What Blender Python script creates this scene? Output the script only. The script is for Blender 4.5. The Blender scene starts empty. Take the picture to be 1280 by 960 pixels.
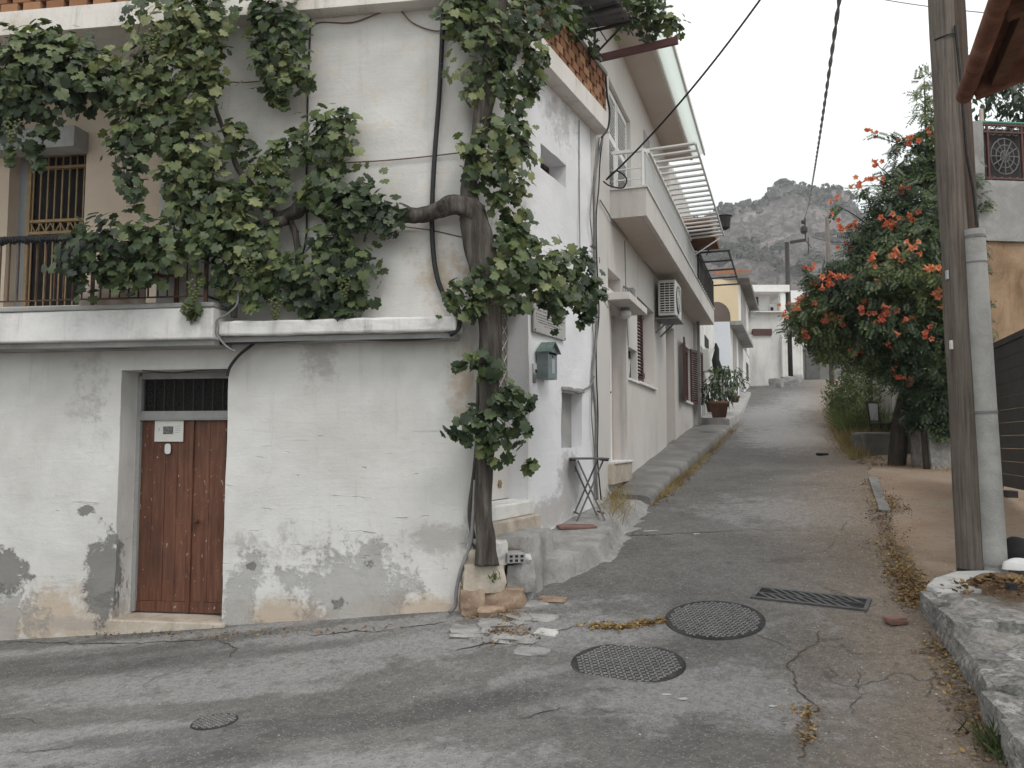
import bpy, bmesh, math, random
import numpy as np
from mathutils import Vector, Matrix, noise as mn
random.seed(7); rng = np.random.default_rng(11)
R = math.radians
sc = bpy.context.scene
COL = sc.collection
EYE = 1.6
PITCH = math.atan(73/1000)
CP, SP = math.cos(PITCH), math.sin(PITCH)
CAM = Vector((0, 0, EYE))

# ------------------------------------------------------------------ camera
cd = bpy.data.cameras.new('camera'); cam = bpy.data.objects.new('camera', cd); COL.objects.link(cam)
cam.location = CAM; cam.rotation_euler = (R(90)+PITCH, 0, 0)
cd.sensor_fit = 'HORIZONTAL'; cd.sensor_width = 36; cd.lens = 28.125
cd.clip_start = .05; cd.clip_end = 3000
sc.camera = cam
sc.render.resolution_x = 1024; sc.render.resolution_y = 768

# ------------------------------------------------------------------ surveying: photo directions -> places in the world
def ray(px, py):
    u = (px-640)/1000; v = (480-py)/1000
    return Vector((u, CP - v*SP, SP + v*CP))
def at(px, py, Y):
    r = ray(px, py); return CAM + r*(Y/r.y)
def onz(px, py, z):
    r = ray(px, py); return CAM + r*((z-EYE)/r.z)

class Plane:
    """a vertical wall plane: o = (x,y) of u=0, d = unit direction of u, n = outward normal"""
    def __init__(s, o, d, n):
        s.o = Vector((o[0], o[1], 0)); s.d = Vector((d[0], d[1], 0)).normalized(); s.n = Vector((n[0], n[1], 0)).normalized()
    def hit(s, px, py, off=0):
        r = ray(px, py); o = s.o + s.n*off - CAM
        k = o.dot(s.n)/r.dot(s.n); p = CAM + r*k
        return (p - s.o).dot(s.d), p.z
    def u(s, px, off=0, py=480): return s.hit(px, py, off)[0]
    def z(s, px, py, off=0): return s.hit(px, py, off)[1]
    def pt(s, u, z, off=0):
        p = s.o + s.d*u + s.n*off; return Vector((p.x, p.y, z))
    def px(s, px, py, off=0):
        u, z = s.hit(px, py, off); return s.pt(u, z, off)

CORNER = (-.354, 7.085)
a1 = R(90-81.45)                       # front facade turned a few degrees away
FRONT = Plane(CORNER, (math.cos(a1), -math.sin(a1)), (-math.sin(a1), -math.cos(a1)))     # u<0 to the left
SIDE = Plane(CORNER, (.4257, .905), (.905, -.4257))                                       # u>0 up the street
ROW = Plane((1.10, 10.20), (.324, .946), (.946, -.324))                                    # the next house

# ------------------------------------------------------------------ ground height
RAMP = [(-60, 0), (3.6, 0), (4.5, .005), (5.5, .05), (6.2, .14), (7, .28), (8, .42), (10, .68), (12, .93), (15.3, 1.27), (21.6, 1.97), (34.4, 3.6), (40, 4.3), (49, 5.2), (60, 5.9), (120, 12), (400, 16)]
def hermite(tab, s):
    n = len(tab)
    if s <= tab[0][0]: return tab[0][1]
    if s >= tab[-1][0]: return tab[-1][1]
    for i in range(n-1):
        if s <= tab[i+1][0]: break
    x0, y0 = tab[i]; x1, y1 = tab[i+1]; h = x1-x0
    def sl(j):
        if j <= 0 or j >= n-1: return 0
        a = (tab[j][1]-tab[j-1][1])/(tab[j][0]-tab[j-1][0]); b = (tab[j+1][1]-tab[j][1])/(tab[j+1][0]-tab[j][0])
        return 0 if a*b <= 0 else 2*a*b/(a+b)
    t = (s-x0)/h; m0, m1 = sl(i)*h, sl(i+1)*h
    return (2*t**3-3*t**2+1)*y0 + (t**3-2*t**2+t)*m0 + (-2*t**3+3*t**2)*y1 + (t**3-t**2)*m1
def gz(x, y):
    z = hermite(RAMP, .34*x + .94*y)
    if x < 0: z -= .07*min(-x, 8)
    near = max(0, 1-abs(y-8)/40)
    z += near*(.018*mn.noise(Vector((x*.5, y*.5, 3))) + .007*mn.noise(Vector((x*1.7, y*1.7, 9))))
    return z
def G(px, py, lift=0):
    r = ray(px, py); k = 2.0
    for i in range(4000):
        p = CAM + r*k
        if p.z <= gz(p.x, p.y)+lift: break
        k += .02
    return Vector((p.x, p.y, gz(p.x, p.y)+lift))
def interp(tab, x):
    if x <= tab[0][0]: return tab[0][1]
    for (x0, y0), (x1, y1) in zip(tab, tab[1:]):
        if x <= x1: return y0+(y1-y0)*(x-x0)/(x1-x0)
    return tab[-1][1]

# ------------------------------------------------------------------ objects
def setp(o, label=None, cat=None, group=None, kind=None):
    if label: o['label'] = label
    if cat: o['category'] = cat
    if group: o['group'] = group
    if kind: o['kind'] = kind
    return o
def thing(name, label, cat, loc=(0, 0, 0), group=None):
    o = bpy.data.objects.new(name, None); COL.objects.link(o); o.location = Vector(loc); o.empty_display_size = .2
    return setp(o, label, cat, group)
def wloc(o):
    p = Vector((0, 0, 0))
    while o: p = p + o.location; o = o.parent
    return p

class MB:
    def __init__(s): s.v = []; s.f = []; s.uv = None
    def quad(s, a, b, c, d):
        i = len(s.v); s.v += [Vector(a), Vector(b), Vector(c), Vector(d)]; s.f.append((i, i+1, i+2, i+3))
    def poly(s, pts):
        i = len(s.v); s.v += [Vector(p) for p in pts]; s.f.append(tuple(range(i, i+len(pts))))
    def hexa(s, p):       # 8 points: bottom 0-3, top 4-7 (counter-clockwise seen from above)
        i = len(s.v); s.v += [Vector(q) for q in p]
        for f in ((3, 2, 1, 0), (4, 5, 6, 7), (0, 1, 5, 4), (1, 2, 6, 5), (2, 3, 7, 6), (3, 0, 4, 7)): s.f.append(tuple(i+k for k in f))
    def box(s, c, size, ax=None):
        c = Vector(c); X, Y, Z = ax or (Vector((1, 0, 0)), Vector((0, 1, 0)), Vector((0, 0, 1)))
        X, Y, Z = Vector(X)*size[0]/2, Vector(Y)*size[1]/2, Vector(Z)*size[2]/2
        s.hexa([c-X-Y-Z, c+X-Y-Z, c+X+Y-Z, c-X+Y-Z, c-X-Y+Z, c+X-Y+Z, c+X+Y+Z, c-X+Y+Z])
    def fbox(s, P, u0, u1, z0, z1, o0, o1):      # box in wall coordinates; o = distance out of the wall
        if u0 > u1: u0, u1 = u1, u0
        if o0 > o1: o0, o1 = o1, o0
        if z0 > z1: z0, z1 = z1, z0
        pts = [P.pt(u0, z0, o1), P.pt(u1, z0, o1), P.pt(u1, z0, o0), P.pt(u0, z0, o0), P.pt(u0, z1, o1), P.pt(u1, z1, o1), P.pt(u1, z1, o0), P.pt(u0, z1, o0)]
        s.hexa(pts)
    def bar(s, a, b, w, h=None, up=(0, 0, 1)):
        a, b = Vector(a), Vector(b); h = h or w; Z = (b-a); L = Z.length; Z = Z.normalized()
        up = Vector(up)
        if abs(Z.dot(up)) > .98: up = Vector((0, 1, 0))
        X = Z.cross(up).normalized(); Y = X.cross(Z)
        s.box((a+b)/2, (w, h, L), (X, Y, Z))
    def tube(s, pts, r, n=8, cap=True, jitter=0):
        pts = [Vector(p) for p in pts]; m = len(pts)
        rs = r if hasattr(r, '__len__') else [r]*m
        base = len(s.v); prevX = None
        for i, p in enumerate(pts):
            d = (pts[min(i+1, m-1)]-pts[max(i-1, 0)]).normalized()
            if prevX is None:
                up = Vector((0, 0, 1)) if abs(d.z) < .9 else Vector((1, 0, 0))
                X = d.cross(up).normalized()
            else:
                X = (prevX - d*prevX.dot(d)).normalized()
            prevX = X; Y = d.cross(X)
            for k in range(n):
                a = 2*math.pi*k/n; rr = rs[i]
                if jitter: rr *= 1+jitter*mn.noise(Vector((3*math.cos(a)+i*.21, 3*math.sin(a), i*.13)))
                s.v.append(p + X*math.cos(a)*rr + Y*math.sin(a)*rr)
        for i in range(m-1):
            for k in range(n):
                a = base+i*n+k; b = base+i*n+(k+1) % n
                s.f.append((a, b, b+n, a+n))
        if cap:
            s.f.append(tuple(base+k for k in reversed(range(n)))); s.f.append(tuple(base+(m-1)*n+k for k in range(n)))
    def lathe(s, c, prof, n=20):
        c = Vector(c); base = len(s.v); m = len(prof)
        for r, z in prof:
            for k in range(n):
                a = 2*math.pi*k/n; s.v.append(c+Vector((r*math.cos(a), r*math.sin(a), z)))
        for i in range(m-1):
            for k in range(n):
                a = base+i*n+k; b = base+i*n+(k+1) % n; s.f.append((a, b, b+n, a+n))
        s.f.append(tuple(base+k for k in reversed(range(n)))); s.f.append(tuple(base+(m-1)*n+k for k in range(n)))
    def prism(s, pts, h, taper=0):       # pts: 3-D polygon (ccw from above) extruded down by h
        n = len(pts); i = len(s.v); s.v += [Vector(p) for p in pts] + [Vector(p)-Vector((0, 0, h)) for p in pts]
        s.f.append(tuple(range(i, i+n))); s.f.append(tuple(i+n+k for k in reversed(range(n))))
        for k in range(n): s.f.append((i+k, i+n+k, i+n+(k+1) % n, i+(k+1) % n))
    def build(s, name, m, parent=None, smooth=False, bevel=0, uv=None, attrs=None, **pr):
        me = bpy.data.meshes.new(name)
        off = wloc(parent) if parent else Vector((0, 0, 0))
        org = Vector((0, 0, 0))
        if not parent and s.v:
            a = np.array([tuple(v) for v in s.v]); org = Vector(((a[:, 0].min()+a[:, 0].max())/2, (a[:, 1].min()+a[:, 1].max())/2, a[:, 2].min())); off = org
        me.from_pydata([tuple(v-off) for v in s.v], [], s.f)
        if uv:
            lay = me.uv_layers.new(name='UVMap')
            for l in me.loops: lay.data[l.index].uv = uv[l.vertex_index]
        for k, vals in (attrs or {}).items(): me.attributes.new(k, 'FLOAT', 'POINT').data.foreach_set('value', vals)
        me.materials.append(m)
        if smooth: me.polygons.foreach_set('use_smooth', [True]*len(me.polygons))
        o = bpy.data.objects.new(name, me); COL.objects.link(o)
        if parent: o.parent = parent
        else: o.location = org
        if bevel:
            b = o.modifiers.new('bevel', 'BEVEL'); b.width = bevel; b.segments = 2; b.limit_method = 'ANGLE'; b.angle_limit = R(40)
        me.update()
        return setp(o, **pr)

def noisy(o, amp, scale, levels=0):
    """roughen a mesh with real displacement"""
    if levels:
        m = o.modifiers.new('sub', 'SUBSURF'); m.subdivision_type = 'SIMPLE'; m.levels = m.render_levels = levels
    t = bpy.data.textures.new('rough', 'CLOUDS'); t.noise_scale = scale; t.noise_depth = 3
    d = o.modifiers.new('disp', 'DISPLACE'); d.texture = t; d.strength = amp; d.texture_coords = 'GLOBAL'; d.mid_level = .5
    return o

# ------------------------------------------------------------------ materials
def newmat(name, rough=.85):
    m = bpy.data.materials.new(name); m.use_nodes = True; nt = m.node_tree
    b = nt.nodes['Principled BSDF']; b.inputs['Roughness'].default_value = rough
    b.inputs['Specular IOR Level'].default_value = .3
    return m, nt, b
def put(nt, sock, v):
    if isinstance(v, bpy.types.NodeSocket): nt.links.new(v, sock)
    elif hasattr(v, '__len__') and sock.type == 'RGBA' and len(v) == 3: sock.default_value = (*v, 1)
    else: sock.default_value = v
def coords(nt, kind='Object', scale=(1, 1, 1)):
    if kind == 'World': o = nt.nodes.new('ShaderNodeNewGeometry').outputs['Position']
    else: o = nt.nodes.new('ShaderNodeTexCoord').outputs[kind]
    mp = nt.nodes.new('ShaderNodeMapping'); mp.inputs['Scale'].default_value = scale
    nt.links.new(o, mp.inputs['Vector']); return mp.outputs[0]
def noise(nt, vec, scale, detail=5, rough=.6, dist=0):
    n = nt.nodes.new('ShaderNodeTexNoise'); put(nt, n.inputs['Vector'], vec)
    n.inputs['Scale'].default_value = scale; n.inputs['Detail'].default_value = detail; n.inputs['Roughness'].default_value = rough; n.inputs['Distortion'].default_value = dist
    return n.outputs['Fac']
def voro(nt, vec, scale, feature='F1', out='Distance', rnd=1):
    n = nt.nodes.new('ShaderNodeTexVoronoi'); n.feature = feature; put(nt, n.inputs['Vector'], vec); n.inputs['Scale'].default_value = scale; n.inputs['Randomness'].default_value = rnd
    return n.outputs[out]
def M(nt, op, a, b=0.5, clamp=False):
    n = nt.nodes.new('ShaderNodeMath'); n.operation = op; n.use_clamp = clamp; put(nt, n.inputs[0], a)
    if op not in ('ABSOLUTE', 'SQRT', 'FRACT'): put(nt, n.inputs[1], b)
    return n.outputs[0]
def mapr(nt, v, a, b, c=0, d=1, smooth=True):
    n = nt.nodes.new('ShaderNodeMapRange'); n.clamp = True
    if smooth: n.interpolation_type = 'SMOOTHSTEP'
    put(nt, n.inputs[0], v)
    for i, q in enumerate((a, b, c, d)): put(nt, n.inputs[1+i], q)
    return n.outputs[0]
def mix(nt, f, a, b, mode='MIX'):
    n = nt.nodes.new('ShaderNodeMix'); n.data_type = 'RGBA'; n.blend_type = mode; n.clamp_factor = True
    put(nt, n.inputs[0], f); put(nt, n.inputs[6], a); put(nt, n.inputs[7], b); return n.outputs[2]
def ramp(nt, f, stops):
    n = nt.nodes.new('ShaderNodeValToRGB'); put(nt, n.inputs[0], f); e = n.color_ramp.elements
    while len(e) < len(stops): e.new(.5)
    for i, (p, c) in enumerate(stops): e[i].position = p; e[i].color = (*c, 1)
    return n.outputs[0]
def bump(nt, b, h, strength=.3, dist=.01, prev=None):
    n = nt.nodes.new('ShaderNodeBump'); n.inputs['Strength'].default_value = strength; n.inputs['Distance'].default_value = dist
    nt.links.new(h, n.inputs['Height'])
    if prev: nt.links.new(prev, n.inputs['Normal'])
    nt.links.new(n.outputs[0], b.inputs['Normal']); return n.outputs[0]
def sep(nt, vec):
    n = nt.nodes.new('ShaderNodeSeparateXYZ'); nt.links.new(vec, n.inputs[0]); return n.outputs
def isl(nt):
    return nt.nodes.new('ShaderNodeNewGeometry').outputs['Random Per Island']
def surf(name, cols, scale=3, rough=.85, bs=.3, bd=.006, kind='World', stretch=(1, 1, 1), fine=60, metal=0, spec=.3, island=0, streak=0):
    """a weathered procedural surface: blotches between the given colours, fine grain, bump"""
    m, nt, b = newmat(name, rough); b.inputs['Metallic'].default_value = metal; b.inputs['Specular IOR Level'].default_value = spec
    v = coords(nt, kind, stretch)
    n1 = noise(nt, v, scale, 6, .65, .4); n2 = noise(nt, v, fine, 3, .6)
    f = M(nt, 'ADD', M(nt, 'MULTIPLY', n1, .75), M(nt, 'MULTIPLY', n2, .25))
    if island: f = M(nt, 'ADD', M(nt, 'MULTIPLY', f, 1-island), M(nt, 'MULTIPLY', isl(nt), island))
    k = len(cols); lo, hi = (.34, .66) if not island else (.2, .8)
    c = ramp(nt, f, [(lo+(hi-lo)*i/max(1, k-1), col) for i, col in enumerate(cols)])
    if streak:      # rain streaks down the face
        sn = noise(nt, coords(nt, 'World', (5, 5, .3)), 1.6, 6, .7, .2); blot_ = noise(nt, coords(nt, 'World'), .7, 4)
        c = mix(nt, M(nt, 'MULTIPLY', mapr(nt, sn, .50, .74, 0, streak), mapr(nt, blot_, .38, .62)), c, (.20, .185, .165))
    put(nt, b.inputs['Base Color'], c)
    if bs: bump(nt, b, f, bs, bd)
    return m
def patch(nt, X, Y, cx, cy, rx, ry, wob, soft=.25, amp=.9):
    """irregular blot: an ellipse whose rim is broken up by the noise WOB"""
    dx = M(nt, 'DIVIDE', M(nt, 'SUBTRACT', X, cx), rx); dy = M(nt, 'DIVIDE', M(nt, 'SUBTRACT', Y, cy), ry)
    d = M(nt, 'SQRT', M(nt, 'ADD', M(nt, 'MULTIPLY', dx, dx), M(nt, 'MULTIPLY', dy, dy)))
    d = M(nt, 'ADD', d, M(nt, 'MULTIPLY', M(nt, 'SUBTRACT', wob, .5), amp*2))
    return mapr(nt, d, 1-soft, 1+soft, 1, 0)

def attr(nt, name):
    n = nt.nodes.new('ShaderNodeAttribute'); n.attribute_name = name; return n.outputs['Fac']
def blot(x, y, cx, cy, rx, ry, rot=0):
    """smooth hill of height 1 centred on a stain, 0.5 on its rim; the material breaks the rim up with noise"""
    dx, dy = x-cx, y-cy
    if rot: c, s = math.cos(rot), math.sin(rot); dx, dy = dx*c+dy*s, dy*c-dx*s
    d = math.sqrt((dx/rx)**2+(dy/ry)**2)
    return max(0, 1-d*.5)
def stain(nt, c, a, wob, col, k=1, soft=.1, amp=.45):
    """mix COL in where the stain map A, roughened by the noise WOB, rises over its rim"""
    f = mapr(nt, M(nt, 'ADD', a, M(nt, 'MULTIPLY', M(nt, 'SUBTRACT', wob, .5), amp*2)), .5-soft, .5+soft)
    f = M(nt, 'MULTIPLY', f, mapr(nt, a, .02, .2))
    return mix(nt, M(nt, 'MULTIPLY', f, k), c, col), f
# ================================================================== world and light
w = bpy.data.worlds.new('World'); sc.world = w; w.use_nodes = True
nt = w.node_tree; bg = nt.nodes['Background']
SUN_EL, SUN_AZ = R(52), R(150)       # high, veiled sun behind the camera on the right
sky = nt.nodes.new('ShaderNodeTexSky'); sky.sky_type = 'NISHITA'; sky.sun_disc = False
sky.sun_elevation = SUN_EL; sky.sun_rotation = SUN_AZ; sky.air_density = 1; sky.dust_density = 3
g = nt.nodes.new('ShaderNodeTexCoord').outputs['Generated']
mp = nt.nodes.new('ShaderNodeMapping'); mp.inputs['Scale'].default_value = (1, 1, 2.4); nt.links.new(g, mp.inputs[0])
cl = noise(nt, mp.outputs[0], 2.2, 6, .55, .5)
zz = sep(nt, g)[2]
low = mix(nt, mapr(nt, zz, .12, .62), (8.0, 8.7, 8.6), (12.0, 11.8, 11.6))
cloud = mix(nt, mapr(nt, cl, .38, .62), mix(nt, 1, low, (.83, .85, .86), 'MULTIPLY'), low)
put(nt, bg.inputs['Color'], mix(nt, .95, sky.outputs[0], cloud))
bg.inputs['Strength'].default_value = .1
sd = bpy.data.lights.new('sun', 'SUN'); sd.energy = .9; sd.angle = R(20); sd.color = (1, .96, .9)
so = bpy.data.objects.new('sun', sd); COL.objects.link(so)
_d = Vector((math.sin(SUN_AZ)*math.cos(SUN_EL), math.cos(SUN_AZ)*math.cos(SUN_EL), math.sin(SUN_EL)))
so.rotation_euler = _d.to_track_quat('Z', 'Y').to_euler(); so.location = (4, -6, 14)
sc.view_settings.view_transform = 'Standard'; sc.view_settings.look = 'None'; sc.view_settings.gamma = 1; sc.view_settings.exposure = .5
sc.view_settings.use_curve_mapping = False
sc.cycles.max_bounces = 6; sc.cycles.diffuse_bounces = 3; sc.cycles.glossy_bounces = 2; sc.cycles.transmission_bounces = 4; sc.cycles.transparent_max_bounces = 8
sc.cycles.use_denoising = True

# ================================================================== materials
def old_plaster():
    """whitewash on the corner house: scaled render, bare cement, earth splash; UV = metres along and up the wall"""
    m, nt, b = newmat('old_whitewash', .93); b.inputs['Specular IOR Level'].default_value = .15
    uv = nt.nodes.new('ShaderNodeTexCoord').outputs['UV']; X, Y, _ = sep(nt, uv)
    big = noise(nt, uv, .9, 5, .6, .3); mid = noise(nt, uv, 4.5, 7, .68, .6); fine = noise(nt, uv, 38, 4, .6)
    rag = noise(nt, uv, 5, 10, .80, .15)
    mp = nt.nodes.new('ShaderNodeMapping'); mp.inputs['Scale'].default_value = (5, .35, 1); nt.links.new(uv, mp.inputs[0])
    streak = noise(nt, mp.outputs[0], 2, 4, .7)
    mp2 = nt.nodes.new('ShaderNodeMapping'); mp2.inputs['Scale'].default_value = (.6, 6, 1); mp2.inputs['Rotation'].default_value = (0, 0, .06); nt.links.new(uv, mp2.inputs[0])
    hor = noise(nt, mp2.outputs[0], 3.5, 7, .7, .6)
    c = mix(nt, mapr(nt, big, .35, .65), (.565, .555, .535), (.665, .66, .645))
    c = mix(nt, mapr(nt, mid, .52, .75, 0, .35), c, (.50, .49, .47))
    c = mix(nt, mapr(nt, streak, .55, .8, 0, .45), c, (.42, .41, .39))
    # whiter, bluer colour on the street side (x > 0)
    c = mix(nt, mapr(nt, X, .9, 1.5), c, mix(nt, mapr(nt, big, .3, .7), (.70, .705, .73), (.78, .785, .81)))
    # cream coat of the upper storey showing through near the corner
    c = mix(nt, M(nt, 'MULTIPLY', M(nt, 'MULTIPLY', mapr(nt, rag, .5, .7), mapr(nt, Y, 3.0, 3.2)), mapr(nt, X, -.1, .1, .55, 0)), c, (.60, .48, .33))
    c = mix(nt, M(nt, 'MULTIPLY', mapr(nt, hor, .58, .63, 0, .55), mapr(nt, Y, .0, .9, 1, 0)), c, (.36, .355, .345))
    c, _ = stain(nt, c, attr(nt, 'earth'), rag, (.43, .33, .235), .75, .28, 1.0)
    c, _ = stain(nt, c, attr(nt, 'grime'), rag, mix(nt, mid, (.22, .2, .18), (.42, .40, .38)), .6, .2, 1.1)
    c, bare = stain(nt, c, attr(nt, 'cement'), rag, mix(nt, mid, (.24, .237, .23), (.42, .41, .40)), .72, .17, 1.3)
    c, b2 = stain(nt, c, attr(nt, 'hole'), rag, mix(nt, mid, (.12, .118, .115), (.25, .245, .235)), .9, .07, .9)
    put(nt, b.inputs['Base Color'], c)
    mp3 = nt.nodes.new('ShaderNodeMapping'); mp3.inputs['Scale'].default_value = (1.5, 11, 1); mp3.inputs['Rotation'].default_value = (0, 0, -.08); nt.links.new(uv, mp3.inputs[0])
    g1 = noise(nt, mp3.outputs[0], 1.5, 3, .55, .8)
    gou = M(nt, 'MULTIPLY', mapr(nt, g1, .665, .71), attr(nt, 'gouge'))
    h = M(nt, 'ADD', M(nt, 'MULTIPLY', mid, .5), M(nt, 'MULTIPLY', fine, .10))
    h = M(nt, 'ADD', h, M(nt, 'MULTIPLY', g1, .22)); h = M(nt, 'ADD', h, M(nt, 'MULTIPLY', rag, .5))
    h = M(nt, 'SUBTRACT', h, M(nt, 'MULTIPLY', gou, 2.2))
    bump(nt, b, M(nt, 'SUBTRACT', M(nt, 'SUBTRACT', h, M(nt, 'MULTIPLY', bare, .5)), M(nt, 'MULTIPLY', b2, .9)), .6, .022)
    return m
OLD = old_plaster()
def wall_maps():
    def E(px0, px1, py0, py1, k=1):
        cx, cy = FRONT.hit((px0+px1)/2, (py0+py1)/2); x0 = FRONT.u(px0, 0, (py0+py1)/2); x1 = FRONT.u(px1, 0, (py0+py1)/2)
        return (cx, cy, abs(x1-x0)/2, abs(FRONT.z(px0, py0)-FRONT.z(px1, py1))/2+.01, k)
    def S(px, py, rx, ry, k=1): u, z = SIDE.hit(px, py); return (u, z, rx, ry, k)
    return {'earth': [E(-60, 170, 752, 806), E(290, 430, 748, 794), E(430, 600, 742, 780), E(30, 110, 735, 790), E(590, 630, 610, 690, .9), E(560, 598, 430, 530, .8), E(520, 585, 300, 390, .7)],
            'grime': [E(-80, 640, 768, 806, 1.1), E(100, 200, 740, 780), E(510, 595, 655, 690), E(375, 425, 410, 480, .8), E(90, 140, 430, 560, .6), S(712, 605, .3, .35, 1.1), S(690, 640, .6, .14, 1.1), S(700, 150, .6, .3, .7), S(640, 300, .5, .6, .8), E(200, 560, 655, 720, .55)],
            'cement': [E(385, 505, 690, 785), E(278, 318, 715, 800), E(298, 332, 692, 722), E(-40, 45, 740, 800), E(120, 190, 735, 760, .8), E(440, 480, 680, 720, .9), E(330, 400, 712, 735, .8)],
            'hole': [E(110, 150, 672, 765, 1.08), E(-40, 26, 690, 742, 1.15), E(97, 119, 632, 643), E(308, 322, 702, 713), E(452, 470, 700, 712, .8), E(415, 440, 745, 760, .7)],
            'gouge': [E(300, 570, 575, 700, 1.9), E(60, 140, 580, 640, 1.2)]}
WMAPS = wall_maps()
def wall_attrs(uvs):
    return {k: [max([0]+[min(1, blot(s, z, *e[:4])*e[4]) for e in L]) for s, z in uvs] for k, L in WMAPS.items()}
CREAM = surf('cream_plaster', [(.50, .41, .33), (.56, .47, .38), (.60, .51, .42)], 1.2, .9, .15, .005)
LEDGE = surf('weathered_whitewash', [(.5, .49, .48), (.66, .655, .65), (.72, .715, .71)], 2.2, .9, .4, .012, fine=30, streak=.7)
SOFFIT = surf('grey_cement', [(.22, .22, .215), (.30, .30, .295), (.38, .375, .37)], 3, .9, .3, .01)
BAND = surf('stained_whitewash_band', [(.52, .46, .40), (.70, .67, .63), (.74, .72, .69)], 1.6, .9, .3, .01, streak=.6)
BRICKM = surf('orange_brick', [(.17, .08, .042), (.28, .135, .07), (.38, .22, .125)], 7, .9, .3, .006, island=.5)
def wood_red():
    m, nt, b = newmat('red_brown_boards', .55)
    v = coords(nt, 'World', (9, 9, .7)); n1 = noise(nt, v, 3, 7, .7, .4); n2 = noise(nt, coords(nt, 'World'), 1.1, 4)
    n3 = noise(nt, coords(nt, 'World', (40, 40, 14)), 1.2, 4, .6)
    c = ramp(nt, n1, [(.3, (.068, .028, .018)), (.5, (.135, .055, .033)), (.7, (.20, .095, .06))])
    c = mix(nt, mapr(nt, n2, .45, .7, 0, .6), c, (.062, .030, .021))
    c = mix(nt, mapr(nt, n3, .665, .70, 0, .8), c, (.48, .43, .39))
    put(nt, b.inputs['Base Color'], c); bump(nt, b, n1, .35, .004); return m
DOORWOOD = wood_red()
GREYDOOR = surf('grey_painted_frame', [(.24, .24, .235), (.31, .31, .305), (.36, .36, .35)], 4, .7, .2, .004)
BLACKM = surf('dark_iron', [(.02, .02, .02), (.035, .033, .031), (.055, .045, .04)], 12, .55, .15, .002, metal=.3)
RUSTIRON = surf('rusty_iron', [(.045, .03, .025), (.085, .048, .032), (.13, .07, .04)], 14, .7, .2, .002)
GILT = surf('tan_painted_iron', [(.22, .15, .075), (.30, .21, .11), (.36, .27, .16)], 10, .6, .2, .002)
DARKIN = surf('dark_interior', [(.012, .012, .013), (.02, .02, .02)], 3, .8, 0)
GLASSD = surf('dark_window_glass', [(.02, .022, .024), (.035, .037, .04)], 2, .12, 0, spec=.5)
PAPER = surf('paper', [(.62, .61, .58), (.70, .69, .66)], 12, .8, .1, .001)
INK = surf('printed_ink', [(.07, .07, .08), (.12, .12, .12)], 30, .8, 0)
ROWP = surf('greige_plaster', [(.54, .515, .49), (.59, .567, .542), (.62, .60, .575)], .8, .88, .15, .004, fine=90, streak=.45)
ROWB = surf('pale_balcony_paint', [(.53, .505, .48), (.58, .555, .53), (.62, .60, .575)], 1, .85, .12, .004, streak=.5)
ROWSOF = surf('tan_soffit', [(.48, .42, .37), (.53, .47, .42), (.56, .50, .45)], .8, .9, .1, .004)
PINK = surf('pinkish_reveal', [(.44, .36, .34), (.5, .42, .40)], 2, .9, .1, .003)
WHITE = surf('white_paint', [(.66, .66, .65), (.74, .74, .73), (.78, .78, .77)], 3, .6, .1, .002)
WHITEOLD = surf('old_white_lime', [(.54, .53, .51), (.70, .69, .67), (.76, .755, .74)], 1.3, .92, .3, .01, streak=.6)
WHITEBLUE = surf('bluish_white_lime', [(.60, .63, .68), (.70, .73, .78)], 1, .9, .2, .008)
YELLOW = surf('yellow_plaster', [(.56, .46, .31), (.64, .54, .38)], 1, .9, .15, .006)
GREYLIME = surf('grey_streaked_lime', [(.42, .415, .40), (.62, .615, .60), (.72, .715, .70)], .9, .92, .3, .01, stretch=(1.4, 1.4, .5))
MAROON = surf('maroon_shutter', [(.055, .028, .028), (.085, .042, .04), (.11, .058, .054)], 6, .6, .15, .003)
CURTAIN = surf('beige_curtain', [(.38, .31, .27), (.46, .39, .34)], 8, .9, .2, .01, stretch=(6, 6, .3))
ACW = surf('off_white_plastic', [(.58, .58, .56), (.64, .64, .62)], 3, .45, 0)
POLY, _nt, _b = newmat('pale_green_sheet', .3)
_b.inputs['Base Color'].default_value = (.74, .79, .77, 1); _t = _nt.nodes.new('ShaderNodeBsdfTranslucent'); _t.inputs[0].default_value = (.92, .97, .95, 1); _s = _nt.nodes.new('ShaderNodeMixShader'); _s.inputs[0].default_value = .7
_nt.links.new(_b.outputs[0], _s.inputs[1]); _nt.links.new(_t.outputs[0], _s.inputs[2]); _nt.links.new(_s.outputs[0], _nt.nodes['Material Output'].inputs[0])
ORANGET = surf('terracotta', [(.26, .10, .05), (.34, .14, .075), (.40, .18, .10)], 5, .85, .2, .004)
TERRA = surf('dull_terracotta', [(.15, .075, .05), (.21, .11, .075)], 8, .85, .2, .004)
DARKRED = surf('dark_red_steel', [(.08, .032, .03), (.12, .05, .046)], 8, .6, .1, .002)
SHEET = surf('grey_corrugated_sheet', [(.10, .10, .105), (.17, .17, .175)], 3, .6, .1, .003)
GREENBOX = surf('grey_green_metal', [(.15, .185, .195), (.20, .24, .25), (.25, .29, .295)], 9, .5, .1, .002)
GREENTOP = surf('worn_green_metal', [(.09, .14, .125), (.14, .20, .18), (.24, .28, .26)], 16, .5, .15, .002)
SILVER = surf('pale_window_plate', [(.34, .38, .40), (.44, .48, .5)], 5, .35, 0)
MARBLE = surf('grey_marble', [(.34, .335, .33), (.40, .395, .385), (.44, .435, .42)], 4, .45, .05, .001)
BARK = None
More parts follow.
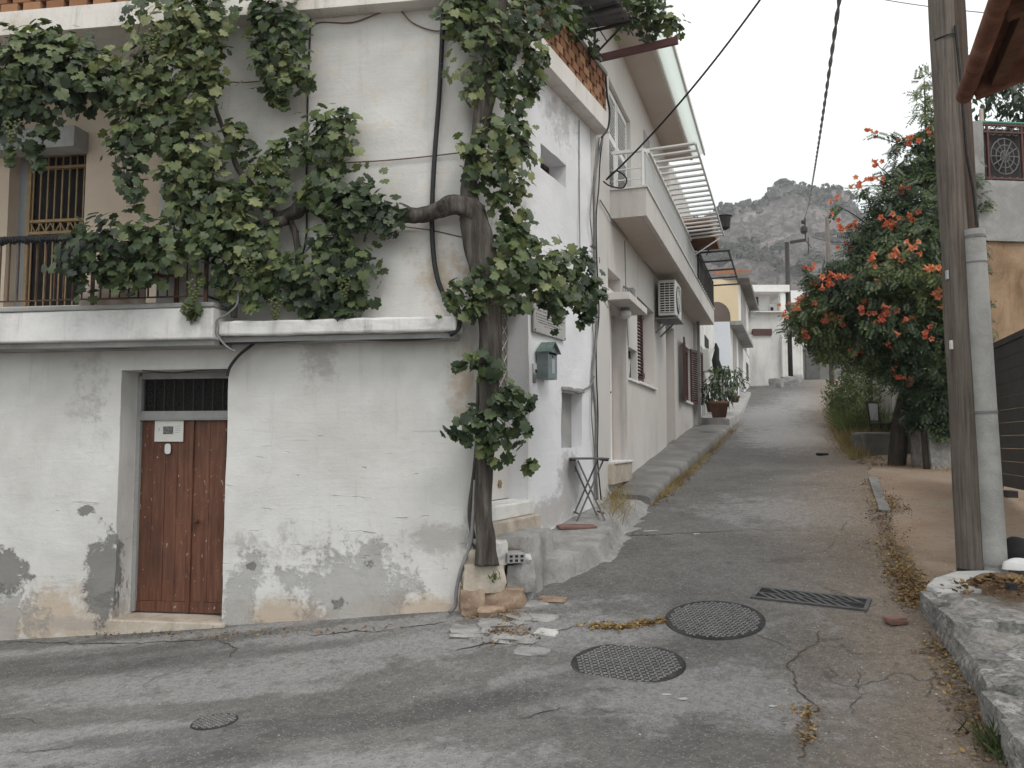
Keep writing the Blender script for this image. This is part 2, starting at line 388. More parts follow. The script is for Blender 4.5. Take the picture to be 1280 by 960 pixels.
def bark(name, cols, vs=3, st=(14, 14, 1.2), bd=.03):
    m, nt, b = newmat(name, .95); b.inputs['Specular IOR Level'].default_value = .1
    v = coords(nt, 'World', st); n1 = noise(nt, v, vs*.5, 8, .72, .5); n2 = noise(nt, coords(nt, 'World'), 3, 4)
    f = M(nt, 'ADD', M(nt, 'MULTIPLY', n1, .8), M(nt, 'MULTIPLY', n2, .2))
    put(nt, b.inputs['Base Color'], ramp(nt, f, [(.32, cols[0]), (.5, cols[1]), (.66, cols[2])]))
    bump(nt, b, n1, .9, bd); return m
BARK = bark('vine_bark', [(.028, .024, .021), (.085, .075, .066), (.16, .145, .13)])
POLEW = bark('weathered_pole_wood', [(.065, .055, .048), (.15, .128, .112), (.22, .195, .175)], 3, (30, 30, .9), .012)
POLEW2 = bark('brown_pole_wood', [(.045, .033, .028), (.09, .068, .056), (.14, .108, .09)], 3, (30, 30, .9), .012)
TREEBARK = bark('dark_bark', [(.022, .019, .016), (.06, .052, .045), (.11, .095, .08)])
TIMBER = bark('varnished_timber', [(.10, .046, .032), (.18, .085, .056), (.25, .135, .095)], 2, (6, 6, 6), .004)
TIMBERD = bark('dark_timber', [(.08, .042, .026), (.13, .07, .045), (.19, .11, .07)], 2, (4, 4, 12), .004)
PIPEM = surf('grey_cement_pipe', [(.24, .24, .23), (.34, .34, .33), (.44, .435, .42)], 3, .75, .15, .003, fine=80)
GATEM = surf('anthracite_boards', [(.035, .034, .033), (.05, .048, .046), (.065, .06, .057)], 5, .6, .12, .003)
GREYWALL = surf('bare_grey_render', [(.19, .19, .185), (.27, .27, .265), (.38, .38, .375)], 1.7, .93, .3, .01, streak=.5)
TANWALL = surf('tan_rough_render', [(.17, .11, .065), (.30, .205, .13), (.38, .28, .19)], 1.6, .95, .6, .03, stretch=(1.6, 1.6, .7))
GARDENW = surf('lichen_streaked_lime', [(.20, .185, .165), (.45, .43, .39), (.60, .58, .54)], 2.6, .95, .3, .012, stretch=(2.2, 2.2, .45))
ROCKY = surf('pebbly_render', [(.13, .125, .12), (.25, .245, .235), (.38, .375, .365)], 6, .95, .9, .03)
CONC = surf('worn_concrete', [(.22, .215, .21), (.31, .305, .295), (.40, .395, .385)], 2.6, .9, .35, .008)
CONCD = surf('dull_concrete', [(.115, .112, .106), (.17, .165, .157), (.24, .235, .225)], 2, .9, .35, .008)
PALECONC = surf('pale_concrete', [(.36, .36, .35), (.44, .44, .43), (.5, .5, .49)], 4, .9, .25, .006)
STONEW = surf('white_stone', [(.40, .39, .375), (.52, .51, .49), (.60, .59, .57)], 5, .9, .5, .012)
STONEB = surf('beige_stone', [(.30, .255, .205), (.44, .385, .32), (.54, .49, .42)], 4, .92, .6, .015)
STONEBR = surf('brown_stone', [(.17, .115, .08), (.28, .20, .145), (.40, .31, .235)], 5, .92, .7, .015)
STONEG = surf('grey_stone', [(.18, .18, .175), (.29, .285, .28), (.40, .395, .385)], 5, .92, .6, .015)
TILER = surf('worn_red_tile', [(.15, .085, .07), (.21, .12, .10), (.27, .18, .15)], 6, .85, .2, .004)
CABLE = surf('black_cable', [(.018, .018, .02), (.03, .03, .032)], 8, .55, 0)
CABLEG = surf('grey_cable', [(.14, .14, .145), (.24, .24, .24)], 8, .6, 0)
CABLER = surf('brown_cable', [(.12, .075, .06), (.18, .115, .095)], 8, .7, 0)
BAGW = surf('white_plastic', [(.6, .6, .6), (.7, .7, .7)], 5, .4, .3, .01)
BAGB = surf('black_cloth', [(.012, .012, .014), (.025, .025, .028)], 5, .7, .3, .01)
CASTIRON = surf('cast_iron', [(.032, .031, .031), (.05, .049, .048), (.075, .073, .071)], 6, .9, .2, .004, spec=.1)
STUD = surf('worn_iron_studs', [(.10, .10, .10), (.26, .26, .255)], 20, .6, 0)
SOIL = surf('dry_soil', [(.10, .065, .042), (.17, .115, .075), (.23, .165, .115)], 6, .95, .8, .02)

def leafmat(name, stops, trans=.25, rough=.42):
    m = bpy.data.materials.new(name); m.use_nodes = True; nt = m.node_tree; b = nt.nodes['Principled BSDF']; out = nt.nodes['Material Output']
    r = isl(nt); n = noise(nt, coords(nt, 'World'), .9, 3)
    f = M(nt, 'ADD', M(nt, 'MULTIPLY', r, .55), M(nt, 'MULTIPLY', mapr(nt, n, .3, .7), .45))
    c = ramp(nt, f, stops); put(nt, b.inputs['Base Color'], c); b.inputs['Roughness'].default_value = rough; b.inputs['Specular IOR Level'].default_value = .35
    t = nt.nodes.new('ShaderNodeBsdfTranslucent'); put(nt, t.inputs[0], mix(nt, 1, c, (1.3, 1.5, .6), 'MULTIPLY'))
    s = nt.nodes.new('ShaderNodeMixShader'); s.inputs[0].default_value = trans
    nt.links.new(b.outputs[0], s.inputs[1]); nt.links.new(t.outputs[0], s.inputs[2]); nt.links.new(s.outputs[0], out.inputs[0]); return m
VINE = leafmat('vine_leaf', [(.15, (.025, .040, .025)), (.39, (.047, .071, .036)), (.57, (.080, .112, .050)), (.74, (.13, .165, .068)), (.90, (.23, .245, .11))])
BUSHL = leafmat('bush_leaf', [(.2, (.017, .034, .016)), (.45, (.036, .064, .026)), (.66, (.072, .11, .039)), (.88, (.16, .19, .06))], .2)
TREEL = leafmat('tree_leaf', [(.2, (.014, .026, .015)), (.6, (.028, .046, .024)), (.9, (.05, .07, .035))], .15)
POTL = leafmat('pot_plant_leaf', [(.2, (.03, .055, .03)), (.6, (.06, .10, .045)), (.9, (.13, .18, .07))], .25)
GRASSG = leafmat('weed_green', [(.2, (.045, .062, .026)), (.55, (.085, .11, .04)), (.85, (.15, .17, .07))], .25, .7)
GRASSY = leafmat('dry_grass', [(.2, (.16, .115, .05)), (.55, (.28, .21, .10)), (.85, (.40, .32, .17))], .2, .8)
LITTER = leafmat('dry_leaf_litter', [(.15, (.06, .035, .02)), (.4, (.15, .085, .04)), (.65, (.27, .18, .075)), (.9, (.40, .30, .12))], .1, .9)
FLOWER = leafmat('orange_flower', [(.1, (.50, .10, .055)), (.5, (.62, .17, .10)), (.9, (.72, .30, .19))], .3, .6)
FLOWIN = leafmat('flower_throat', [(.1, (.42, .06, .025)), (.9, (.55, .11, .04))], .2, .6)
GRAPE = leafmat('green_grape', [(.1, (.10, .125, .045)), (.9, (.17, .20, .075))], .3, .35)

# ================================================================== ground, road
def ground_mat():
    m, nt, b = newmat('dry_earth', .95); v = coords(nt, 'World')
    n1 = noise(nt, v, .7, 6, .65, .4); n2 = noise(nt, v, 9, 6, .7); n3 = noise(nt, v, 70, 3, .6)
    c = ramp(nt, n1, [(.33, (.21, .15, .105)), (.5, (.27, .20, .145)), (.66, (.29, .245, .20))])
    c = mix(nt, mapr(nt, n2, .5, .72, 0, .6), c, (.16, .125, .095)); c = mix(nt, mapr(nt, n3, .62, .7, 0, .5), c, (.38, .33, .27))
    put(nt, b.inputs['Base Color'], c); bump(nt, b, M(nt, 'ADD', n2, M(nt, 'MULTIPLY', n3, .4)), .5, .02); return m
def grid_lines(a, b, n0, fine_a, fine_b, step, big):
    xs = []; x = fine_a
    while x <= fine_b: xs.append(x); x += step
    lo, hi = fine_a, xs[-1]; st = step
    while lo > a: st *= 1.35; lo -= min(st, big); xs.insert(0, lo)
    st = step
    while hi < b: st *= 1.35; hi += min(st, big); xs.append(hi)
    return xs
def road_edge_r(y): return interp([(-9, 2.4), (3.5, 2.6), (4.4, 2.85), (5.9, 3.35), (7.4, 3.75), (8.3, 3.95), (12.8, 5.7), (15, 6.5), (21, 8.8), (33, 13.4), (45, 18.2), (60, 24)], y)
def road_edge_l(y): return interp([(-9, -16), (9, -14), (9.01, -1.6), (10, -.6), (15, 1.4), (21, 3.6), (33, 8), (45, 12), (60, 18)], y)
def make_ground():
    xs = grid_lines(-250, 300, 0, -6, 14, .5, 30); ys = grid_lines(-110, 400, 0, -6, 50, .5, 30)
    mb = MB()
    for y in ys:
        for x in xs:
            z = gz(x, y)
            inside = min(road_edge_r(y)-x, x-road_edge_l(y)) if -9 < y < 58 else -1
            z -= .05 if inside > .3 else (.012 if inside < -.2 else .012+.038*max(0, min(1, (inside+.2)/.5)))
            mb.v.append(Vector((x, y, z)))
    n = len(xs)
    for j in range(len(ys)-1):
        for i in range(n-1): mb.f.append((j*n+i, j*n+i+1, (j+1)*n+i+1, (j+1)*n+i))
    mb.build('ground', ground_mat(), None, True, kind='structure')
make_ground()

def road_mat():
    m, nt, b = newmat('old_asphalt', .88); b.inputs['Specular IOR Level'].default_value = .25
    uv = nt.nodes.new('ShaderNodeTexCoord').outputs['UV']; E, _, _ = sep(nt, uv)      # metres from the right-hand edge
    v = coords(nt, 'World'); X, Y, Z = sep(nt, v)
    big = noise(nt, v, .45, 5, .6, .5); mid = noise(nt, v, 2.3, 7, .68, .5); fine = noise(nt, v, 45, 4, .7); rag = noise(nt, v, 3.2, 9, .78, .3)
    ag = voro(nt, v, 75, 'F1', 'Distance'); agc = voro(nt, v, 75, 'F1', 'Color')
    c = ramp(nt, M(nt, 'ADD', M(nt, 'MULTIPLY', big, .6), M(nt, 'MULTIPLY', mid, .4)), [(.32, (.088, .086, .083)), (.5, (.138, .135, .13)), (.68, (.20, .195, .187))])
    c, _ = stain(nt, c, attr(nt, 'pale'), rag, (.26, .257, .256), .8, .2, 1.0)
    c, _ = stain(nt, c, attr(nt, 'dark'), rag, (.066, .066, .065), .58, .2, 1.0)
    # brown grit washed along the right-hand edge
    dust = mapr(nt, M(nt, 'ADD', E, M(nt, 'MULTIPLY', M(nt, 'SUBTRACT', rag, .5), 1.3)), -.1, 1.9, 1, 0)
    c = mix(nt, M(nt, 'MULTIPLY', dust, .85), c, mix(nt, mid, (.15, .115, .085), (.235, .18, .13)))
    # exposed aggregate
    c = mix(nt, mapr(nt, fine, .30, .47, .6, 0), c, (.05, .05, .048))
    v2 = sep(nt, voro(nt, v, 30, 'F1', 'Color'))[1]; c = mix(nt, .35, c, ramp(nt, v2, [(0, (.3, .3, .3)), (1, (.72, .71, .70))]), 'OVERLAY')
    sg = sep(nt, agc)[0]
    c = mix(nt, M(nt, 'MULTIPLY', M(nt, 'GREATER_THAN', sg, .84), mapr(nt, ag, .25, .5, .7, 0)), c, (.33, .325, .31))
    c = mix(nt, M(nt, 'MULTIPLY', M(nt, 'LESS_THAN', sg, .14), mapr(nt, ag, .25, .5, .6, 0)), c, (.05, .05, .05))
    # hairline crazing
    dv = nt.nodes.new('ShaderNodeVectorMath'); dv.operation = 'ADD'; nt.links.new(v, dv.inputs[0])
    nz = nt.nodes.new('ShaderNodeTexNoise'); nz.inputs['Scale'].default_value = 2.2; nz.inputs['Detail'].default_value = 6; nt.links.new(v, nz.inputs['Vector'])
    sc_ = nt.nodes.new('ShaderNodeVectorMath'); sc_.operation = 'SCALE'; sc_.inputs['Scale'].default_value = .7; nt.links.new(nz.outputs['Color'], sc_.inputs[0]); nt.links.new(sc_.outputs[0], dv.inputs[1])
    ce = voro(nt, dv.outputs[0], 1.05, 'DISTANCE_TO_EDGE', 'Distance')
    crack = M(nt, 'MULTIPLY', mapr(nt, ce, .0, .016, 1, 0), mapr(nt, noise(nt, v, .6, 3), .56, .66))
    c = mix(nt, M(nt, 'MULTIPLY', crack, .5), c, (.04, .038, .035))
    put(nt, b.inputs['Base Color'], c)
    h = M(nt, 'ADD', M(nt, 'MULTIPLY', fine, .5), M(nt, 'ADD', M(nt, 'MULTIPLY', mid, .5), M(nt, 'MULTIPLY', ag, .35)))
    h = M(nt, 'SUBTRACT', h, M(nt, 'MULTIPLY', crack, .8))
    bump(nt, b, h, .8, .016)
    return m
ROAD = road_mat()
def road_maps():
    def P(px, py, rx, ry, rot, k=1): p = G(px, py); return (p.x, p.y, rx, ry, rot, k)
    return {'pale': [P(560, 800, 2.2, .35, -.05), P(150, 803, 2.6, .10, 0, 1.2), P(430, 790, 2.0, .12, .06, 1.2), P(240, 870, 1.0, .14, 0, 1.1), P(130, 915, .9, .12, 0, 1.1), P(250, 850, 1.5, .3, 0), P(60, 940, 1.2, .3, 0), P(990, 545, .9, 2.6, -.35, 1.15), P(1005, 640, 1.2, 1.0, -.3, .9), P(960, 520, 1.0, 4, -.35), P(880, 870, .9, .5, 0, .9), P(700, 850, .8, .3, 0, .8), P(470, 960, .9, .3, 0, .85), P(1000, 500, 1, 4, -.35, .9)],
            'dark': [P(100, 832, 1.6, .26, -.03, 1.15), P(370, 812, .9, .10, .1), P(220, 790, 1.6, .12, 0, .9), P(330, 912, 1.0, .17, .05, 1.2), P(520, 893, .9, .14, .25, 1.15), P(640, 868, .6, .13, .45, 1.1), P(735, 842, .5, .10, .4, 1.05), P(250, 945, .5, .12, -.2), P(870, 800, .45, .25, .5, .85), P(1090, 560, .5, .6, -.3, .95), P(980, 590, .8, .35, 0, .75), P(1020, 605, .5, .2, 0, .8), P(1000, 700, .5, .12, 0, .75), P(850, 560, .3, 1.4, -.35, .8)]}
RMAPS = road_maps()
def road_z(x, y): return gz(x, y)
def make_road():
    ys = grid_lines(-8, 56, 0, 2, 14, .1, .6); mb = MB(); uv = []
    N = 130
    for y in ys:
        l = road_edge_l(y); r = road_edge_r(y) + .16*mn.noise(Vector((0, y*1.3, 1))) + .08*mn.noise(Vector((4, y*4, 1)))
        for i in range(N+1):
            t = i/N; t = 1-(1-t)**1.5
            x = l+(r-l)*t; z = gz(x, y)-.014*max(0, 1-(r-x)/.12)
            mb.v.append(Vector((x, y, z))); uv.append((r-x, y))
    for j in range(len(ys)-1):
        for i in range(N): a = j*(N+1)+i; mb.f.append((a, a+1, a+N+2, a+N+1))
    mb.build('road', ROAD, None, True, uv=uv, kind='structure', attrs={k: [max([0]+[min(1, blot(p.x, p.y, *e[:5])*e[5]) for e in L]) for p in mb.v] for k, L in RMAPS.items()})
make_road()

# open cracks in the asphalt: dirt-coloured ribbons, darkened to stand in for depth shade
def crack(pts, w0, m):
    P3 = [G(*p) for p in pts]; fine = []
    for a, b in zip(P3, P3[1:]):
        n = max(2, int((b-a).length/.03))
        for i in range(n):
            p = a.lerp(b, i/n); p.x += .05*mn.noise(p*5)+.03*mn.noise(p*17); p.y += .05*mn.noise(p*5+Vector((9, 2, 1)))+.03*mn.noise(p*17+Vector((4, 2, 1))); fine.append(p)
    mb = MB(); prev = None
    for i, p in enumerate(fine):
        d = (fine[min(i+1, len(fine)-1)]-fine[max(i-1, 0)]); d.z = 0; d.normalize(); nrm = Vector((-d.y, d.x, 0))
        w = w0*(.12+1.1*abs(mn.noise(p*3.3))+.5*abs(mn.noise(p*15)))*.75*min(1, i/4+.1, (len(fine)-1-i)/4+.1)
        a, b = p+nrm*w, p-nrm*w; a.z = gz(a.x, a.y)+.005; b.z = gz(b.x, b.y)+.005
        mb.v += [a, b]
        if i: k = 2*i; mb.f.append((k-2, k-1, k+1, k))
    mb.build('road_crack', m, None, kind='structure')
CRACKD = surf('crack_dirt_and_shade', [(.045, .041, .036), (.085, .076, .066)], 9, .95, .3, .01)
CRACKR = surf('crack_leaf_dirt', [(.035, .028, .022), (.075, .052, .034), (.14, .085, .045)], 16, .95, .5, .01)
for pts, w0, m in (([(560, 815), (640, 800), (700, 788), (740, 783)], .018, CRACKD), ([(735, 784), (775, 786), (830, 778)], .028, CRACKR), 
                   ([(1030, 790), (1000, 815), (985, 830), (1000, 860), (1018, 890), (1010, 930), (1000, 958)], .013, CRACKR), ([(640, 900), (690, 890), (722, 880)], .010, CRACKD), ([(0, 945), (70, 938), (130, 925)], .010, CRACKD), ([(915, 785), (960, 800), (1010, 822)], .008, CRACKD),
                   ([(270, 800), (295, 812), (290, 826)], .012, CRACKD), ([(380, 795), (480, 790), (560, 778)], .014, CRACKD), ([(0, 803), (120, 806), (270, 800)], .02, CRACKD), ([(1080, 835), (1075, 860), (1060, 900)], .008, CRACKD), ([(1060, 650), (1030, 690), (960, 705)], .006, CRACKD)):
    crack(pts, w0, m)
# paint spots on the asphalt
mb = MB()
for px, py, w_, h_ in ((870, 668, .06, .018), (812, 664, .12, .015), (833, 869, .035, .012), (855, 875, .04, .012), (965, 884, .035, .01)):
    p = G(px, py); n = 9; ring = []
    for k in range(n):
        a = 2*math.pi*k/n; q = Vector((p.x+w_*math.cos(a)*random.uniform(.5, 1.2), p.y+h_*2*math.sin(a)*random.uniform(.5, 1.2), 0)); q.z = gz(q.x, q.y)+.004; ring.append(q)
    mb.poly(ring)
mb.build('paint_spots', PALECONC, None, kind='structure')
# ================================================================== corner house
h1 = thing('corner_house', 'whitewashed two storey corner house with vine covered balcony, cellar door and brick roof parapet', 'house', (CORNER[0]-2, CORNER[1]+1, 0))
RC = .13
def path(s, z, off=0):
    """point of the facade: s<0 along the front, s>0 along the street side, rounded corner"""
    if s < -RC: p = FRONT.pt(s, z); n = FRONT.n
    elif s > RC: p = SIDE.pt(s, z); n = SIDE.n
    else:
        t = (s+RC)/(2*RC); a, b, c = FRONT.pt(-RC, z), FRONT.pt(0, z), SIDE.pt(RC, z)
        p = a*(1-t)**2 + b*2*t*(1-t) + c*t**2; n = (FRONT.n*(1-t)+SIDE.n*t).normalized()
    q = Vector((s, z, 0))
    d = off + .02*mn.noise(q*1.1) + .009*mn.noise(q*3.7+Vector((3, 1, 7))) + .004*mn.noise(q*11)
    d += .07*math.exp(-max(0, z+.0)/.35)*max(0, 1-abs(s)/1.6) if z > -.6 else 0
    d += .02*math.exp(-max(0, z+.1)/.25)
    return p + n*d, n
def lines(a, b, step, cuts):
    xs = sorted(set([a, b]+[c for c in cuts if a < c < b])); out = []
    for x0, x1 in zip(xs, xs[1:]):
        n = max(1, round((x1-x0)/step)); out += [x0+(x1-x0)*i/n for i in range(n)]
    return out+[xs[-1]]
def wall_grid(pos, s0, s1, z0, z1, step, holes, name, m, parent, rdepth=.25, top=None):
    """wall surface with openings; each hole = (s0,s1,z0,z1,depth): reveals run DEPTH back into the wall"""
    S = lines(s0, s1, step, [h[0] for h in holes]+[h[1] for h in holes]); Z = lines(z0, z1, step, [h[2] for h in holes]+[h[3] for h in holes])
    mb = MB(); uv = []; idx = {}
    def inh(s, z):
        for h in holes:
            if h[0]-1e-6 < s < h[1]+1e-6 and h[2]-1e-6 < z < h[3]+1e-6: return h
    def vid(i, j):
        if (i, j) not in idx:
            idx[(i, j)] = len(mb.v); mb.v.append(pos(S[i], Z[j])[0]); uv.append((S[i], Z[j]))
        return idx[(i, j)]
    def solid(i, j):
        return 0 <= i < len(S)-1 and 0 <= j < len(Z)-1 and not inh((S[i]+S[i+1])/2, (Z[j]+Z[j+1])/2)
    def back(i, j, dep):
        p, n = pos(S[i], Z[j]); mb.v.append(p-n*dep); uv.append((S[i]+dep*2.2, Z[j]+dep*.4)); return len(mb.v)-1
    for i in range(len(S)-1):
        for j in range(len(Z)-1):
            h = inh((S[i]+S[i+1])/2, (Z[j]+Z[j+1])/2)
            if not h: mb.f.append((vid(i, j), vid(i+1, j), vid(i+1, j+1), vid(i, j+1)))
            else:
                for (a, b, ni, nj) in (((i, j), (i, j+1), i-1, j), ((i+1, j+1), (i+1, j), i+1, j), ((i+1, j), (i, j), i, j-1), ((i, j+1), (i+1, j+1), i, j+1)):
                    if solid(ni, nj): mb.f.append((vid(*a), vid(*b), back(*b, h[4]), back(*a, h[4])))
    return mb.build(name, m, parent, True, uv=uv, attrs=wall_attrs(uv) if m == OLD else None)
def sharp(o, ang=35):
    me = o.data
    o.data.set_sharp_from_angle(angle=R(ang)) if hasattr(me, 'set_sharp_from_angle') else None
    return o

fh = FRONT.hit; sh = SIDE.hit
DZ0 = -.15; dl, dr = FRONT.u(152), FRONT.u(285); dtop = FRONT.z(220, 462); DD = .32
slabtop = FRONT.z(130, 380); lr = FRONT.u(200, 0, 240); ltop = FRONT.z(60, 52)
sd0, sd1 = .32, SIDE.u(661, 0, 520); sdz0 = SIDE.z(650, 626); sdz1 = sdz0+2.05
w1a, w1b = SIDE.u(676), SIDE.u(709); w1z0, w1z1 = SIDE.z(709, 236), SIDE.z(709, 208)
w2a, w2b = SIDE.u(702), SIDE.u(727); w2z0, w2z1 = SIDE.z(714, 560), SIDE.z(714, 490)
H1Z = FRONT.z(300, 15)+.02; SEND = 3.36
sharp(wall_grid(path, -7.5, SEND, -.9, H1Z, .06, [(dl, dr, DZ0-1, dtop, DD), (-6.6, lr, slabtop, ltop, 1.15), (sd0, sd1, sdz0, sdz1, .28), (w1a, w1b, w1z0, w1z1, .28), (w2a, w2b, w2z0, w2z1, .16)], 'wall', OLD, h1))
# bulk of the house behind its faces
mb = MB()
bl = FRONT.pt(-7.5, 0); br_ = SIDE.pt(SEND, 0)
back1 = SIDE.pt(SEND, 0)-SIDE.n*7.5; back2 = FRONT.pt(-7.5, 0)-FRONT.n*6
mb.quad(*[Vector((p.x, p.y, z)) for p, z in ((br_, -.5), (back1, -.5), (back1, H1Z), (br_, H1Z))])
mb.quad(*[Vector((p.x, p.y, z)) for p, z in ((back1, -.5), (back2, -.5), (back2, H1Z), (back1, H1Z))])
mb.quad(*[Vector((p.x, p.y, z)) for p, z in ((back2, -.5), (bl, -.5), (bl, H1Z), (back2, H1Z))])
mb.build('rear_wall', LEDGE, h1)
mb = MB(); c0 = FRONT.pt(0, H1Z-.01)
mb.poly([Vector((p.x, p.y, H1Z-.01)) for p in (bl, c0, br_, back1, back2)]); mb.build('roof_terrace', CONC, h1)

# cellar door
P1 = FRONT; dp = -DD+.01
def fu(px, off, py=600): return FRONT.u(px, off, py)
def fz(px, py, off): return FRONT.z(px, py, off)
u0, u1 = dl-.02, dr+.03
zsill = fz(220, 776, 0); zl0 = zsill+.015; zl1 = fz(230, 524, dp); zt0 = fz(230, 514, dp); zt1 = fz(230, 474, dp)
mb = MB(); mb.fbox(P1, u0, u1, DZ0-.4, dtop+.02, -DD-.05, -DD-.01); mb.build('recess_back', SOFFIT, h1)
df = MB(); ul = fu(177.5, dp)
df.fbox(P1, ul-.07, ul, zl0, zt1+.03, -DD, -DD+.07); df.fbox(P1, ul, u1, zl1, zt0, -DD, -DD+.075); df.fbox(P1, ul, u1, zt1, zt1+.06, -DD, -DD+.07); df.fbox(P1, ul, u1, zl1-.012, zl1, -DD, -DD+.085)
door = df.build('door', GREYDOOR, h1, bevel=.004)
mb = MB(); mb.fbox(P1, ul-.0, u1, zt0, zt1, -DD-.006, -DD+.004); mb.build('fanlight_glass', DARKIN, door)
mb = MB()
n = 10
for i in range(n+1):
    u = ul+.02+(dr-ul-.02)*i/n; mb.bar(P1.pt(u, zt0, -DD+.03), P1.pt(u, zt1, -DD+.03), .011)
    if i < n:
        uc = u+(dr-ul)/n/2
        for zc in (.25, .5, .75):
            z = zt0+(zt1-zt0)*zc; r = .022
            ring = [P1.pt(uc+r*math.cos(t), z+r*1.3*math.sin(t), -DD+.03) for t in [2*math.pi*k/8 for k in range(9)]]
            mb.tube(ring, .0045, 4, False)
mb.build('fanlight_grille', BLACKM, door)
um = fu(240, dp)
def boards(a, b, name, k):
    mb = MB(); w = (b-a)/k
    for i in range(k):
        mb.fbox(P1, a+w*i+.0015, a+w*(i+1)-.0015, zl0+.10, zl1-.014, -DD, -DD+.035+.002*(i % 2))
    mb.fbox(P1, a+.001, b-.001, zl0, zl0+.098, -DD, -DD+.045)
    return mb.build(name, DOORWOOD, door, bevel=.003)
boards(ul+.002, um-.012, 'door_leaf', 4); leaf2 = boards(um+.03, u1-.02, 'door_leaf', 3)
mb = MB(); mb.fbox(P1, um-.012, um+.030, zl0, zl1-.014, -DD, -DD+.058); mb.build('cover_strip', DOORWOOD, door, bevel=.006)
mb = MB(); p = P1.px(246, 652, dp+.05); mb.tube([p, p+P1.n*.025], .022, 10); mb.tube([p+P1.n*.03+Vector((-.03, 0, -.01)), p+P1.n*.035+Vector((.03, 0, .01))], .006, 6); mb.build('lock_plate', RUSTIRON, door)
mb = MB(); ua, ub = fu(138, 0, 785), fu(284, 0, 785)
mb.fbox(P1, ua, ub, zsill-.30, zsill, -DD, .05); noisy(mb.build('threshold', STONEB, h1, bevel=.012), .012, .2, 3)

# notice and sticker on the door
nb = MB(); ua, ub = fu(191, dp+.05), fu(227, dp+.05); za, zb = fz(210, 552, dp+.05), fz(210, 525.5, dp+.05)
nt_ = thing('notice', 'white paper notice with a small dark picture pinned high on the brown cellar door', 'notice', P1.pt((ua+ub)/2, za, dp+.05))
nb.fbox(P1, ua, ub, za, zb, dp+.042, dp+.046); nb.build('sheet', PAPER, nt_)
mb = MB(); w_ = ub-ua; h_ = zb-za; mb.fbox(P1, ua+w_*.30, ua+w_*.65, za+h_*.35, za+h_*.72, dp+.0462, dp+.0475); mb.build('picture', surf('grey_print', [(.06, .06, .06), (.14, .14, .13), (.3, .3, .28)], 40, .8, 0), nt_)
mb = MB(); mb.fbox(P1, ua+w_*.14, ua+w_*.17, za+h_*.5, za+h_*.66, dp+.0462, dp+.047)
for k in range(4): mb.fbox(P1, ua+w_*.70, ua+w_*random.uniform(.82, .92), za+h_*(.42+.1*k), za+h_*(.445+.1*k), dp+.0462, dp+.047)
mb.build('print_lines', surf('faint_print', [(.35, .35, .35), (.42, .42, .42)], 20, .8, 0), nt_)
mb = MB(); c = P1.px(209.5, 561, dp+.05); ring = []
for k in range(14):
    a = 2*math.pi*k/14; ring.append(c+P1.d*(.032*math.copysign(abs(math.cos(a))**.6, math.cos(a)))+Vector((0, 0, .05*math.copysign(abs(math.sin(a))**.6, math.sin(a)))))
mb.v = [Vector(p) for p in ring]+[p-P1.n*.004 for p in ring]; mb.f = [tuple(range(14))]+[(k, k+14, (k+1) % 14+14, (k+1) % 14) for k in range(14)]
mb.build('sticker', BAGW, None, label='small rounded white sticker just under the paper notice on the cellar door', cat='sticker')

# balcony slab, ledge, cornice
so0 = .38
ur = fu(266, so0, 400); zt, zb_ = fz(200, 381, so0), fz(120, 426, so0)
mb = MB(); mb.fbox(FRONT, -7.6, ur, zb_, zt-.03, -.02, so0)
noisy(mb.build('balcony_slab', LEDGE, h1, bevel=.015), .012, .25, 5)
mb = MB(); mb.fbox(FRONT, -7.6, ur+.005, zt-.03, zt+.012, -.02, so0+.012); noisy(mb.build('slab_coping', SOFFIT, h1, bevel=.008), .014, .12, 5)
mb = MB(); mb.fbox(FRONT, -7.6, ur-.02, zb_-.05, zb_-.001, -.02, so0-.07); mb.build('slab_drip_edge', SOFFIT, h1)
lo = .30; la, lb = ur+.006, fu(570, lo, 400); lz1, lz0 = fz(420, 398, lo), fz(420, 416.5, lo)
mb = MB(); mb.fbox(FRONT, la, lb, lz0, lz1, -.02, lo); noisy(mb.build('ledge', LEDGE, h1, bevel=.02), .022, .18, 5)
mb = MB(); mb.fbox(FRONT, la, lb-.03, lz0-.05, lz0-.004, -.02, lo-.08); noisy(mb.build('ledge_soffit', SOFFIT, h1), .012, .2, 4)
# lintel strip above the cellar door
# cornice band round two sides
bz0 = FRONT.z(200, 25.5, .17)-.02; bz1 = bz0+.235; bo = .18
mb = MB(); A = FRONT.pt(-7.6, 0, bo); Bc = None
# outer corner: intersection of the two offset lines
def cross2(p, d, q, e):
    k = ((q-p).x*e.y-(q-p).y*e.x)/(d.x*e.y-d.y*e.x); return p+d*k
oc = cross2(FRONT.pt(0, 0, bo), FRONT.d, SIDE.pt(0, 0, bo), SIDE.d); ic = cross2(FRONT.pt(0, 0, -.02), FRONT.d, SIDE.pt(0, 0, -.02), SIDE.d)
E0, E1 = SIDE.pt(SEND+.06, 0, bo), SIDE.pt(SEND+.06, 0, -.02); A1 = FRONT.pt(-7.6, 0, -.02)
def band(z0, z1, e0=E0, e1=E1):
    m_ = MB()
    for p, q, r_, s_ in ((A, oc, ic, A1), (oc, e0, e1, ic)):
        m_.hexa([Vector((x.x, x.y, z0)) for x in (p, q, r_, s_)]+[Vector((x.x, x.y, z1)) for x in (p, q, r_, s_)])
    return m_
noisy(band(bz0, bz1).build('cornice', BAND, h1), .010, .3, 4)
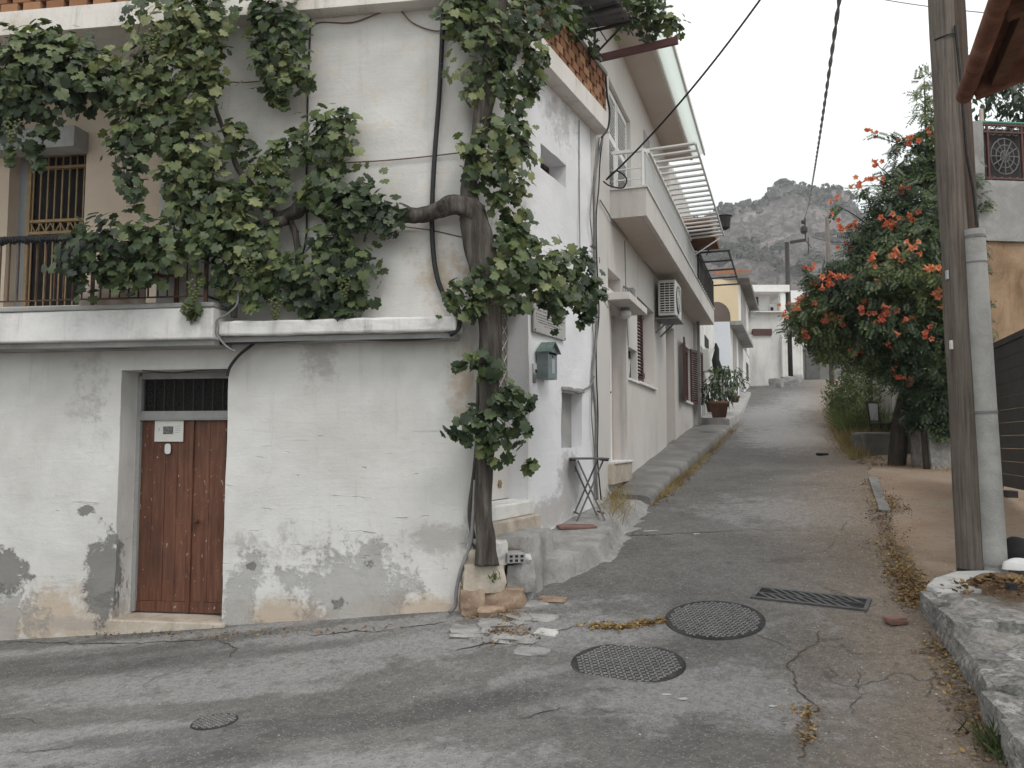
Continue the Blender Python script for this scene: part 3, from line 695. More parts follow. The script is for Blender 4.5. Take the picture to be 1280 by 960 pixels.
# clay block parapet (open bond) on the cornice
SHADEB = surf('brown_gap_shade', [(.05, .028, .018), (.09, .05, .032)], 4, .95, 0)
def lattice(P, s0, s1, z0, rows, o0, o1, name):
    mb = MB(); bw, gap, bh = .19, .06, .095
    for r_ in range(rows):
        s = s0-(.125 if r_ % 2 else 0); z = z0+r_*(bh+.008)
        while s < s1:
            a, b = max(s, s0), min(s+bw, s1)
            if b-a > .03: mb.fbox(P, a+.002, b-.002, z, z+bh, o0+random.uniform(-.004, .004), o1+random.uniform(-.006, .006))
            s += bw+gap
    o = mb.build(name, BRICKM, h1, bevel=.004)
    mb = MB(); mb.fbox(P, s0, s1, z0+rows*(bh+.008), z0+rows*(bh+.008)+.05, o0-.02, o1+.02); mb.build('parapet_coping', SOFFIT, o)
    mb = MB(); mb.fbox(P, s0, s1, z0, z0+rows*(bh+.008)-.01, o0-.06, o0-.03); mb.build('gap_shade_sheet', SHADEB, o)  # dark sheet put in behind the bricks; its colour imitates shade in the gaps
lattice(FRONT, -7.5, -.1, bz1+.002, 5, .02, .15, 'brick_parapet')
lattice(SIDE, .05, SEND+.03, bz1+.002, 5, .02, .15, 'brick_parapet')

# loggia behind the balcony
LB = -1.12; wl = -6.6
dl_, dr_ = fu(8, LB, 300), fu(104, LB, 300); dzt = fz(60, 188, LB); fl = slabtop-.05
def flat(P, off):
    def f(s, z): return P.pt(s, z, off+.008*mn.noise(Vector((s*1.3, z*1.3, 5)))), P.n
    return f
lg = wall_grid(flat(FRONT, LB), wl, lr+.0, fl, ltop+.02, .2, [(dl_, dr_, fl, dzt, .22)], 'loggia_wall', CREAM, h1); sharp(lg)
mb = MB(); mb.fbox(FRONT, wl, lr, fl-.1, fl, LB-.3, -.03); mb.build('loggia_floor', CONC, h1)
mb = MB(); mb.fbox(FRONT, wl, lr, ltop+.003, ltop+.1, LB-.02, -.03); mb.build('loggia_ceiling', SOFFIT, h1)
mb = MB(); mb.fbox(FRONT, dl_-.12, dr_+.02, fz(60, 186, LB+.2), fz(60, 160, LB+.2), LB+.002, LB+.24); mb.build('door_hood', GREYDOOR, h1, bevel=.006)
# balcony door: tan iron leaf with bars and scalloped sheet
bd_ = LB-.21
bl_, br2 = fu(36, bd_, 300), dr_; bz_t = fz(60, 191, bd_)
mb = MB(); mb.fbox(FRONT, dl_-.02, dr_+.02, fl, dzt+.02, bd_-.03, bd_-.01); bdoor = mb.build('balcony_door', DARKIN, h1)
mb = MB(); mb.fbox(FRONT, dl_, bl_, fl, dzt, bd_, bd_+.05); mb.build('side_panel', surf('blue_grey_paint', [(.22, .235, .25), (.28, .295, .31)], 3, .7, .1, .003), bdoor)
mb = MB()
for a, b in ((bl_, bl_+.045), (br2-.05, br2)): mb.fbox(FRONT, a, b, fl, bz_t, bd_, bd_+.06)
zm = fz(60, 278, bd_)
for z in (bz_t-.05, fz(60, 212, bd_), zm, zm-.02-.12, fl+.12, fl+.02): mb.fbox(FRONT, bl_, br2, z-.012, z+.02, bd_, bd_+.055)
mb.build('door_frame', GILT, bdoor)
mb = MB(); n = 9
for i in range(n):
    u = bl_+.06+(br2-bl_-.12)*i/(n-1); mb.bar(FRONT.pt(u, fl+.13, bd_+.03), FRONT.pt(u, bz_t-.05, bd_+.03), .014)
for i in range(6):
    u = bl_+.05+(br2-bl_-.1)*i/6; w_ = (br2-bl_-.1)/6
    for zb2 in (zm-.13, fl+.03):
        mb.bar(FRONT.pt(u, zb2+.11, bd_+.035), FRONT.pt(u+w_/2, zb2, bd_+.035), .012); mb.bar(FRONT.pt(u+w_/2, zb2, bd_+.035), FRONT.pt(u+w_, zb2+.11, bd_+.035), .012)
mb.build('door_grille', GILT, bdoor)
# loggia mat: railing
ro = so0-.06
zr1 = fz(40, 299, ro); zr0 = fz(40, 376, ro); ue = fu(258, ro, 340)
rl = MB(); rl.tube([FRONT.pt(u, zr1+.008*math.sin(u*9), ro) for u in np.linspace(-7.5, ue, 40)], .022, 8); rl.bar(FRONT.pt(-7.5, zr0, ro), FRONT.pt(ue, zr0, ro), .02, .012)
rl.bar(FRONT.pt(ue, zt, ro), FRONT.pt(ue, zr1+.02, ro), .03); rl.bar(FRONT.pt(ue, zr1, ro), FRONT.pt(ue, zr1, 0), .02); rl.bar(FRONT.pt(ue, zr0, ro), FRONT.pt(ue, zr0, 0), .02)
u = -7.4
while u < ue: 
    if abs((u*10) % 12) < 1: rl.bar(FRONT.pt(u, zt-.01, ro), FRONT.pt(u, zr1, ro), .024)
    u += .1
rail = rl.build('railing', RUSTIRON, h1)
mb = MB(); u = ue-.09
while u > -7.5: mb.bar(FRONT.pt(u, zr0, ro), FRONT.pt(u, zr1, ro), .012); u -= .095
mb.build('railing_bars', RUSTIRON, rail)
mb = MB()
for k in range(60):
    u = -4.2-.9+.031*k+0; 
    if u > -3.35: break
    mb.tube([FRONT.pt(u, zr1+.02, ro+.02), FRONT.pt(u+.01, zr1+.04*random.random()-.03, ro+.035), FRONT.pt(u+.02, zr1-.03-.03*random.random(), ro+.02)], .016, 5)
mb.build('dark_wrapping', BAGB, rail, True)

# things on the balcony
def chair_small(loc, P, m, label, name='chair', backdir=1, k=1):
    t = thing(name, label, 'chair', loc); L = Vector(loc); d, n = P.d, P.n
    for a in (-1, 1):
        for b in (-1, 1):
            mb = MB(); mb.bar(L+d*a*.18+n*b*.17, L+d*a*.18+n*b*.17+Vector((0, 0, .44*k)), .032); mb.build('leg', m, t)
    mb = MB(); mb.box(L+Vector((0, 0, .45*k)), (.42, .40, .03), (d, n, Vector((0, 0, 1)))); mb.build('seat', m, t, bevel=.01)
    mb = MB()
    for a in (-1, 1): mb.bar(L+d*a*.19-n*.18*backdir+Vector((0, 0, .45*k)), L+d*a*.18-n*.22*backdir+Vector((0, 0, .92*k)), .03)
    pts = [L+d*(.19*math.cos(t_))-n*.22*backdir+Vector((0, 0, (.84+.10*math.sin(t_))*k)) for t_ in np.linspace(0, math.pi, 9)]
    for p, q in zip(pts, pts[1:]): mb.bar(p, q, .03, .06)
    for zz_ in (.6, .72): mb.bar(L+d*-.18-n*.2*backdir+Vector((0, 0, zz_*k)), L+d*.18-n*.2*backdir+Vector((0, 0, zz_*k)), .05, .015)
    mb.build('backrest', m, t, bevel=.006)
c = FRONT.pt(fu(203, 0, 350), fl, -.12)
chair_small(c, FRONT, surf('red_brown_wood', [(.11, .04, .025), (.18, .07, .042)], 8, .5, .1, .003), 'reddish brown wooden chair behind the balcony railing under the vine', 'chair', -1, .68)
# striped cloth drying inside the railing
mb = MB(); ua, ub = fu(100, ro-.05, 370), fu(180, ro-.05, 370); zz0 = zt+.02; n = 40
for i in range(n+1):
    u = ua+(ub-ua)*i/n; o = ro-.06+.018*math.sin(u*32)
    mb.v += [FRONT.pt(u, zz0, o), FRONT.pt(u, zz0+.22+.02*mn.noise(Vector((u*4, 0, 0))), o-.012)]
    if i: k = 2*i; mb.f.append((k-2, k, k+1, k-1))
ob = mb.build('cloth', surf('pinkish_cloth', [(.50, .40, .34), (.6, .5, .44), (.66, .6, .56)], 5, .9, .1, .002), None, True, label='pale pinkish cloth hung low inside the balcony railing', cat='cloth')
ob.modifiers.new('thick', 'SOLIDIFY').thickness = .006

# side door, steps, windows
dpt = -.25
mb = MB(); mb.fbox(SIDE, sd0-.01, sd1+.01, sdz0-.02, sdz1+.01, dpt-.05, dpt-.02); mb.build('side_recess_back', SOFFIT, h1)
fr = MB(); la_, lb_ = sd0+.03, SIDE.u(636, dpt, 500)
fr.fbox(SIDE, lb_, lb_+.06, sdz0, sdz1, dpt-.02, dpt+.05); fr.fbox(SIDE, sd0, sd0+.05, sdz0, sdz1, dpt-.02, dpt+.05); fr.fbox(SIDE, sd0, lb_, sdz1-.07, sdz1, dpt-.02, dpt+.05); fr.fbox(SIDE, lb_+.06, sd1, sdz0, sdz1, dpt-.02, dpt+.01)
sdoor = fr.build('side_door', WHITE, h1)
mb = MB(); mb.fbox(SIDE, sd0+.05, lb_-.004, sdz0+.01, sdz0+.95, dpt-.015, dpt+.02); mb.build('door_panel', ROWB, sdoor)
mb = MB(); mb.fbox(SIDE, sd0+.05, lb_-.004, sdz0+.96, sdz1-.07, dpt-.015, dpt+.005); mb.build('door_glass', surf('dull_glass', [(.13, .12, .115), (.2, .185, .175)], 3, .25, 0, spec=.5), sdoor)
mb = MB(); k = 7; dx = (lb_-sd0-.06)/4
for i in range(-8, 9):
    for sgn in (-1, 1):
        z = sdz0+.96+i*.16
        for a_, b_ in ((0, 4),):
            p0 = [sd0+.055, z if sgn > 0 else z+4*dx*1.0]; p1 = [lb_-.01, z+4*dx if sgn > 0 else z]
            # clip to the panel height
            lo_, hi_ = sdz0+.97, sdz1-.08
            (xa, za_), (xb, zb2) = p0, p1
            def at_z(zc): return xa+(xb-xa)*(zc-za_)/(zb2-za_)
            pts = []
            for x_, z_ in (p0, p1): pts.append((x_, z_) if lo_ <= z_ <= hi_ else (at_z(lo_ if z_ < lo_ else hi_), lo_ if z_ < lo_ else hi_))
            if all(sd0+.05 <= x_ <= lb_ for x_, _ in pts) and pts[0] != pts[1]: mb.bar(SIDE.pt(pts[0][0], pts[0][1], dpt+.012), SIDE.pt(pts[1][0], pts[1][1], dpt+.012), .010, .006)
mb.build('diamond_grille', ROWB, sdoor)
mb = MB(); c = SIDE.px(625, 605, dpt+.03)
for k in range(6):
    a = k*math.pi/3; mb.tube([c, c+SIDE.d*.045*math.cos(a)+Vector((0, 0, .045*math.sin(a))), c+SIDE.d*.03*math.cos(a+.9)+Vector((0, 0, .03*math.sin(a+.9)))], .006, 4)
mb.build('rosette', GILT, sdoor)
za = SIDE.z(640, 650, .03); zb2 = sdz0-.01
mb = MB(); mb.fbox(SIDE, sd0-.12, sd1+.04, za+.02, zb2, -.26, .04); noisy(mb.build('door_sill', WHITEOLD, h1, bevel=.012), .01, .2, 3)
mb = MB(); mb.fbox(SIDE, sd0-.2, sd1+.06, za-.14, za+.018, -.1, .11); noisy(mb.build('door_step', STONEB, h1, bevel=.014), .014, .2, 3)
def win_back(a, b, z0, z1, dep, name, m=GLASSD, fm=None):
    mb = MB(); mb.fbox(SIDE, a-.01, b+.01, z0-.01, z1+.01, -dep-.03, -dep+.006); o = mb.build(name, m, h1)
    return o
o = win_back(w1a, w1b, w1z0, w1z1, .25, 'upper_window')
mb = MB()
for a, b, c_, d_ in ((w1a, w1b, w1z0, w1z0+.04), (w1a, w1b, w1z1-.04, w1z1), (w1a, w1a+.05, w1z0, w1z1), (w1b-.05, w1b, w1z0, w1z1), ((w1a+w1b)/2-.02, (w1a+w1b)/2+.02, w1z0, w1z1)): mb.fbox(SIDE, a, b, c_, d_, -.244, -.215)
mb.build('frame', RUSTIRON, o)
o = win_back(w2a, w2b, w2z0, w2z1, .14, 'blocked_window', SOFFIT)
mb = MB(); mb.fbox(SIDE, w2a-.02, w2b+.03, w2z1+.002, w2z1+.05, -.02, .035); noisy(mb.build('broken_lintel', SOFFIT, h1, bevel=.01), .05, .15, 3)
# fuse box / chipped lamp socket under the cornice on the street side
c = SIDE.px(731, 143, .16)
# ------------------------------------------------------------------ plaque, letter box, bell
ua, ub = SIDE.u(667.5, .03, 400), SIDE.u(706.5, .03, 410); za, zb2 = SIDE.z(706.5, 426, .03), SIDE.z(706.5, 387, .03)
pq = thing('wall_plaque', 'grey marble plaque with lines of dark lettering fixed above the letter box', 'plaque', SIDE.pt((ua+ub)/2, za, .02))
mb = MB(); mb.fbox(SIDE, ua, ub, za, zb2, .012, .035); mb.build('slab', MARBLE, pq, bevel=.003)
mb = MB(); W = ub-ua; H = zb2-za
rows = [(.86, .055, .93, .024, .8), (.74, .05, .5, .03, .7), (.63, .06, .82, .016, .55), (.52, .05, .95, .014, .5), (.44, .05, .9, .012, .45), (.36, .05, .8, .011, .4), (.29, .12, .86, .011, .4), (.21, .3, .7, .011, .4)]
for f, a, b, hh, wgt in rows:
    x = ua+W*a
    while x < ua+W*b:
        lw = random.uniform(.5, 1)*hh*.95
        z = za+H*f
        if random.random() > .14:
            t_ = hh*.22
            mb.fbox(SIDE, x, x+t_, z, z+hh, .0352, .0364)                         # letter strokes
            k = random.random()
            if k < .6: mb.fbox(SIDE, x+t_, x+lw, z+hh*.8, z+hh, .0352, .0362)
            if k > .3: mb.fbox(SIDE, x+t_, x+lw*.9, z+hh*.4, z+hh*.58, .0352, .0362)
            if k < .8 and k > .2: mb.fbox(SIDE, x+lw-t_, x+lw, z, z+hh*.8, .0352, .0361)
        x += lw+hh*.3
mb.build('lettering', INK, pq)
mb = MB()
for u_ in (ua+.02, ub-.02):
    for z_ in (za+.02, zb2-.02): mb.tube([SIDE.pt(u_, z_, .03), SIDE.pt(u_, z_, .042)], .009, 8)
mb.build('screws', RUSTIRON, pq)
# letter box: side-lit grey green steel box with pitched lid, facing the street
ma, mbb = SIDE.u(678, .02, 450), SIDE.u(693, .17, 450)
z0_, z1_ = SIDE.z(684, 473.5, .1), SIDE.z(684, 437, .1); mc = (ma+mbb)/2; hw = .125; o1 = .145
lbx = thing('letter_box', 'grey green metal letter box with pitched lid mounted on the white side wall', 'letter box', SIDE.pt(mc, z0_, .08))
mb = MB(); mb.fbox(SIDE, mc-hw, mc+hw, z0_, z1_-.012, .012, o1); mb.poly([SIDE.pt(mc-hw, z1_-.012, o1), SIDE.pt(mc+hw, z1_-.012, o1), SIDE.pt(mc, z1_+.075, o1)]); mb.poly([SIDE.pt(mc+hw, z1_-.012, .014), SIDE.pt(mc-hw, z1_-.012, .014), SIDE.pt(mc, z1_+.075, .014)]); mb.build('body', GREENBOX, lbx, bevel=.004)
mb = MB()
for sgn in (-1, 1):
    a = [SIDE.pt(mc+sgn*(hw+.03), z1_-.025, o1+.035), SIDE.pt(mc, z1_+.088, o1+.035), SIDE.pt(mc, z1_+.088, .012), SIDE.pt(mc+sgn*(hw+.03), z1_-.025, .012)]
    b = [p-Vector((0, 0, .012)) for p in a]
    mb.hexa(b+a if sgn < 0 else b[::-1]+a[::-1])
mb.build('lid', GREENTOP, lbx, bevel=.003)
mb = MB(); mb.fbox(SIDE, mc-hw+.02, mc+hw-.02, z1_-.055, z1_-.035, o1+.0005, o1+.004); mb.build('slot', DARKIN, lbx)
mb = MB(); mb.fbox(SIDE, mc-hw+.03, mc+hw-.03, z1_-.034, z1_-.028, o1+.0005, o1+.025); mb.build('slot_flap', GREENTOP, lbx)
mb = MB(); mb.fbox(SIDE, mc-.035, mc+.05, z1_-.25, z1_-.10, o1+.0005, o1+.004); mb.build('name_window', SILVER, lbx)
mb = MB(); p = SIDE.pt(mc-.01, z1_-.075, o1); mb.tube([p, p+SIDE.n*.008], .011, 8); mb.build('keyhole', BLACKM, lbx)
u_, z_ = sh(666, 462)
bl2 = thing('door_bell', 'small pale door bell with grey button beside the letter box', 'door bell', SIDE.pt(u_, z_-.06, .01))
mb = MB(); mb.fbox(SIDE, u_-.03, u_+.03, z_-.045, z_+.065, .008, .035); mb.build('case', ACW, bl2, bevel=.006)
mb = MB(); mb.fbox(SIDE, u_-.022, u_+.022, z_-.035, z_+.0, .0352, .042); mb.build('button', BLACKM, bl2, bevel=.003)
mb = MB(); mb.fbox(SIDE, u_-.03, u_+.03, z_-.14, z_-.055, .008, .03); mb.build('lower_case', CABLEG, bl2, bevel=.005)

# steel beam and sheet of the roof arbour overhanging the street
az = SIDE.z(768, 72, .3)
ar = thing('roof_arbour', 'dark red steel arbour beams and corrugated sheet projecting from the roof over the street', 'arbour', SIDE.pt(3.2, H1Z, 0))
for s_, l0, l1 in ((3.28, -2.2, 1.12), (1.2, -2.2, 1.12), (-.4, -2.2, .7)):
    mb = MB(); mb.bar(SIDE.pt(s_, az, l0), SIDE.pt(s_, az+.05, l1), .05, .09); mb.build('beam', DARKRED, ar)
for s_ in (3.28, 1.2):
    mb = MB(); mb.bar(SIDE.pt(s_, H1Z-.01, -.2), SIDE.pt(s_, az, -.2), .05); mb.bar(SIDE.pt(s_, H1Z-.01, -2.1), SIDE.pt(s_, az, -2.1), .05); mb.build('post', DARKRED, ar)
mb = MB(); N = 40; s0_, s1_ = 1.9, 2.95
for i in range(N+1):
    s_ = s0_+(s1_-s0_)*i/N; dz = .02*math.sin(i*1.25)
    mb.v += [SIDE.pt(s_, az+.32+dz, -.4), SIDE.pt(s_, az+.26+dz, .62)]
    if i: k = 2*i; mb.f.append((k-2, k-1, k+1, k))
o = mb.build('corrugated_sheet', SHEET, ar, True); o.modifiers.new('t', 'SOLIDIFY').thickness = .01
mb = MB()
for off in (.2, .55): mb.tube([SIDE.pt(s_, az+.25-.02*math.sin(s_*2), off) for s_ in np.linspace(.8, 3.3, 12)], .008, 5)
for s_ in (1.95, 2.5, 2.92): mb.bar(SIDE.pt(s_, az+.22, -.4), SIDE.pt(s_, az+.22, .64), .03)
mb.bar(SIDE.pt(3.0, az-.03, .16), SIDE.pt(3.0, az+.33, .6), .02); mb.bar(SIDE.pt(3.05, H1Z+.6, .1), SIDE.pt(3.05, az+.3, .12), .03)
mb.build('support_rods', BLACKM, ar)

# ================================================================== cables on the corner house
def cable(name, pts, r, m, label, cat='cable', group=None, sag=0, n=6):
    mb = MB(); P = [Vector(p) for p in pts]
    out = []
    for i in range(len(P)-1):                      # Catmull-Rom through the points
        p0, p1, p2, p3 = P[max(i-1, 0)], P[i], P[i+1], P[min(i+2, len(P)-1)]
        for k in range(8):
            t = k/8; out.append(.5*((2*p1)+(-p0+p2)*t+(2*p0-5*p1+4*p2-p3)*t*t+(-p0+3*p1-3*p2+p3)*t**3))
    out.append(P[-1]); mb.tube(out, r, n)
    return mb.build(name, m, None, True, label=label, cat=cat, group=group)
F = lambda pts, off: [FRONT.px(x, y, off) for x, y in pts]
S_ = lambda pts, off: [SIDE.px(x, y, off) for x, y in pts]
cable('conduit', F([(556, -40), (553, 40), (549, 120), (543, 200), (540, 270), (542, 320), (549, 355), (562, 382)], .045)+[FRONT.px(573, 398, .20), FRONT.px(573, 410, .26), FRONT.px(562, 419, .27)], .022, CABLE, 'thick black conduit running down the white front wall near the corner', 'conduit', n=8)
cable('cable_bundle', F([(-40, 433), (80, 434), (150, 434), (200, 431), (260, 429), (330, 427), (420, 423), (500, 424), (550, 421), (570, 413), (577, 400)], .20), .018, CABLE, 'thick black cable bundle strung under the balcony slab and ledge', n=8)
cable('cable', F([(-40, 428), (60, 431), (130, 430), (180, 427), (250, 425), (330, 421), (420, 419), (520, 418)], .17), .008, CABLEG, 'thin grey cable lying above the thick bundle under the balcony slab')
cable('cable', F([(318, 429), (300, 443), (288, 458), (284, 470)], .06), .014, CABLE, 'short black cable dropping to the right corner of the cellar door')
cable('cable', F([(284, 462), (250, 463), (215, 466), (178, 463)], .01), .007, CABLE, 'black cable along the lintel of the cellar door')
cable('cable', F([(296, 350), (297, 378), (285, 392), (272, 400), (270, 415), (282, 432), (295, 440)], .33), .010, CABLEG, 'grey cable looping over the end of the balcony slab')
cable('cable', F([(388, 35), (400, 28), (440, 28), (475, 16), (497, 11), (515, 28), (540, 38), (560, 38)], .02), .006, CABLER, 'thin brown cable looping across the top of the front wall')
cable('cable', F([(350, 208), (385, 205), (440, 203), (500, 199), (575, 191)], .018), .006, CABLER, 'thin brown cable crossing the front wall at mid height')
cable('cable', F([(262, 100), (300, 103), (330, 101)], .018), .006, CABLER, 'short pale brown cable left of the hanging vine clump')
cable('cable', F([(500, 283), (540, 288), (580, 297)], .018), .005, CABLER, 'thin reddish cable just below the bare vine limb')
cable('cable', F([(388, 20), (386, 90), (384, 150), (383, 230), (383, 290), (378, 320)], .025), .009, CABLE, 'thin black cable hanging straight down the front wall behind the vine')
cable('cable', F([(372, 288), (372, 300), (377, 318), (378, 360), (376, 395)], .03), .011, BARK, 'brown cord dropping from the vine limb to the ledge', 'cord')
cable('cable', S_([(724, 150), (724, 220), (725, 320), (725, 340)], .015), .007, CABLEG, 'thin grey cable down the white side wall from the cornice')
zc = [(752, 172), (748, 200), (744, 235), (742, 270), (744, 320), (745, 390), (744, 430), (742, 470), (744, 520), (745, 570), (747, 625)]
for i, (dx, r_, m, lab) in enumerate(((0, .016, CABLEG, 'grey cable at the seam between the white corner house and greige house, thickest of three'), (3, .010, CABLE, 'black cable at the seam between the white corner house and greige house'), (-3, .008, CABLEG, 'thinnest grey cable left of the seam between the white corner house and greige house'))):
    cable('cable', S_([(x+dx+1.5*math.sin(y*.05+i*2), y) for x, y in zc], .03), r_, m, lab)
cable('cable', S_([(743, 470), (738, 482), (730, 487), (722, 492)], .03), .010, CABLEG, 'bent grey cable ending at the blocked window on the white side wall')
cable('cable', S_([(757, 95), (759, 120), (762, 140), (760, 160), (752, 172)], .19), .014, CABLE, 'black cable curling round the end of the cornice')
cable('cable', [FRONT.px(594, 600, .12), FRONT.px(591, 650, .14), FRONT.px(588, 680, .13), FRONT.px(577, 710, .14), FRONT.px(571, 735, .13), FRONT.px(569, 757, .14), FRONT.px(562, 765, .2)], .016, CABLEG, 'grey hose running down the corner beside the stone blocks', 'hose', n=8)
# ================================================================== the greige row house
RW = ROW
h2 = thing('row_house', 'long greige row house with white slatted balcony awning and maroon shutters', 'house', RW.pt(6, gz(3, 15), -2))
rh = RW.hit
def ru(px, off=0, py=450): return RW.u(px, off, py)
def rz(px, py, off=0): return RW.z(px, py, off)
def rect(px0, px1, zt, zb, off=0):
    """opening from its left and right edge and the heights of its top and bottom seen at px0"""
    a, b = ru(px0, off), ru(px1, off); return a, b, rz(px0, zb, off), rz(px0, zt, off)
REND = 11.7; SOF = 4.72; ROOF = EYE+6.0
d1a, d1b = ru(762.5), ru(783); d1z0, d1z1 = rz(783, 577), rz(762.5, 380)
t1 = rect(761, 777, 335, 362); 
wn1 = rect(797, 818, 371, 476); sw = rect(785.5, 796, 433, 472); d2a, d2b = ru(832.5), ru(843); d2z0 = rz(842, 566); d2z1 = rz(832.5, 402)
wn2 = rect(854.5, 862, 430, 500)
ud = (ru(764), ru(791), rz(764, 232), rz(764, 103)); uw = (ru(808), ru(815), rz(808, 215), rz(808, 170))
def flatw(P, amp=.006):
    def f(s, z): return P.pt(s, z, amp*mn.noise(Vector((s*.9, z*.9, 2)))), P.n
    return f
holes = [(d1a, d1b, d1z0, d1z1, .22), (*t1[:2], t1[2]+.03, t1[3], .2), (*wn1, .2), (*sw, .1), (d2a, d2b, d2z0, d2z1, .25), (*wn2, .12), (*ud, .12)]
sharp(wall_grid(flatw(RW), -.25, REND, -.2, ROOF, .3, holes, 'wall', ROWP, h2))
mb = MB()
e = [RW.pt(-.25, 0, 0), RW.pt(-.25, 0, -6.5), RW.pt(REND, 0, -6.5), RW.pt(REND, 0, 0)]
for p, q in ((e[1], e[0]), (e[2], e[1]), (e[3], e[2])): mb.quad(*[Vector((x.x, x.y, z)) for x, z in ((p, -.2), (q, -.2), (q, ROOF), (p, ROOF))])
mb.poly([Vector((x.x, x.y, ROOF+.02)) for x in e]); mb.build('rear_wall', ROWP, h2)
# plinth scuffs and doorstep
mb = MB(); mb.fbox(RW, d1a-.18, d1b+.02, d1z0-.28, d1z0-.005, -.2, .07); noisy(mb.build('door_threshold', STONEB, h2, bevel=.01), .008, .2, 2)
mb = MB(); mb.fbox(RW, d1a-.14, d1b+.03, d1z0-.005, d1z0+.025, -.2, .09); mb.build('threshold_slab', WHITEOLD, h2, bevel=.005)
# door 1
mb = MB(); mb.fbox(RW, d1a-.02, d1b+.02, d1z0, d1z1+.01, -.26, -.225); door1 = mb.build('front_door', GREYDOOR, h2)
mb = MB(); um_ = d1a+(d1b-d1a)*.52
mb.fbox(RW, d1a, um_-.05, d1z0+.02, d1z1, -.225, -.185); mb.build('door_leaf', surf('grey_door_leaf', [(.27, .26, .25), (.33, .32, .31)], 3, .6, .1, .002), door1, bevel=.005)
mb = MB(); mb.fbox(RW, um_-.045, um_+.05, d1z0, d1z1, -.225, -.12); mb.fbox(RW, d1a-.01, d1a+.05, d1z0, d1z1, -.224, -.16); mb.build('frame', WHITE, door1, bevel=.004)
mb = MB(); mb.fbox(RW, um_+.052, d1b, d1z0, d1z1, -.2245, -.205); mb.build('side_panel', PINK, door1)
mb = MB(); p = RW.pt(um_-.1, d1z0+1.0, -.185); mb.tube([p, p+RW.n*.05], .02, 8); mb.lathe(p+RW.n*.06-Vector((0, 0, .02)), [(.012, 0), (.03, .01), (.03, .03), (.012, .04)], 10); mb.build('handle', BLACKM, door1)
mb = MB(); mb.fbox(RW, t1[0]-.01, t1[1]+.01, t1[2], t1[3]+.01, -.22, -.19); mb.build('fanlight', PINK, h2)
hz0, hz1 = rz(790, 388, .28), rz(790, 376, .28)
mb = MB(); mb.fbox(RW, d1a-.12, d1b+.14, d1z1+.03, d1z1+.13, -.02, .30); mb.build('door_hood', ROWP, h2, bevel=.006)
lp = RW.pt((d1a+d1b)/2, d1z1+.03, .1)
lm = thing('porch_lamp', 'round pale lamp under the concrete hood of the first greige house door', 'lamp', lp-Vector((0, 0, .17)))
mb = MB(); mb.lathe(lp-Vector((0, 0, .05)), [(.06, 0), (.07, .05)], 12); mb.build('base', CABLEG, lm)
mb = MB(); mb.lathe(lp-Vector((0, 0, .16)), [(.03, 0), (.08, .03), (.095, .07), (.085, .11)], 14); mb.build('shade', ACW, lm, True)
# window 1 with maroon slatted shutter
mb = MB(); mb.fbox(RW, wn1[0]-.02, wn1[1]+.02, wn1[2]-.01, wn1[3]+.01, -.26, -.205); win1 = mb.build('window', PINK, h2)
def shutter(P, u, z0, z1, o, width, ang, name, par, slats=True):
    """hinged louvred leaf: hinge at (u, o), turned ANG from the wall"""
    h = P.pt(u, 0, o); d = (P.d*math.cos(ang)+P.n*math.sin(ang)); nn = (P.n*math.cos(ang)-P.d*math.sin(ang))
    up = Vector((0, 0, 1)); mb = MB()
    def bx(a, b, c, d_, t): mb.box(Vector((h.x, h.y, 0))+d*(a+b)/2+up*(c+d_)/2, (b-a, t, d_-c), (d, nn, up))
    bx(0, .06, z0, z1, .04); bx(width-.06, width, z0, z1, .04); bx(.06, width-.06, z0, z0+.07, .04); bx(.06, width-.06, z1-.07, z1, .04)
    n = int((z1-z0-.14)/.055)
    for i in range(n):
        z = z0+.07+(i+.5)*(z1-z0-.14)/n
        mb.box(Vector((h.x, h.y, 0))+d*width/2+up*z, (width-.12, .038, .012), (d, (nn+up*.7).normalized(), (up-nn*.7).normalized()))
    return mb.build(name, MAROON, par)
ws = wn1[1]-wn1[0]
shutter(RW, wn1[0]+.03, wn1[2]+.01, wn1[3]-.1, -.12, ws*.46, R(4), 'shutter', win1)
for z in (wn1[2]+.12, wn1[3]-.24):
    mb = MB(); mb.fbox(RW, wn1[0]+ws*.49, wn1[0]+ws*.60, z, z+.09, -.14, -.06); mb.build('shutter_hinge', MAROON, win1)
mb = MB(); mb.fbox(RW, wn1[0]+ws*.52, wn1[1]-.01, wn1[2], wn1[3]-.02, -.2045, -.18); mb.build('curtain', surf('pinkish_white', [(.52, .46, .45), (.58, .53, .52)], 3, .9, .1, .002), win1)
mb = MB(); mb.fbox(RW, wn1[0]-.05, wn1[1]+.05, wn1[2]-.045, wn1[2]-.003, -.2, .05); mb.build('window_sill', WHITE, win1, bevel=.004)
# small window with poster
mb = MB(); mb.fbox(RW, sw[0]-.01, sw[1]+.01, sw[2]-.01, sw[3]+.01, -.13, -.102); sw_o = mb.build('small_window', DARKIN, h2)
mb = MB(); a, b = sw[0]+.03, sw[1]-.05; mb.poly([RW.pt(a, sw[2]+.02, -.09), RW.pt(b-.15, sw[2]+.02, -.09), RW.pt(b, sw[2]+.35, -.09), RW.pt(b, sw[3]-.15, -.09), RW.pt(a, sw[3]-.12, -.09)]); mb.build('poster', surf('printed_poster', [(.3, .3, .3), (.5, .49, .48), (.66, .65, .64)], 9, .7, 0), sw_o).modifiers.new('t', 'SOLIDIFY').thickness = .004
mb = MB(); mb.fbox(RW, sw[0]-.04, sw[1]+.04, sw[2]-.04, sw[2]-.003, -.1, .035); mb.build('window_sill', WHITE, sw_o)
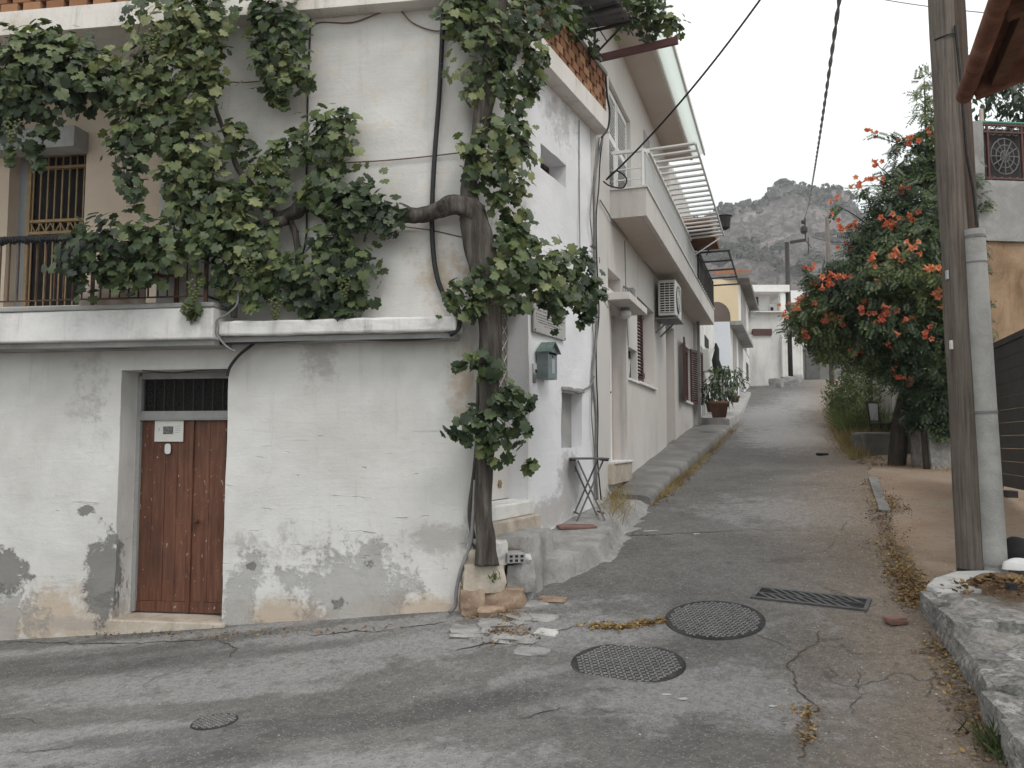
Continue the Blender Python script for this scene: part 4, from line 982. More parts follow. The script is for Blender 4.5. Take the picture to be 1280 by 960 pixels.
# flood lamp beside the hood
c = RW.px(789, 366, .12)
fl_ = thing('wall_lamp', 'small grey flood lamp on a bracket between the door hood and maroon window', 'lamp', c-Vector((0, 0, .08)))
mb = MB(); mb.box(c, (.17, .1, .13), (RW.d, RW.n, Vector((0, 0, 1)))); mb.build('head', CABLEG, fl_, bevel=.012)
mb = MB(); mb.bar(c+Vector((0, 0, .04)), c-RW.n*.12+Vector((0, 0, .10)), .03); mb.build('bracket', CABLEG, fl_)
cable('cable', [RW.px(781, 300, .01), RW.px(782, 350, .012), RW.px(783.5, 400, .012), RW.px(785.5, 432, .012)], .006, CABLEG, 'thin grey cable dropping to the small poster window of the greige house')
# door 2
mb = MB(); mb.fbox(RW, d2a-.02, d2b+.02, d2z0, d2z1+.01, -.29, -.25); dr2 = mb.build('second_door', ROWB, h2)
mb = MB(); mb.fbox(RW, d2a+.05, d2b-.05, d2z0+.05, d2z1-.08, -.25, -.225); mb.build('door_leaf', PINK, dr2, bevel=.004)
gy = d2z0
mb = MB(); mb.fbox(RW, d2a-.35, d2b+.25, gy-.35, gy-.01, -.24, .42); noisy(mb.build('door_step', STONEB, h2, bevel=.015), .01, .3, 2)
mb = MB(); mb.fbox(RW, d2a-.1, d2b+.1, gy-.009, gy+.01, -.05, .40); mb.build('door_mat', BLACKM, h2)
# window 2 and open shutters
mb = MB(); mb.fbox(RW, wn2[0]-.02, wn2[1]+.02, wn2[2]-.01, wn2[3]+.01, -.16, -.122); win2 = mb.build('window', CURTAIN, h2)
W2 = wn2[1]-wn2[0]
shutter(RW, wn2[0]-.01, wn2[2]-.02, wn2[3]+.02, .03, wn2[0]-ru(847), R(174), 'shutter', win2)
shutter(RW, wn2[1]+.01, wn2[2]-.02, wn2[3]+.02, .03, ru(868)-wn2[1], R(9), 'shutter', win2)
mb = MB(); mb.fbox(RW, wn2[0], wn2[1], wn2[3]-.09, wn2[3], -.12, -.04); mb.fbox(RW, wn2[0], wn2[0]+.09, wn2[2], wn2[3]-.09, -.12, -.04); mb.fbox(RW, wn2[1]-.09, wn2[1], wn2[2], wn2[3]-.09, -.12, -.04); mb.build('frame', MAROON, win2)
mb = MB(); mb.fbox(RW, wn2[0]-.05, wn2[1]+.05, wn2[2]-.05, wn2[2]-.003, -.1, .07); mb.build('window_sill', WHITE, win2)
# pilaster at the end of the house
mb = MB(); mb.fbox(RW, REND-.35, REND-.02, .5, SOF, .0, .09); mb.build('pilaster', ROWB, h2, bevel=.01)

# balcony
bo_ = .44; b0, b1 = .92, REND-.05; bz = SOF; bk = bz+.40; bt = bz+.95
mb = MB(); mb.fbox(RW, b0, b1, bz, bz+.14, .0, bo_); bal = mb.build('balcony', ROWSOF, h2)
mb = MB(); mb.fbox(RW, b0-.004, b1+.004, bz+.002, bk, bo_+.001, bo_+.07); mb.fbox(RW, b0-.07, b0-.006, bz+.002, bk, .0, bo_+.07); mb.fbox(RW, b1+.006, b1+.07, bz+.002, bk, .0, bo_+.07); mb.build('balcony_kerb', ROWB, bal, bevel=.006)
mb = MB(); mb.fbox(RW, b0-.09, b1+.09, bk+.002, bk+.03, bo_-.02, bo_+.09); mb.fbox(RW, b0-.09, b0+.02, bk+.002, bk+.029, 0, bo_-.02); mb.build('kerb_coping', WHITEOLD, bal)
mb = MB(); mb.fbox(RW, b0+.02, b1-.02, bk+.031, bt-.03, bo_+.005, bo_+.05); mb.build('parapet_panel', surf('pale_grey_panel', [(.46, .47, .47), (.54, .55, .55)], 2, .6, .05, .002), bal)
mb = MB()
mb.bar(RW.pt(b0-.03, bt, bo_+.03), RW.pt(b1, bt, bo_+.03), .05); mb.bar(RW.pt(b0-.03, bt, bo_+.0), RW.pt(b0-.03, bt, .02), .045)
for o in (.06, bo_+.02): mb.bar(RW.pt(b0-.03, bk, o), RW.pt(b0-.03, bt, o), .035)
for z in (bk+.15, bk+.30): mb.bar(RW.pt(b0-.03, z, .02), RW.pt(b0-.03, z, bo_), .018)
mb.build('handrail', WHITE, bal)
# white slatted awning frame folded out over the street
za = bt+.06; s0_, s1_ = b0+.25, 6.4; ox = .70
mb = MB(); mb.bar(RW.pt(s0_-.05, za, bo_+.06), RW.pt(s1_, za, bo_+.06), .05); mb.bar(RW.pt(s0_-.05, za+.03, bo_+.02+ox), RW.pt(s1_, za+.03, bo_+.02+ox), .028); awn = mb.build('awning_frame', WHITE, bal)
n = 20
for i in range(n):
    s = s0_+(s1_-s0_)*i/(n-1)
    mb = MB(); mb.bar(RW.pt(s, za+.03, bo_+.02), RW.pt(s, za+.05, bo_+.02+ox), .075, .022); mb.build('awning_slat', WHITE, awn)
mb = MB()
for s in (s1_,): mb.bar(RW.pt(s, za-.35, bo_+.09), RW.pt(s, za+.02, bo_+ox), .02)
mb.build('awning_stays', WHITE, awn)
# iron drying frame farther along the balcony
mb = MB(); s0_, s1_ = 7.4, 11.2
for o in (bo_+.08, bo_+.75): mb.bar(RW.pt(s0_, za-.05, o), RW.pt(s1_, za-.05, o), .035)
n = 5
for i in range(n):
    s = s0_+(s1_-s0_)*i/(n-1); mb.bar(RW.pt(s, za-.05, bo_+.05), RW.pt(s, za-.05, bo_+.78), .035)
mb.bar(RW.pt(s0_, za-.05, bo_+.1), RW.pt(s0_, bk, bo_+.1), .03); mb.bar(RW.pt(s1_, za-.05, bo_+.1), RW.pt(s1_, bk, bo_+.1), .03)
mb.build('drying_frame', BLACKM, bal)
mb = MB(); s = 7.6
while s < 11.3: mb.bar(RW.pt(s, bk, bo_+.1), RW.pt(s, bt+.1, bo_+.1), .022); s += .3
mb.bar(RW.pt(7.5, bt+.1, bo_+.1), RW.pt(11.3, bt+.1, bo_+.1), .03); mb.build('iron_railing', BLACKM, bal)

# upper storey door with white lattice shutters
mb = MB(); mb.fbox(RW, ud[0]-.01, ud[1]+.01, ud[2]-.01, ud[3]+.01, -.16, -.122); up = mb.build('balcony_door', GLASSD, h2)
wd = (ud[1]-ud[0])
for a, b in ((ud[0]+.01, ud[0]+wd*.49), (ud[0]+wd*.51, ud[1]-.01)):
    mb = MB(); z0_, z1_ = ud[2]+.01, ud[3]-.02
    mb.fbox(RW, a, a+.07, z0_, z1_, -.11, -.06); mb.fbox(RW, b-.07, b, z0_, z1_, -.11, -.06)
    for z in (z0_, (z0_+z1_)/2, z1_-.08): mb.fbox(RW, a+.07, b-.07, z, z+.08, -.11, -.06)
    z = z0_+.1
    while z < z1_-.1: mb.box(RW.pt((a+b)/2, z, -.085), (b-a-.13, .05, .012), (RW.d, (RW.n+Vector((0, 0, -.8))).normalized(), (Vector((0, 0, 1))+RW.n*.8).normalized())); z += .055
    mb.build('shutter', WHITE, up)
mb = MB(); mb.fbox(RW, *uw[:2], *uw[2:], -.02, .012); mb.build('vent', GREYDOOR, h2)
# roof slab and pale eaves sheet
rz0 = ROOF-.02
mb = MB(); mb.fbox(RW, -.25, 6.9, rz0, rz0+.16, -.3, .47); mb.build('roof_slab', ROWSOF, h2)
mb = MB(); mb.fbox(RW, -.25, 6.92, rz0-.01, rz0+.18, .471, .52); mb.build('fascia', ROWB, h2)
mb = MB(); p = [RW.pt(-.25, rz0+.07, .525), RW.pt(6.95, rz0+.07, .525), RW.pt(6.95, rz0+.12, .74), RW.pt(-.25, rz0+.12, .74)]
mb.hexa([q-Vector((0, 0, .008)) for q in p]+p); mb.build('eaves_sheet', POLY, h2)
mb = MB(); mb.fbox(RW, -.25, 6.97, rz0+.08, rz0+.17, .742, .78); mb.build('gutter', WHITE, h2)
# roofless terrace end: white column and wall
mb = MB(); mb.fbox(RW, 7.0, 11.6, bk, bk+.02, -3, bo_-.03); mb.build('terrace_floor', CONC, h2)

# AC unit on brackets
aa, ab = ru(828, .3, 370), ru(846, .3, 370)
ca = RW.px(840, 368, .28); ua_ = (ca-RW.o).dot(RW.d); H_ = .66; W_ = .84; z0_ = rz(838, 394, .3)
ac = thing('air_conditioner', 'off white air conditioner unit bracketed under the balcony of the greige house', 'air conditioner', RW.pt(ua_, z0_-.05, .2))
mb = MB(); mb.fbox(RW, ua_-W_/2, ua_+W_/2, z0_, z0_+H_, .08, .40); mb.build('case', ACW, ac, bevel=.012)
mb = MB(); mb.fbox(RW, ua_-W_/2-.004, ua_-W_/2-.001, z0_+.05, z0_+H_-.05, .12, .37); mb.build('side_grille_back', DARKIN, ac)
mb = MB()
for i in range(13):
    z = z0_+.06+i*(H_-.12)/12; mb.fbox(RW, ua_-W_/2-.018, ua_-W_/2-.005, z, z+.014, .12, .37)
for o in (.20, .285): mb.fbox(RW, ua_-W_/2-.021, ua_-W_/2-.0185, z0_+.05, z0_+H_-.05, o, o+.012)
mb.build('side_grille', ACW, ac)
mb = MB(); c = RW.pt(ua_-.08, z0_+H_/2, .402); mb.tube([c, c+RW.n*.012], .26, 24); mb.build('fan_opening', DARKIN, ac)
mb = MB()
for r_ in (.08, .14, .2, .26): mb.tube([c+RW.n*.02+RW.d*r_*math.cos(t)+Vector((0, 0, r_*math.sin(t))) for t in np.linspace(0, 2*math.pi, 25)], .005, 4, False)
for k in range(8): t = k*math.pi/4; mb.tube([c+RW.n*.02, c+RW.n*.02+RW.d*.26*math.cos(t)+Vector((0, 0, .26*math.sin(t)))], .005, 4)
mb.build('fan_grille', ACW, ac)
for s in (-.28, .28):
    mb = MB(); mb.bar(RW.pt(ua_+s, z0_-.025, 0), RW.pt(ua_+s, z0_-.025, .42), .045); mb.bar(RW.pt(ua_+s, z0_-.3, .01), RW.pt(ua_+s, z0_-.03, .3), .03); mb.build('bracket', CABLEG, ac)
mb = MB(); mb.fbox(RW, ua_-W_/2-.03, ua_+W_/2, z0_-.06, z0_-.048, .05, .44); mb.build('drip_tray', CABLEG, ac)
cable('cable', [RW.px(750, 250, .02), RW.px(760, 266, .03), RW.px(767, 278, .03), RW.px(790, 305, .02), RW.px(818, 342, .02)], .010, CABLEG, 'grey cable slanting under the balcony of the greige house')

# ================================================================== pavements
def slab_strip(P, s0, s1, width, lift, name, m, d0=-.05, step=.25, amp=.008):
    """raised pavement along a wall plane following the ground, with a kerb face"""
    n = max(2, int((s1-s0)/step)); mb = MB(); W = 6
    for i in range(n+1):
        s = s0+(s1-s0)*i/n; w_ = width(s) if callable(width) else width
        pe = P.pt(s, 0, w_); ze = gz(pe.x, pe.y)+(lift(s) if callable(lift) else lift)
        for k in range(W+1):
            o = d0+(w_-d0)*k/W; p = P.pt(s, 0, o); q = Vector((s*2.3, o*3, 4)); mb.v.append(Vector((p.x, p.y, ze+.015*(1-k/W)+amp*mn.noise(q)-(.018 if k == W else 0))))
        p = P.pt(s, 0, w_+.03+.012*mn.noise(Vector((s*3, 1, 1)))); mb.v.append(Vector((p.x, p.y, ze-.05))); mb.v.append(Vector((p.x, p.y, ze-.6)))
    K = W+3
    for i in range(n):
        for k in range(K-1): a = i*K+k; mb.f.append((a, a+1, a+K+1, a+K))
    for i in (0, n): f = tuple(i*K+k for k in range(K))+(len(mb.v),); mb.v.append(Vector((mb.v[i*K].x, mb.v[i*K].y, mb.v[i*K].z-.6))); mb.f.append(f if i else f[::-1])
    o = mb.build(name, m, None, True, kind='structure'); sharp(o, 50); return o
slab_strip(RW, .75, REND-.25, lambda s: interp([(.7, .50), (2, .55), (7, .72), (12, .9)], s), lambda s: interp([(.7, .13), (4, .15), (9, .14), (11.4, .10)], s), 'pavement', CONCD)
slab_strip(RW, REND-.1, 24, lambda s: interp([(11, .8), (14, 1.0), (24, .9)], s), lambda s: interp([(11, .28), (14, .22), (24, .12)], s), 'pavement', CONC)
# low kerb line painted pale along the upper pavement
# raised concrete apron in front of the side door
def apron():
    mb = MB(); S = np.arange(.30, 4.3, .03); D = np.arange(-.12, 1.5, .03)
    def ss(x): x = max(0, min(1, x)); return x*x*(3-2*x)
    for s in S:
        for d in D:
            s, d = float(s), float(d)
            p = SIDE.pt(s, 0, d); g_ = gz(p.x, p.y); q = Vector((s*2.2, d*2.2, 5))
            s_in = s-interp([(-.2, .56), (.24, .61), (.44, .70), (.56, .89), (.65, 1.18), (.72, 1.6)], d)-.03*mn.noise(q*3)-.015*mn.noise(q*9)
            edge = interp([(0, .66), (1.2, .66), (1.5, .68), (2.43, .57), (3.79, .42), (4.77, .32)], s)+.02*mn.noise(q*2.3)+.015*mn.noise(q*8)
            lift = interp([(.6, .20), (1.2, .18), (1.5, .16), (2.43, .17), (3.79, .10), (4.3, .06)], s)
            pe = SIDE.pt(s, 0, edge); base = gz(pe.x, pe.y)
            top = base+lift+.05*max(0, edge-d)+.005*mn.noise(q*2)+.006*mn.noise(q*9)
            bw = interp([(.9, .035), (1.8, .06), (3, .16), (4.2, .22)], s)          # the face gets gentler up the lane
            f = ss((edge-d)/bw+.5)*ss(s_in/.05+.5)
            toe = .018*ss((.13+.10*mn.noise(q*2)+.04*mn.noise(q*7)-(d-edge))/.03)*ss((s_in+.14+.1*mn.noise(q*2.5))/.04)*ss((4.0-s)/.3)+.004*mn.noise(q*9)
            mb.v.append(Vector((p.x, p.y, (g_-.012+toe*.9)*(1-f)+max(top, g_+.01)*f+.08*f*(1-f)*mn.noise(q*7))))
    n = len(D)
    for i in range(len(S)-1):
        for j in range(n-1): a = i*n+j; mb.f.append((a, a+n, a+n+1, a+1))
    return sharp(mb.build('apron', CONCR, None, True, kind='structure'), 40)
CONCR = surf('rough_cement', [(.17, .167, .162), (.27, .265, .257), (.37, .365, .355)], 3.4, .95, .8, .02, fine=34)
apron()
# upper ledge against the wall
def ledge_top():
    mb = MB(); S = np.arange(.10, 1.5, .03); D = np.arange(-.1, .6, .03)
    for s in S:
        for d in D:
            s, d = float(s), float(d)
            p = SIDE.pt(s, 0, d); q = Vector((s*2.5, d*2.5, 8))
            f = 1/(1+math.exp(-((.43-.12*max(0, s-.5)+.03*mn.noise(q*1.5)+.02*mn.noise(q*6))-d)/.007))*1/(1+math.exp((s-1.08-.03*mn.noise(q*3))/.010))*1/(1+math.exp(-(s-.24)/.01))
            mb.v.append(Vector((p.x, p.y, .05*(1-f)+(.77+.012*mn.noise(q*3))*f)))
    n = len(D)
    for i in range(len(S)-1):
        for j in range(n-1): a = i*n+j; mb.f.append((a, a+n, a+n+1, a+1))
    mb.build('apron_ledge', CONCR, None, True, kind='structure')
ledge_top()
# ================================================================== rough stones under the vine
rs = thing('stone_retaining_wall', 'low crumbling wall of pale and brown stones under the foot of the grapevine', 'wall', at(620, 755, 7.1))
def rock(c, size, m, name, par, yaw=0, amp=.25, seed=0):
    """angular worn block: subdivided box pushed about by noise"""
    bm = bmesh.new(); bmesh.ops.create_cube(bm, size=1); bmesh.ops.subdivide_edges(bm, edges=bm.edges[:], cuts=4, use_grid_fill=True)
    mb = MB(); cy, sy = math.cos(yaw), math.sin(yaw)
    for v in bm.verts:
        p = v.co.copy(); r = p.length; p = p*(1-.30*max(0, r-.5)); q = p*2.2+Vector((seed*3.1, seed*1.7, seed))
        p += p.normalized()*(mn.noise(q)*amp*.5+mn.noise(q*3)*amp*.18)
        x, y, z = p.x*size[0], p.y*size[1], p.z*size[2]; mb.v.append(Vector((c[0]+x*cy-y*sy, c[1]+x*sy+y*cy, c[2]+z)))
    bm.verts.index_update(); mb.f = [tuple(v.index for v in f.verts) for f in bm.faces]; bm.free()
    o = mb.build(name, m, par, True); sharp(o, 38); return o
for i, (x0, x1, y0, y1, m, Y) in enumerate(((584, 613, 671, 687, STONEG, 6.98), (583, 613, 684, 704, STONEB, 6.97), (612, 634, 677, 703, STONEW, 6.99), (577, 633, 702, 737, STONEB, 6.93), (632, 668, 703, 737, STONEG, 7.05),
                                         (574, 604, 734, 766, STONEBR, 6.90), (602, 658, 733, 761, STONEBR, 6.95), (650, 672, 716, 742, STONEG, 7.2), (636, 664, 690, 706, STONEW, 7.12), (596, 630, 755, 768, STONEBR, 6.85))):
    c = at((x0+x1)/2, (y0+y1)/2, Y+.14); k = Y/1000*1.06
    o_ = rock(c, ((x1-x0)*k*.95, .34, (y1-y0)*k), m, 'stone', rs, random.uniform(-.12, .12), .20, i+1); noisy(o_, .022, .06, 1)
mb = MB(); c = at(620, 712, 7.38); mb.box(c, (.55, .42, .44)); noisy(mb.build('mortar', SOIL, rs), .05, .2, 4)
hb = MB(); c = at(642, 696, 7.03); A_ = (Vector((.97, .25, 0)), Vector((-.25, .97, 0)), Vector((0, 0, 1)))
hb.box(c, (.16, .2, .085), A_); hbo = hb.build('hollow_brick', STONEG, rs, bevel=.008)
for i in range(3):
    for j in range(2):
        mb = MB(); q = c+A_[0]*(-.048+.048*i)+Vector((0, 0, -.018+.036*j))-A_[1]*.1; mb.box(q, (.026, .008, .02), A_); mb.build('brick_hole', DARKIN, hbo)
for i, (px, py, w_, h_, m, lab) in enumerate(((693, 747, .22, .10, STONEBR, 'brown broken stone lying in the gap beside the concrete apron'), (665, 752, .22, .10, STONEW, 'wedge of cement beside the brown broken stone'), (655, 770, .26, .05, STONEW, 'flat slab fragment set in the asphalt below the stones, upper one'),
                                          (650, 795, .30, .04, STONEG, 'flat grey slab fragment cracked into the asphalt edge'), (680, 770, .2, .035, STONEW, 'small slab fragment nearest the lane asphalt'), (622, 778, .3, .04, STONEG, 'long grey slab fragment at the foot of the stones'), (590, 786, .3, .035, STONEG, 'leftmost flat grey slab fragment by the house corner'), (668, 812, .22, .03, STONEG, 'lowest grey slab fragment in the cracked asphalt'),
                                          (684, 790, .16, .03, STONEW, 'tiny pale chip of slab beside the open crack'))):
    p = G(px, py); o = rock(p+Vector((0, 0, -.017)), (w_*1.15, w_*1.2, .05), STONEG if m == STONEW and i != 8 else m, 'stone_fragment', None, random.uniform(-.6, .6), .3, i+20)
    setp(o, lab, 'stone')

# ================================================================== folding table
def on_apron(px, py, z0):      # a point at height z0
    return onz(px, py, z0)
tf = [(713, 648), (750, 650), (726, 632), (763, 643)]
zt_ = .74; c = at(735, 645, 9.25); base = Vector((c.x, c.y, .70))
ttop = at(734, 573, 9.25).z; L = 4
ftb = thing('folding_table', 'small dark folding bistro table standing on the concrete apron by the blocked window', 'table', base)
yaw = Vector((SIDE.d.x, SIDE.d.y, 0)); a_ = math.atan2(.25, 1); X_ = Vector((math.cos(.12), math.sin(.12), 0)); Y_ = Vector((-math.sin(.12), math.cos(.12), 0))
ct = Vector((c.x, c.y, ttop))
mb = MB(); mb.box(ct, (.42, .42, .018), (X_, Y_, Vector((0, 0, 1)))); mb.build('table_top', surf('dark_grey_table', [(.06, .06, .062), (.09, .09, .092)], 6, .5, .1, .002), ftb, bevel=.006)
mb = MB()
for s in (-1, 1): mb.bar(ct+X_*.19*s-Y_*.2-Vector((0, 0, .02)), ct+X_*.19*s+Y_*.2-Vector((0, 0, .02)), .018)
mb.build('top_rails', BLACKM, ftb)
for yy in (-.17, .17):
    for sgn in (-1, 1):
        q0 = ct+Y_*yy*(1 if sgn > 0 else .82)-X_*sgn*.15-Vector((0, 0, .02)); q1 = Vector((ct.x, ct.y, 0))+Y_*yy*(1 if sgn > 0 else .82)+X_*sgn*.17; q1.z = base.z-.01+(.07 if sgn > 0 else 0)*0
        mb = MB(); mb.bar(q0, q1, .013, .018); mb.build('leg', SHEET, ftb)
for sgn in (-1, 1):
    mb = MB(); q = Vector((ct.x, ct.y, base.z+.10))+X_*sgn*.145; mb.bar(q-Y_*.15, q+Y_*.15, .014); mb.build('foot_bar', BLACKM, ftb)
# red tile / mat lying on the apron
p0 = SIDE.pt(1.95, .66, .45)
mb = MB(); zt2 = .682
cc = onz(720, 658, zt2); mb.box(cc, (.42, .26, .03), (Vector((.98, .12, 0)).normalized(), Vector((-.12, .98, 0)).normalized(), Vector((0, -.05, 1)).normalized())); mb.build('paving_tile', TILER, None, bevel=.006, label='worn red tile lying flat on the concrete apron under the table', cat='tile')
# white pebbles against the wall
for i, (px, py, s_) in enumerate(((655, 648, .10), (664, 651, .07), (672, 653, .06))):
    p = onz(px, py, .80-.01*i); o = rock(p, (s_*1.3, s_, s_), STONEW, 'pebble', None, i, .3, 40+i); setp(o, ('largest white stone beside the side door step', 'middle white stone beside the side door step', 'smallest white stone farthest from the side door step')[i], 'stone', 'white stones by the step')

# ================================================================== manhole covers and grate
def manhole(px, py, rad, label, studs, name='manhole_cover'):
    p = G(px, py); e = .3; sx = (gz(p.x+e, p.y)-gz(p.x-e, p.y))/(2*e); sy = (gz(p.x, p.y+e)-gz(p.x, p.y-e))/(2*e)
    t = thing(name, label, 'manhole cover', p)
    def q(x, y, h): return Vector((p.x+x, p.y+y, p.z+x*sx+y*sy+h))
    n = 48; mb = MB()
    prof = [(rad*1.03, -.03), (rad*1.03, .006), (rad*1.01, .010), (rad*.995, .004)]
    for r_, h in prof:
        for k in range(n): a = 2*math.pi*k/n; mb.v.append(q(r_*math.cos(a), r_*math.sin(a), h))
    for i in range(len(prof)-1):
        for k in range(n): a = i*n+k; b = i*n+(k+1) % n; mb.f.append((a, b, b+n, a+n))
    mb.build('rim', CASTIRON, t, True)
    mb = MB(); mb.v = [q(rad*.99*math.cos(2*math.pi*k/n), rad*.99*math.sin(2*math.pi*k/n), .008) for k in range(n)]; mb.f = [tuple(range(n))]; mb.build('plate', CASTIRON, t)
    mb = MB(); st = rad*2/studs; i = 0
    for a in range(-studs, studs+1):
        for b in range(-studs, studs+1):
            x, y = (a*st*.5+(.25*st if b % 2 else 0)*0, b*st*.5)
            if (a+b) % 2: continue
            if math.hypot(x, y) < rad*.93:
                w_ = st*.13; l = st*.22
                dx, dy = (l, w_) if (a % 2) else (w_, l)
                mb.poly([q(x-dx, y-dy, .0135), q(x+dx, y-dy, .0135), q(x+dx, y+dy, .0135), q(x-dx, y+dy, .0135)])
                bb = [q(x-dx*1.25, y-dy*1.25, .008), q(x+dx*1.25, y-dy*1.25, .008), q(x+dx*1.25, y+dy*1.25, .008), q(x-dx*1.25, y+dy*1.25, .008)]; k = len(mb.v); mb.v += bb
                for e_ in range(4): mb.f.append((k+e_, k+(e_+1) % 4, k-4+(e_+1) % 4, k-4+e_))
    mb.build('tread', STUD, t)
manhole(785, 830, .385, 'round studded manhole cover in the road, nearer of the two large ones', 15)
manhole(893, 775, .375, 'round studded manhole cover beside the drain grate, farther of the two large ones', 17)
manhole(268, 904, .135, 'small round iron cover in the asphalt before the cellar door', 8, 'valve_cover')
# drain grate
CASTG = surf('worn_grate_iron', [(.05, .05, .05), (.08, .08, .08), (.12, .12, .118)], 9, .55, .2, .003)
ga, gb, gc, gd = G(938, 749), G(948, 736), G(1092, 747), G(1084, 766)
gt = thing('drain_grate', 'rectangular cast iron drain grate with slanting slots across the lane', 'drain', (ga+gc)/2)
ux = (gd-ga); Lx = ux.length; ux.normalize(); vy = (gb-ga); vy = (vy-ux*vy.dot(ux)); Ly = max(.3, vy.length); vy.normalize(); un = ux.cross(vy)
if un.z < 0: un = -un
def gq(x, y, h): return ga+ux*x+vy*y+un*h
mb = MB()
for x0, x1, y0, y1 in ((0, Lx, 0, .03), (0, Lx, Ly-.03, Ly), (0, .03, .03, Ly-.03), (Lx-.03, Lx, .03, Ly-.03), (.03, Lx-.03, Ly*.5-.006, Ly*.5+.006)):
    mb.hexa([gq(x0, y0, -.03), gq(x1, y0, -.03), gq(x1, y1, -.03), gq(x0, y1, -.03), gq(x0, y0, .016), gq(x1, y0, .016), gq(x1, y1, .016), gq(x0, y1, .016)])
mb.build('frame', CASTG, gt)
mb = MB(); mb.poly([gq(.01, .01, .006), gq(Lx-.01, .01, .006), gq(Lx-.01, Ly-.01, .006), gq(.01, Ly-.01, .006)]); mb.build('gully', DARKIN, gt)
mb = MB()
for r_ in range(2):
    y0, y1 = Ly*r_/2+.02, Ly*(r_+1)/2-.008; x = -.2+.035*r_
    while x < Lx:
        sl_ = -.13; a, b = x, x+.032
        xs = [a-sl_*0, b, b+sl_*-1, a+sl_*-1]
        if min(xs) > .03 and max(xs) < Lx-.03:
            mb.hexa([gq(xs[0], y1, .0), gq(xs[1], y1, .0), gq(xs[2], y0, .0), gq(xs[3], y0, .0)][::-1]+[gq(xs[0], y1, .014), gq(xs[1], y1, .014), gq(xs[2], y0, .014), gq(xs[3], y0, .014)][::-1])
        x += .078
mb.build('bars', CASTG, gt)

# ================================================================== farther houses
def bpar(name, P, s0, s1, z0, z1, o0, o1, m, par, bevel=0):
    mb = MB(); mb.fbox(P, s0, s1, z0, z1, o0, o1); return mb.build(name, m, par, bevel=bevel)
# white house adjoining the greige one
h3 = thing('white_house', 'narrow white house with electricity meter next up the lane from the greige one', 'house', RW.pt(14, 1.9, -1.5))
w3e = ru(893.5, .12); T3 = rz(893, 402, .12)
w3 = bpar('wall', RW, REND+.01, w3e, .8, T3+.8, -5, .12, WHITEOLD, h3)
bpar('upper_room', RW, REND+.1, w3e-.6, T3+.8, T3+3.7, -5, -.55, WHITEOLD, h3)
bpar('door', RW, ru(876, .12), ru(880, .12), 2.0, 4.2, .1205, .135, GREYDOOR, h3)
bpar('downpipe', RW, ru(873, .16), ru(873, .16)+.07, 2.0, T3-.1, .13, .20, CABLEG, h3)
mb = MB(); c = RW.px(882, 451, .2); mb.box(c, (.55, .22, .62), (RW.d, RW.n, Vector((0, 0, 1)))); mt = mb.build('meter_box', ACW, h3, bevel=.02)
bpar('small_window', RW, ru(881, .12), ru(886, .12), rz(882, 447, .12)+.3, rz(882, 433, .12)+.3, .1205, .13, DARKIN, h3)
# wooden eaves with a column on the terrace
ea = RW.px(893, 298, .9); us = (ea-RW.o).dot(RW.d)
mb = MB(); mb.fbox(RW, us-1.6, us+.6, ea.z-.10, ea.z+.05, -2.5, .95); mb.build('wooden_eaves', TIMBER, h3)
bpar('eaves_post', RW, us+.1, us+.22, T3+.4, ea.z-.1, .1, .22, BLACKM, h3)
c3 = RW.px(886, 315, .0); uc3 = (c3-RW.o).dot(RW.d)
bpar('column', RW, uc3-.2, uc3+.12, bk, ea.z-.1, -.35, -.05, WHITE, h3, .02)
cl3 = RW.px(905, 277, 1.0)
ln = thing('roof_lantern', 'black lantern hung from the wooden eaves high above the lane', 'lantern', cl3-Vector((0, 0, .2)))
mb = MB(); mb.lathe(cl3-Vector((0, 0, .2)), [(.05, 0), (.14, .05), (.17, .3), (.2, .32), (.04, .42)], 8); mb.build('case', BLACKM, ln); mb = MB(); mb.bar(cl3+Vector((0, 0, .2)), Vector((cl3.x-.4, cl3.y+.1, ea.z)), .03); mb.build('bracket', BLACKM, ln)
# projecting bluish white wall and yellow arched house
Y4 = 27.0
A4 = at(893, 500, Y4); B4 = at(914, 500, Y4)
P4 = Plane((B4.x, B4.y), (.335, .942), (.942, -.335))
h4 = thing('arched_house', 'yellow and white house with arched openings and terracotta roof rail', 'house', P4.pt(5, 3, -2))
P4f = Plane((A4.x-1.5, A4.y), (1, 0), (0, -1))
zt4 = P4.z(913, 404); gz4 = 2.2
bpar('side_wall', P4f, 0, B4.x-A4.x+1.5, 1.5, zt4, -.3, 0, WHITEBLUE, h4)
E4 = P4.u(941, 0, 450); zc4 = P4.z(915, 411)
def arch_plate(P, s0, s1, z0, zs, off, name, m, par, t=.02, n=12):  # flat plate whose darker colour stands in for shade inside an arched opening
    r = (s1-s0)/2; c = (s0+s1)/2; pts = [P.pt(s0, z0, off), P.pt(s1, z0, off)]+[P.pt(c+r*math.cos(a), zs+r*1.15*math.sin(a), off) for a in np.linspace(0, math.pi, n)]
    mb = MB(); k = len(pts); mb.v = pts+[p-P.n*t for p in pts]; mb.f = [tuple(range(k))]+[(i, i+k, (i+1) % k+k, (i+1) % k) for i in range(k)]
    return mb.build(name, m, par)
bpar('lower_wall', P4, 0, E4, 2.0, zc4, -4, 0, WHITEOLD, h4)
bpar('cornice_ledge', P4, .1, P4.u(941, .4, 425), zc4+.003, zc4+.14, -.5, .42, SOFFIT, h4)
u1 = P4.u(924, 0, 390); c1 = P4.pt(u1, 0); U4 = P4.u(941, 0, 390); zu4 = P4.z(926, 357)
bpar('upper_wall', P4, u1, U4, zc4+.12, zu4, -3.5, -.02, WHITE, h4)
bpar('eaves', P4, u1-.2, U4+.6, zu4+.003, zu4+.22, -1, .40, CONCD, h4)
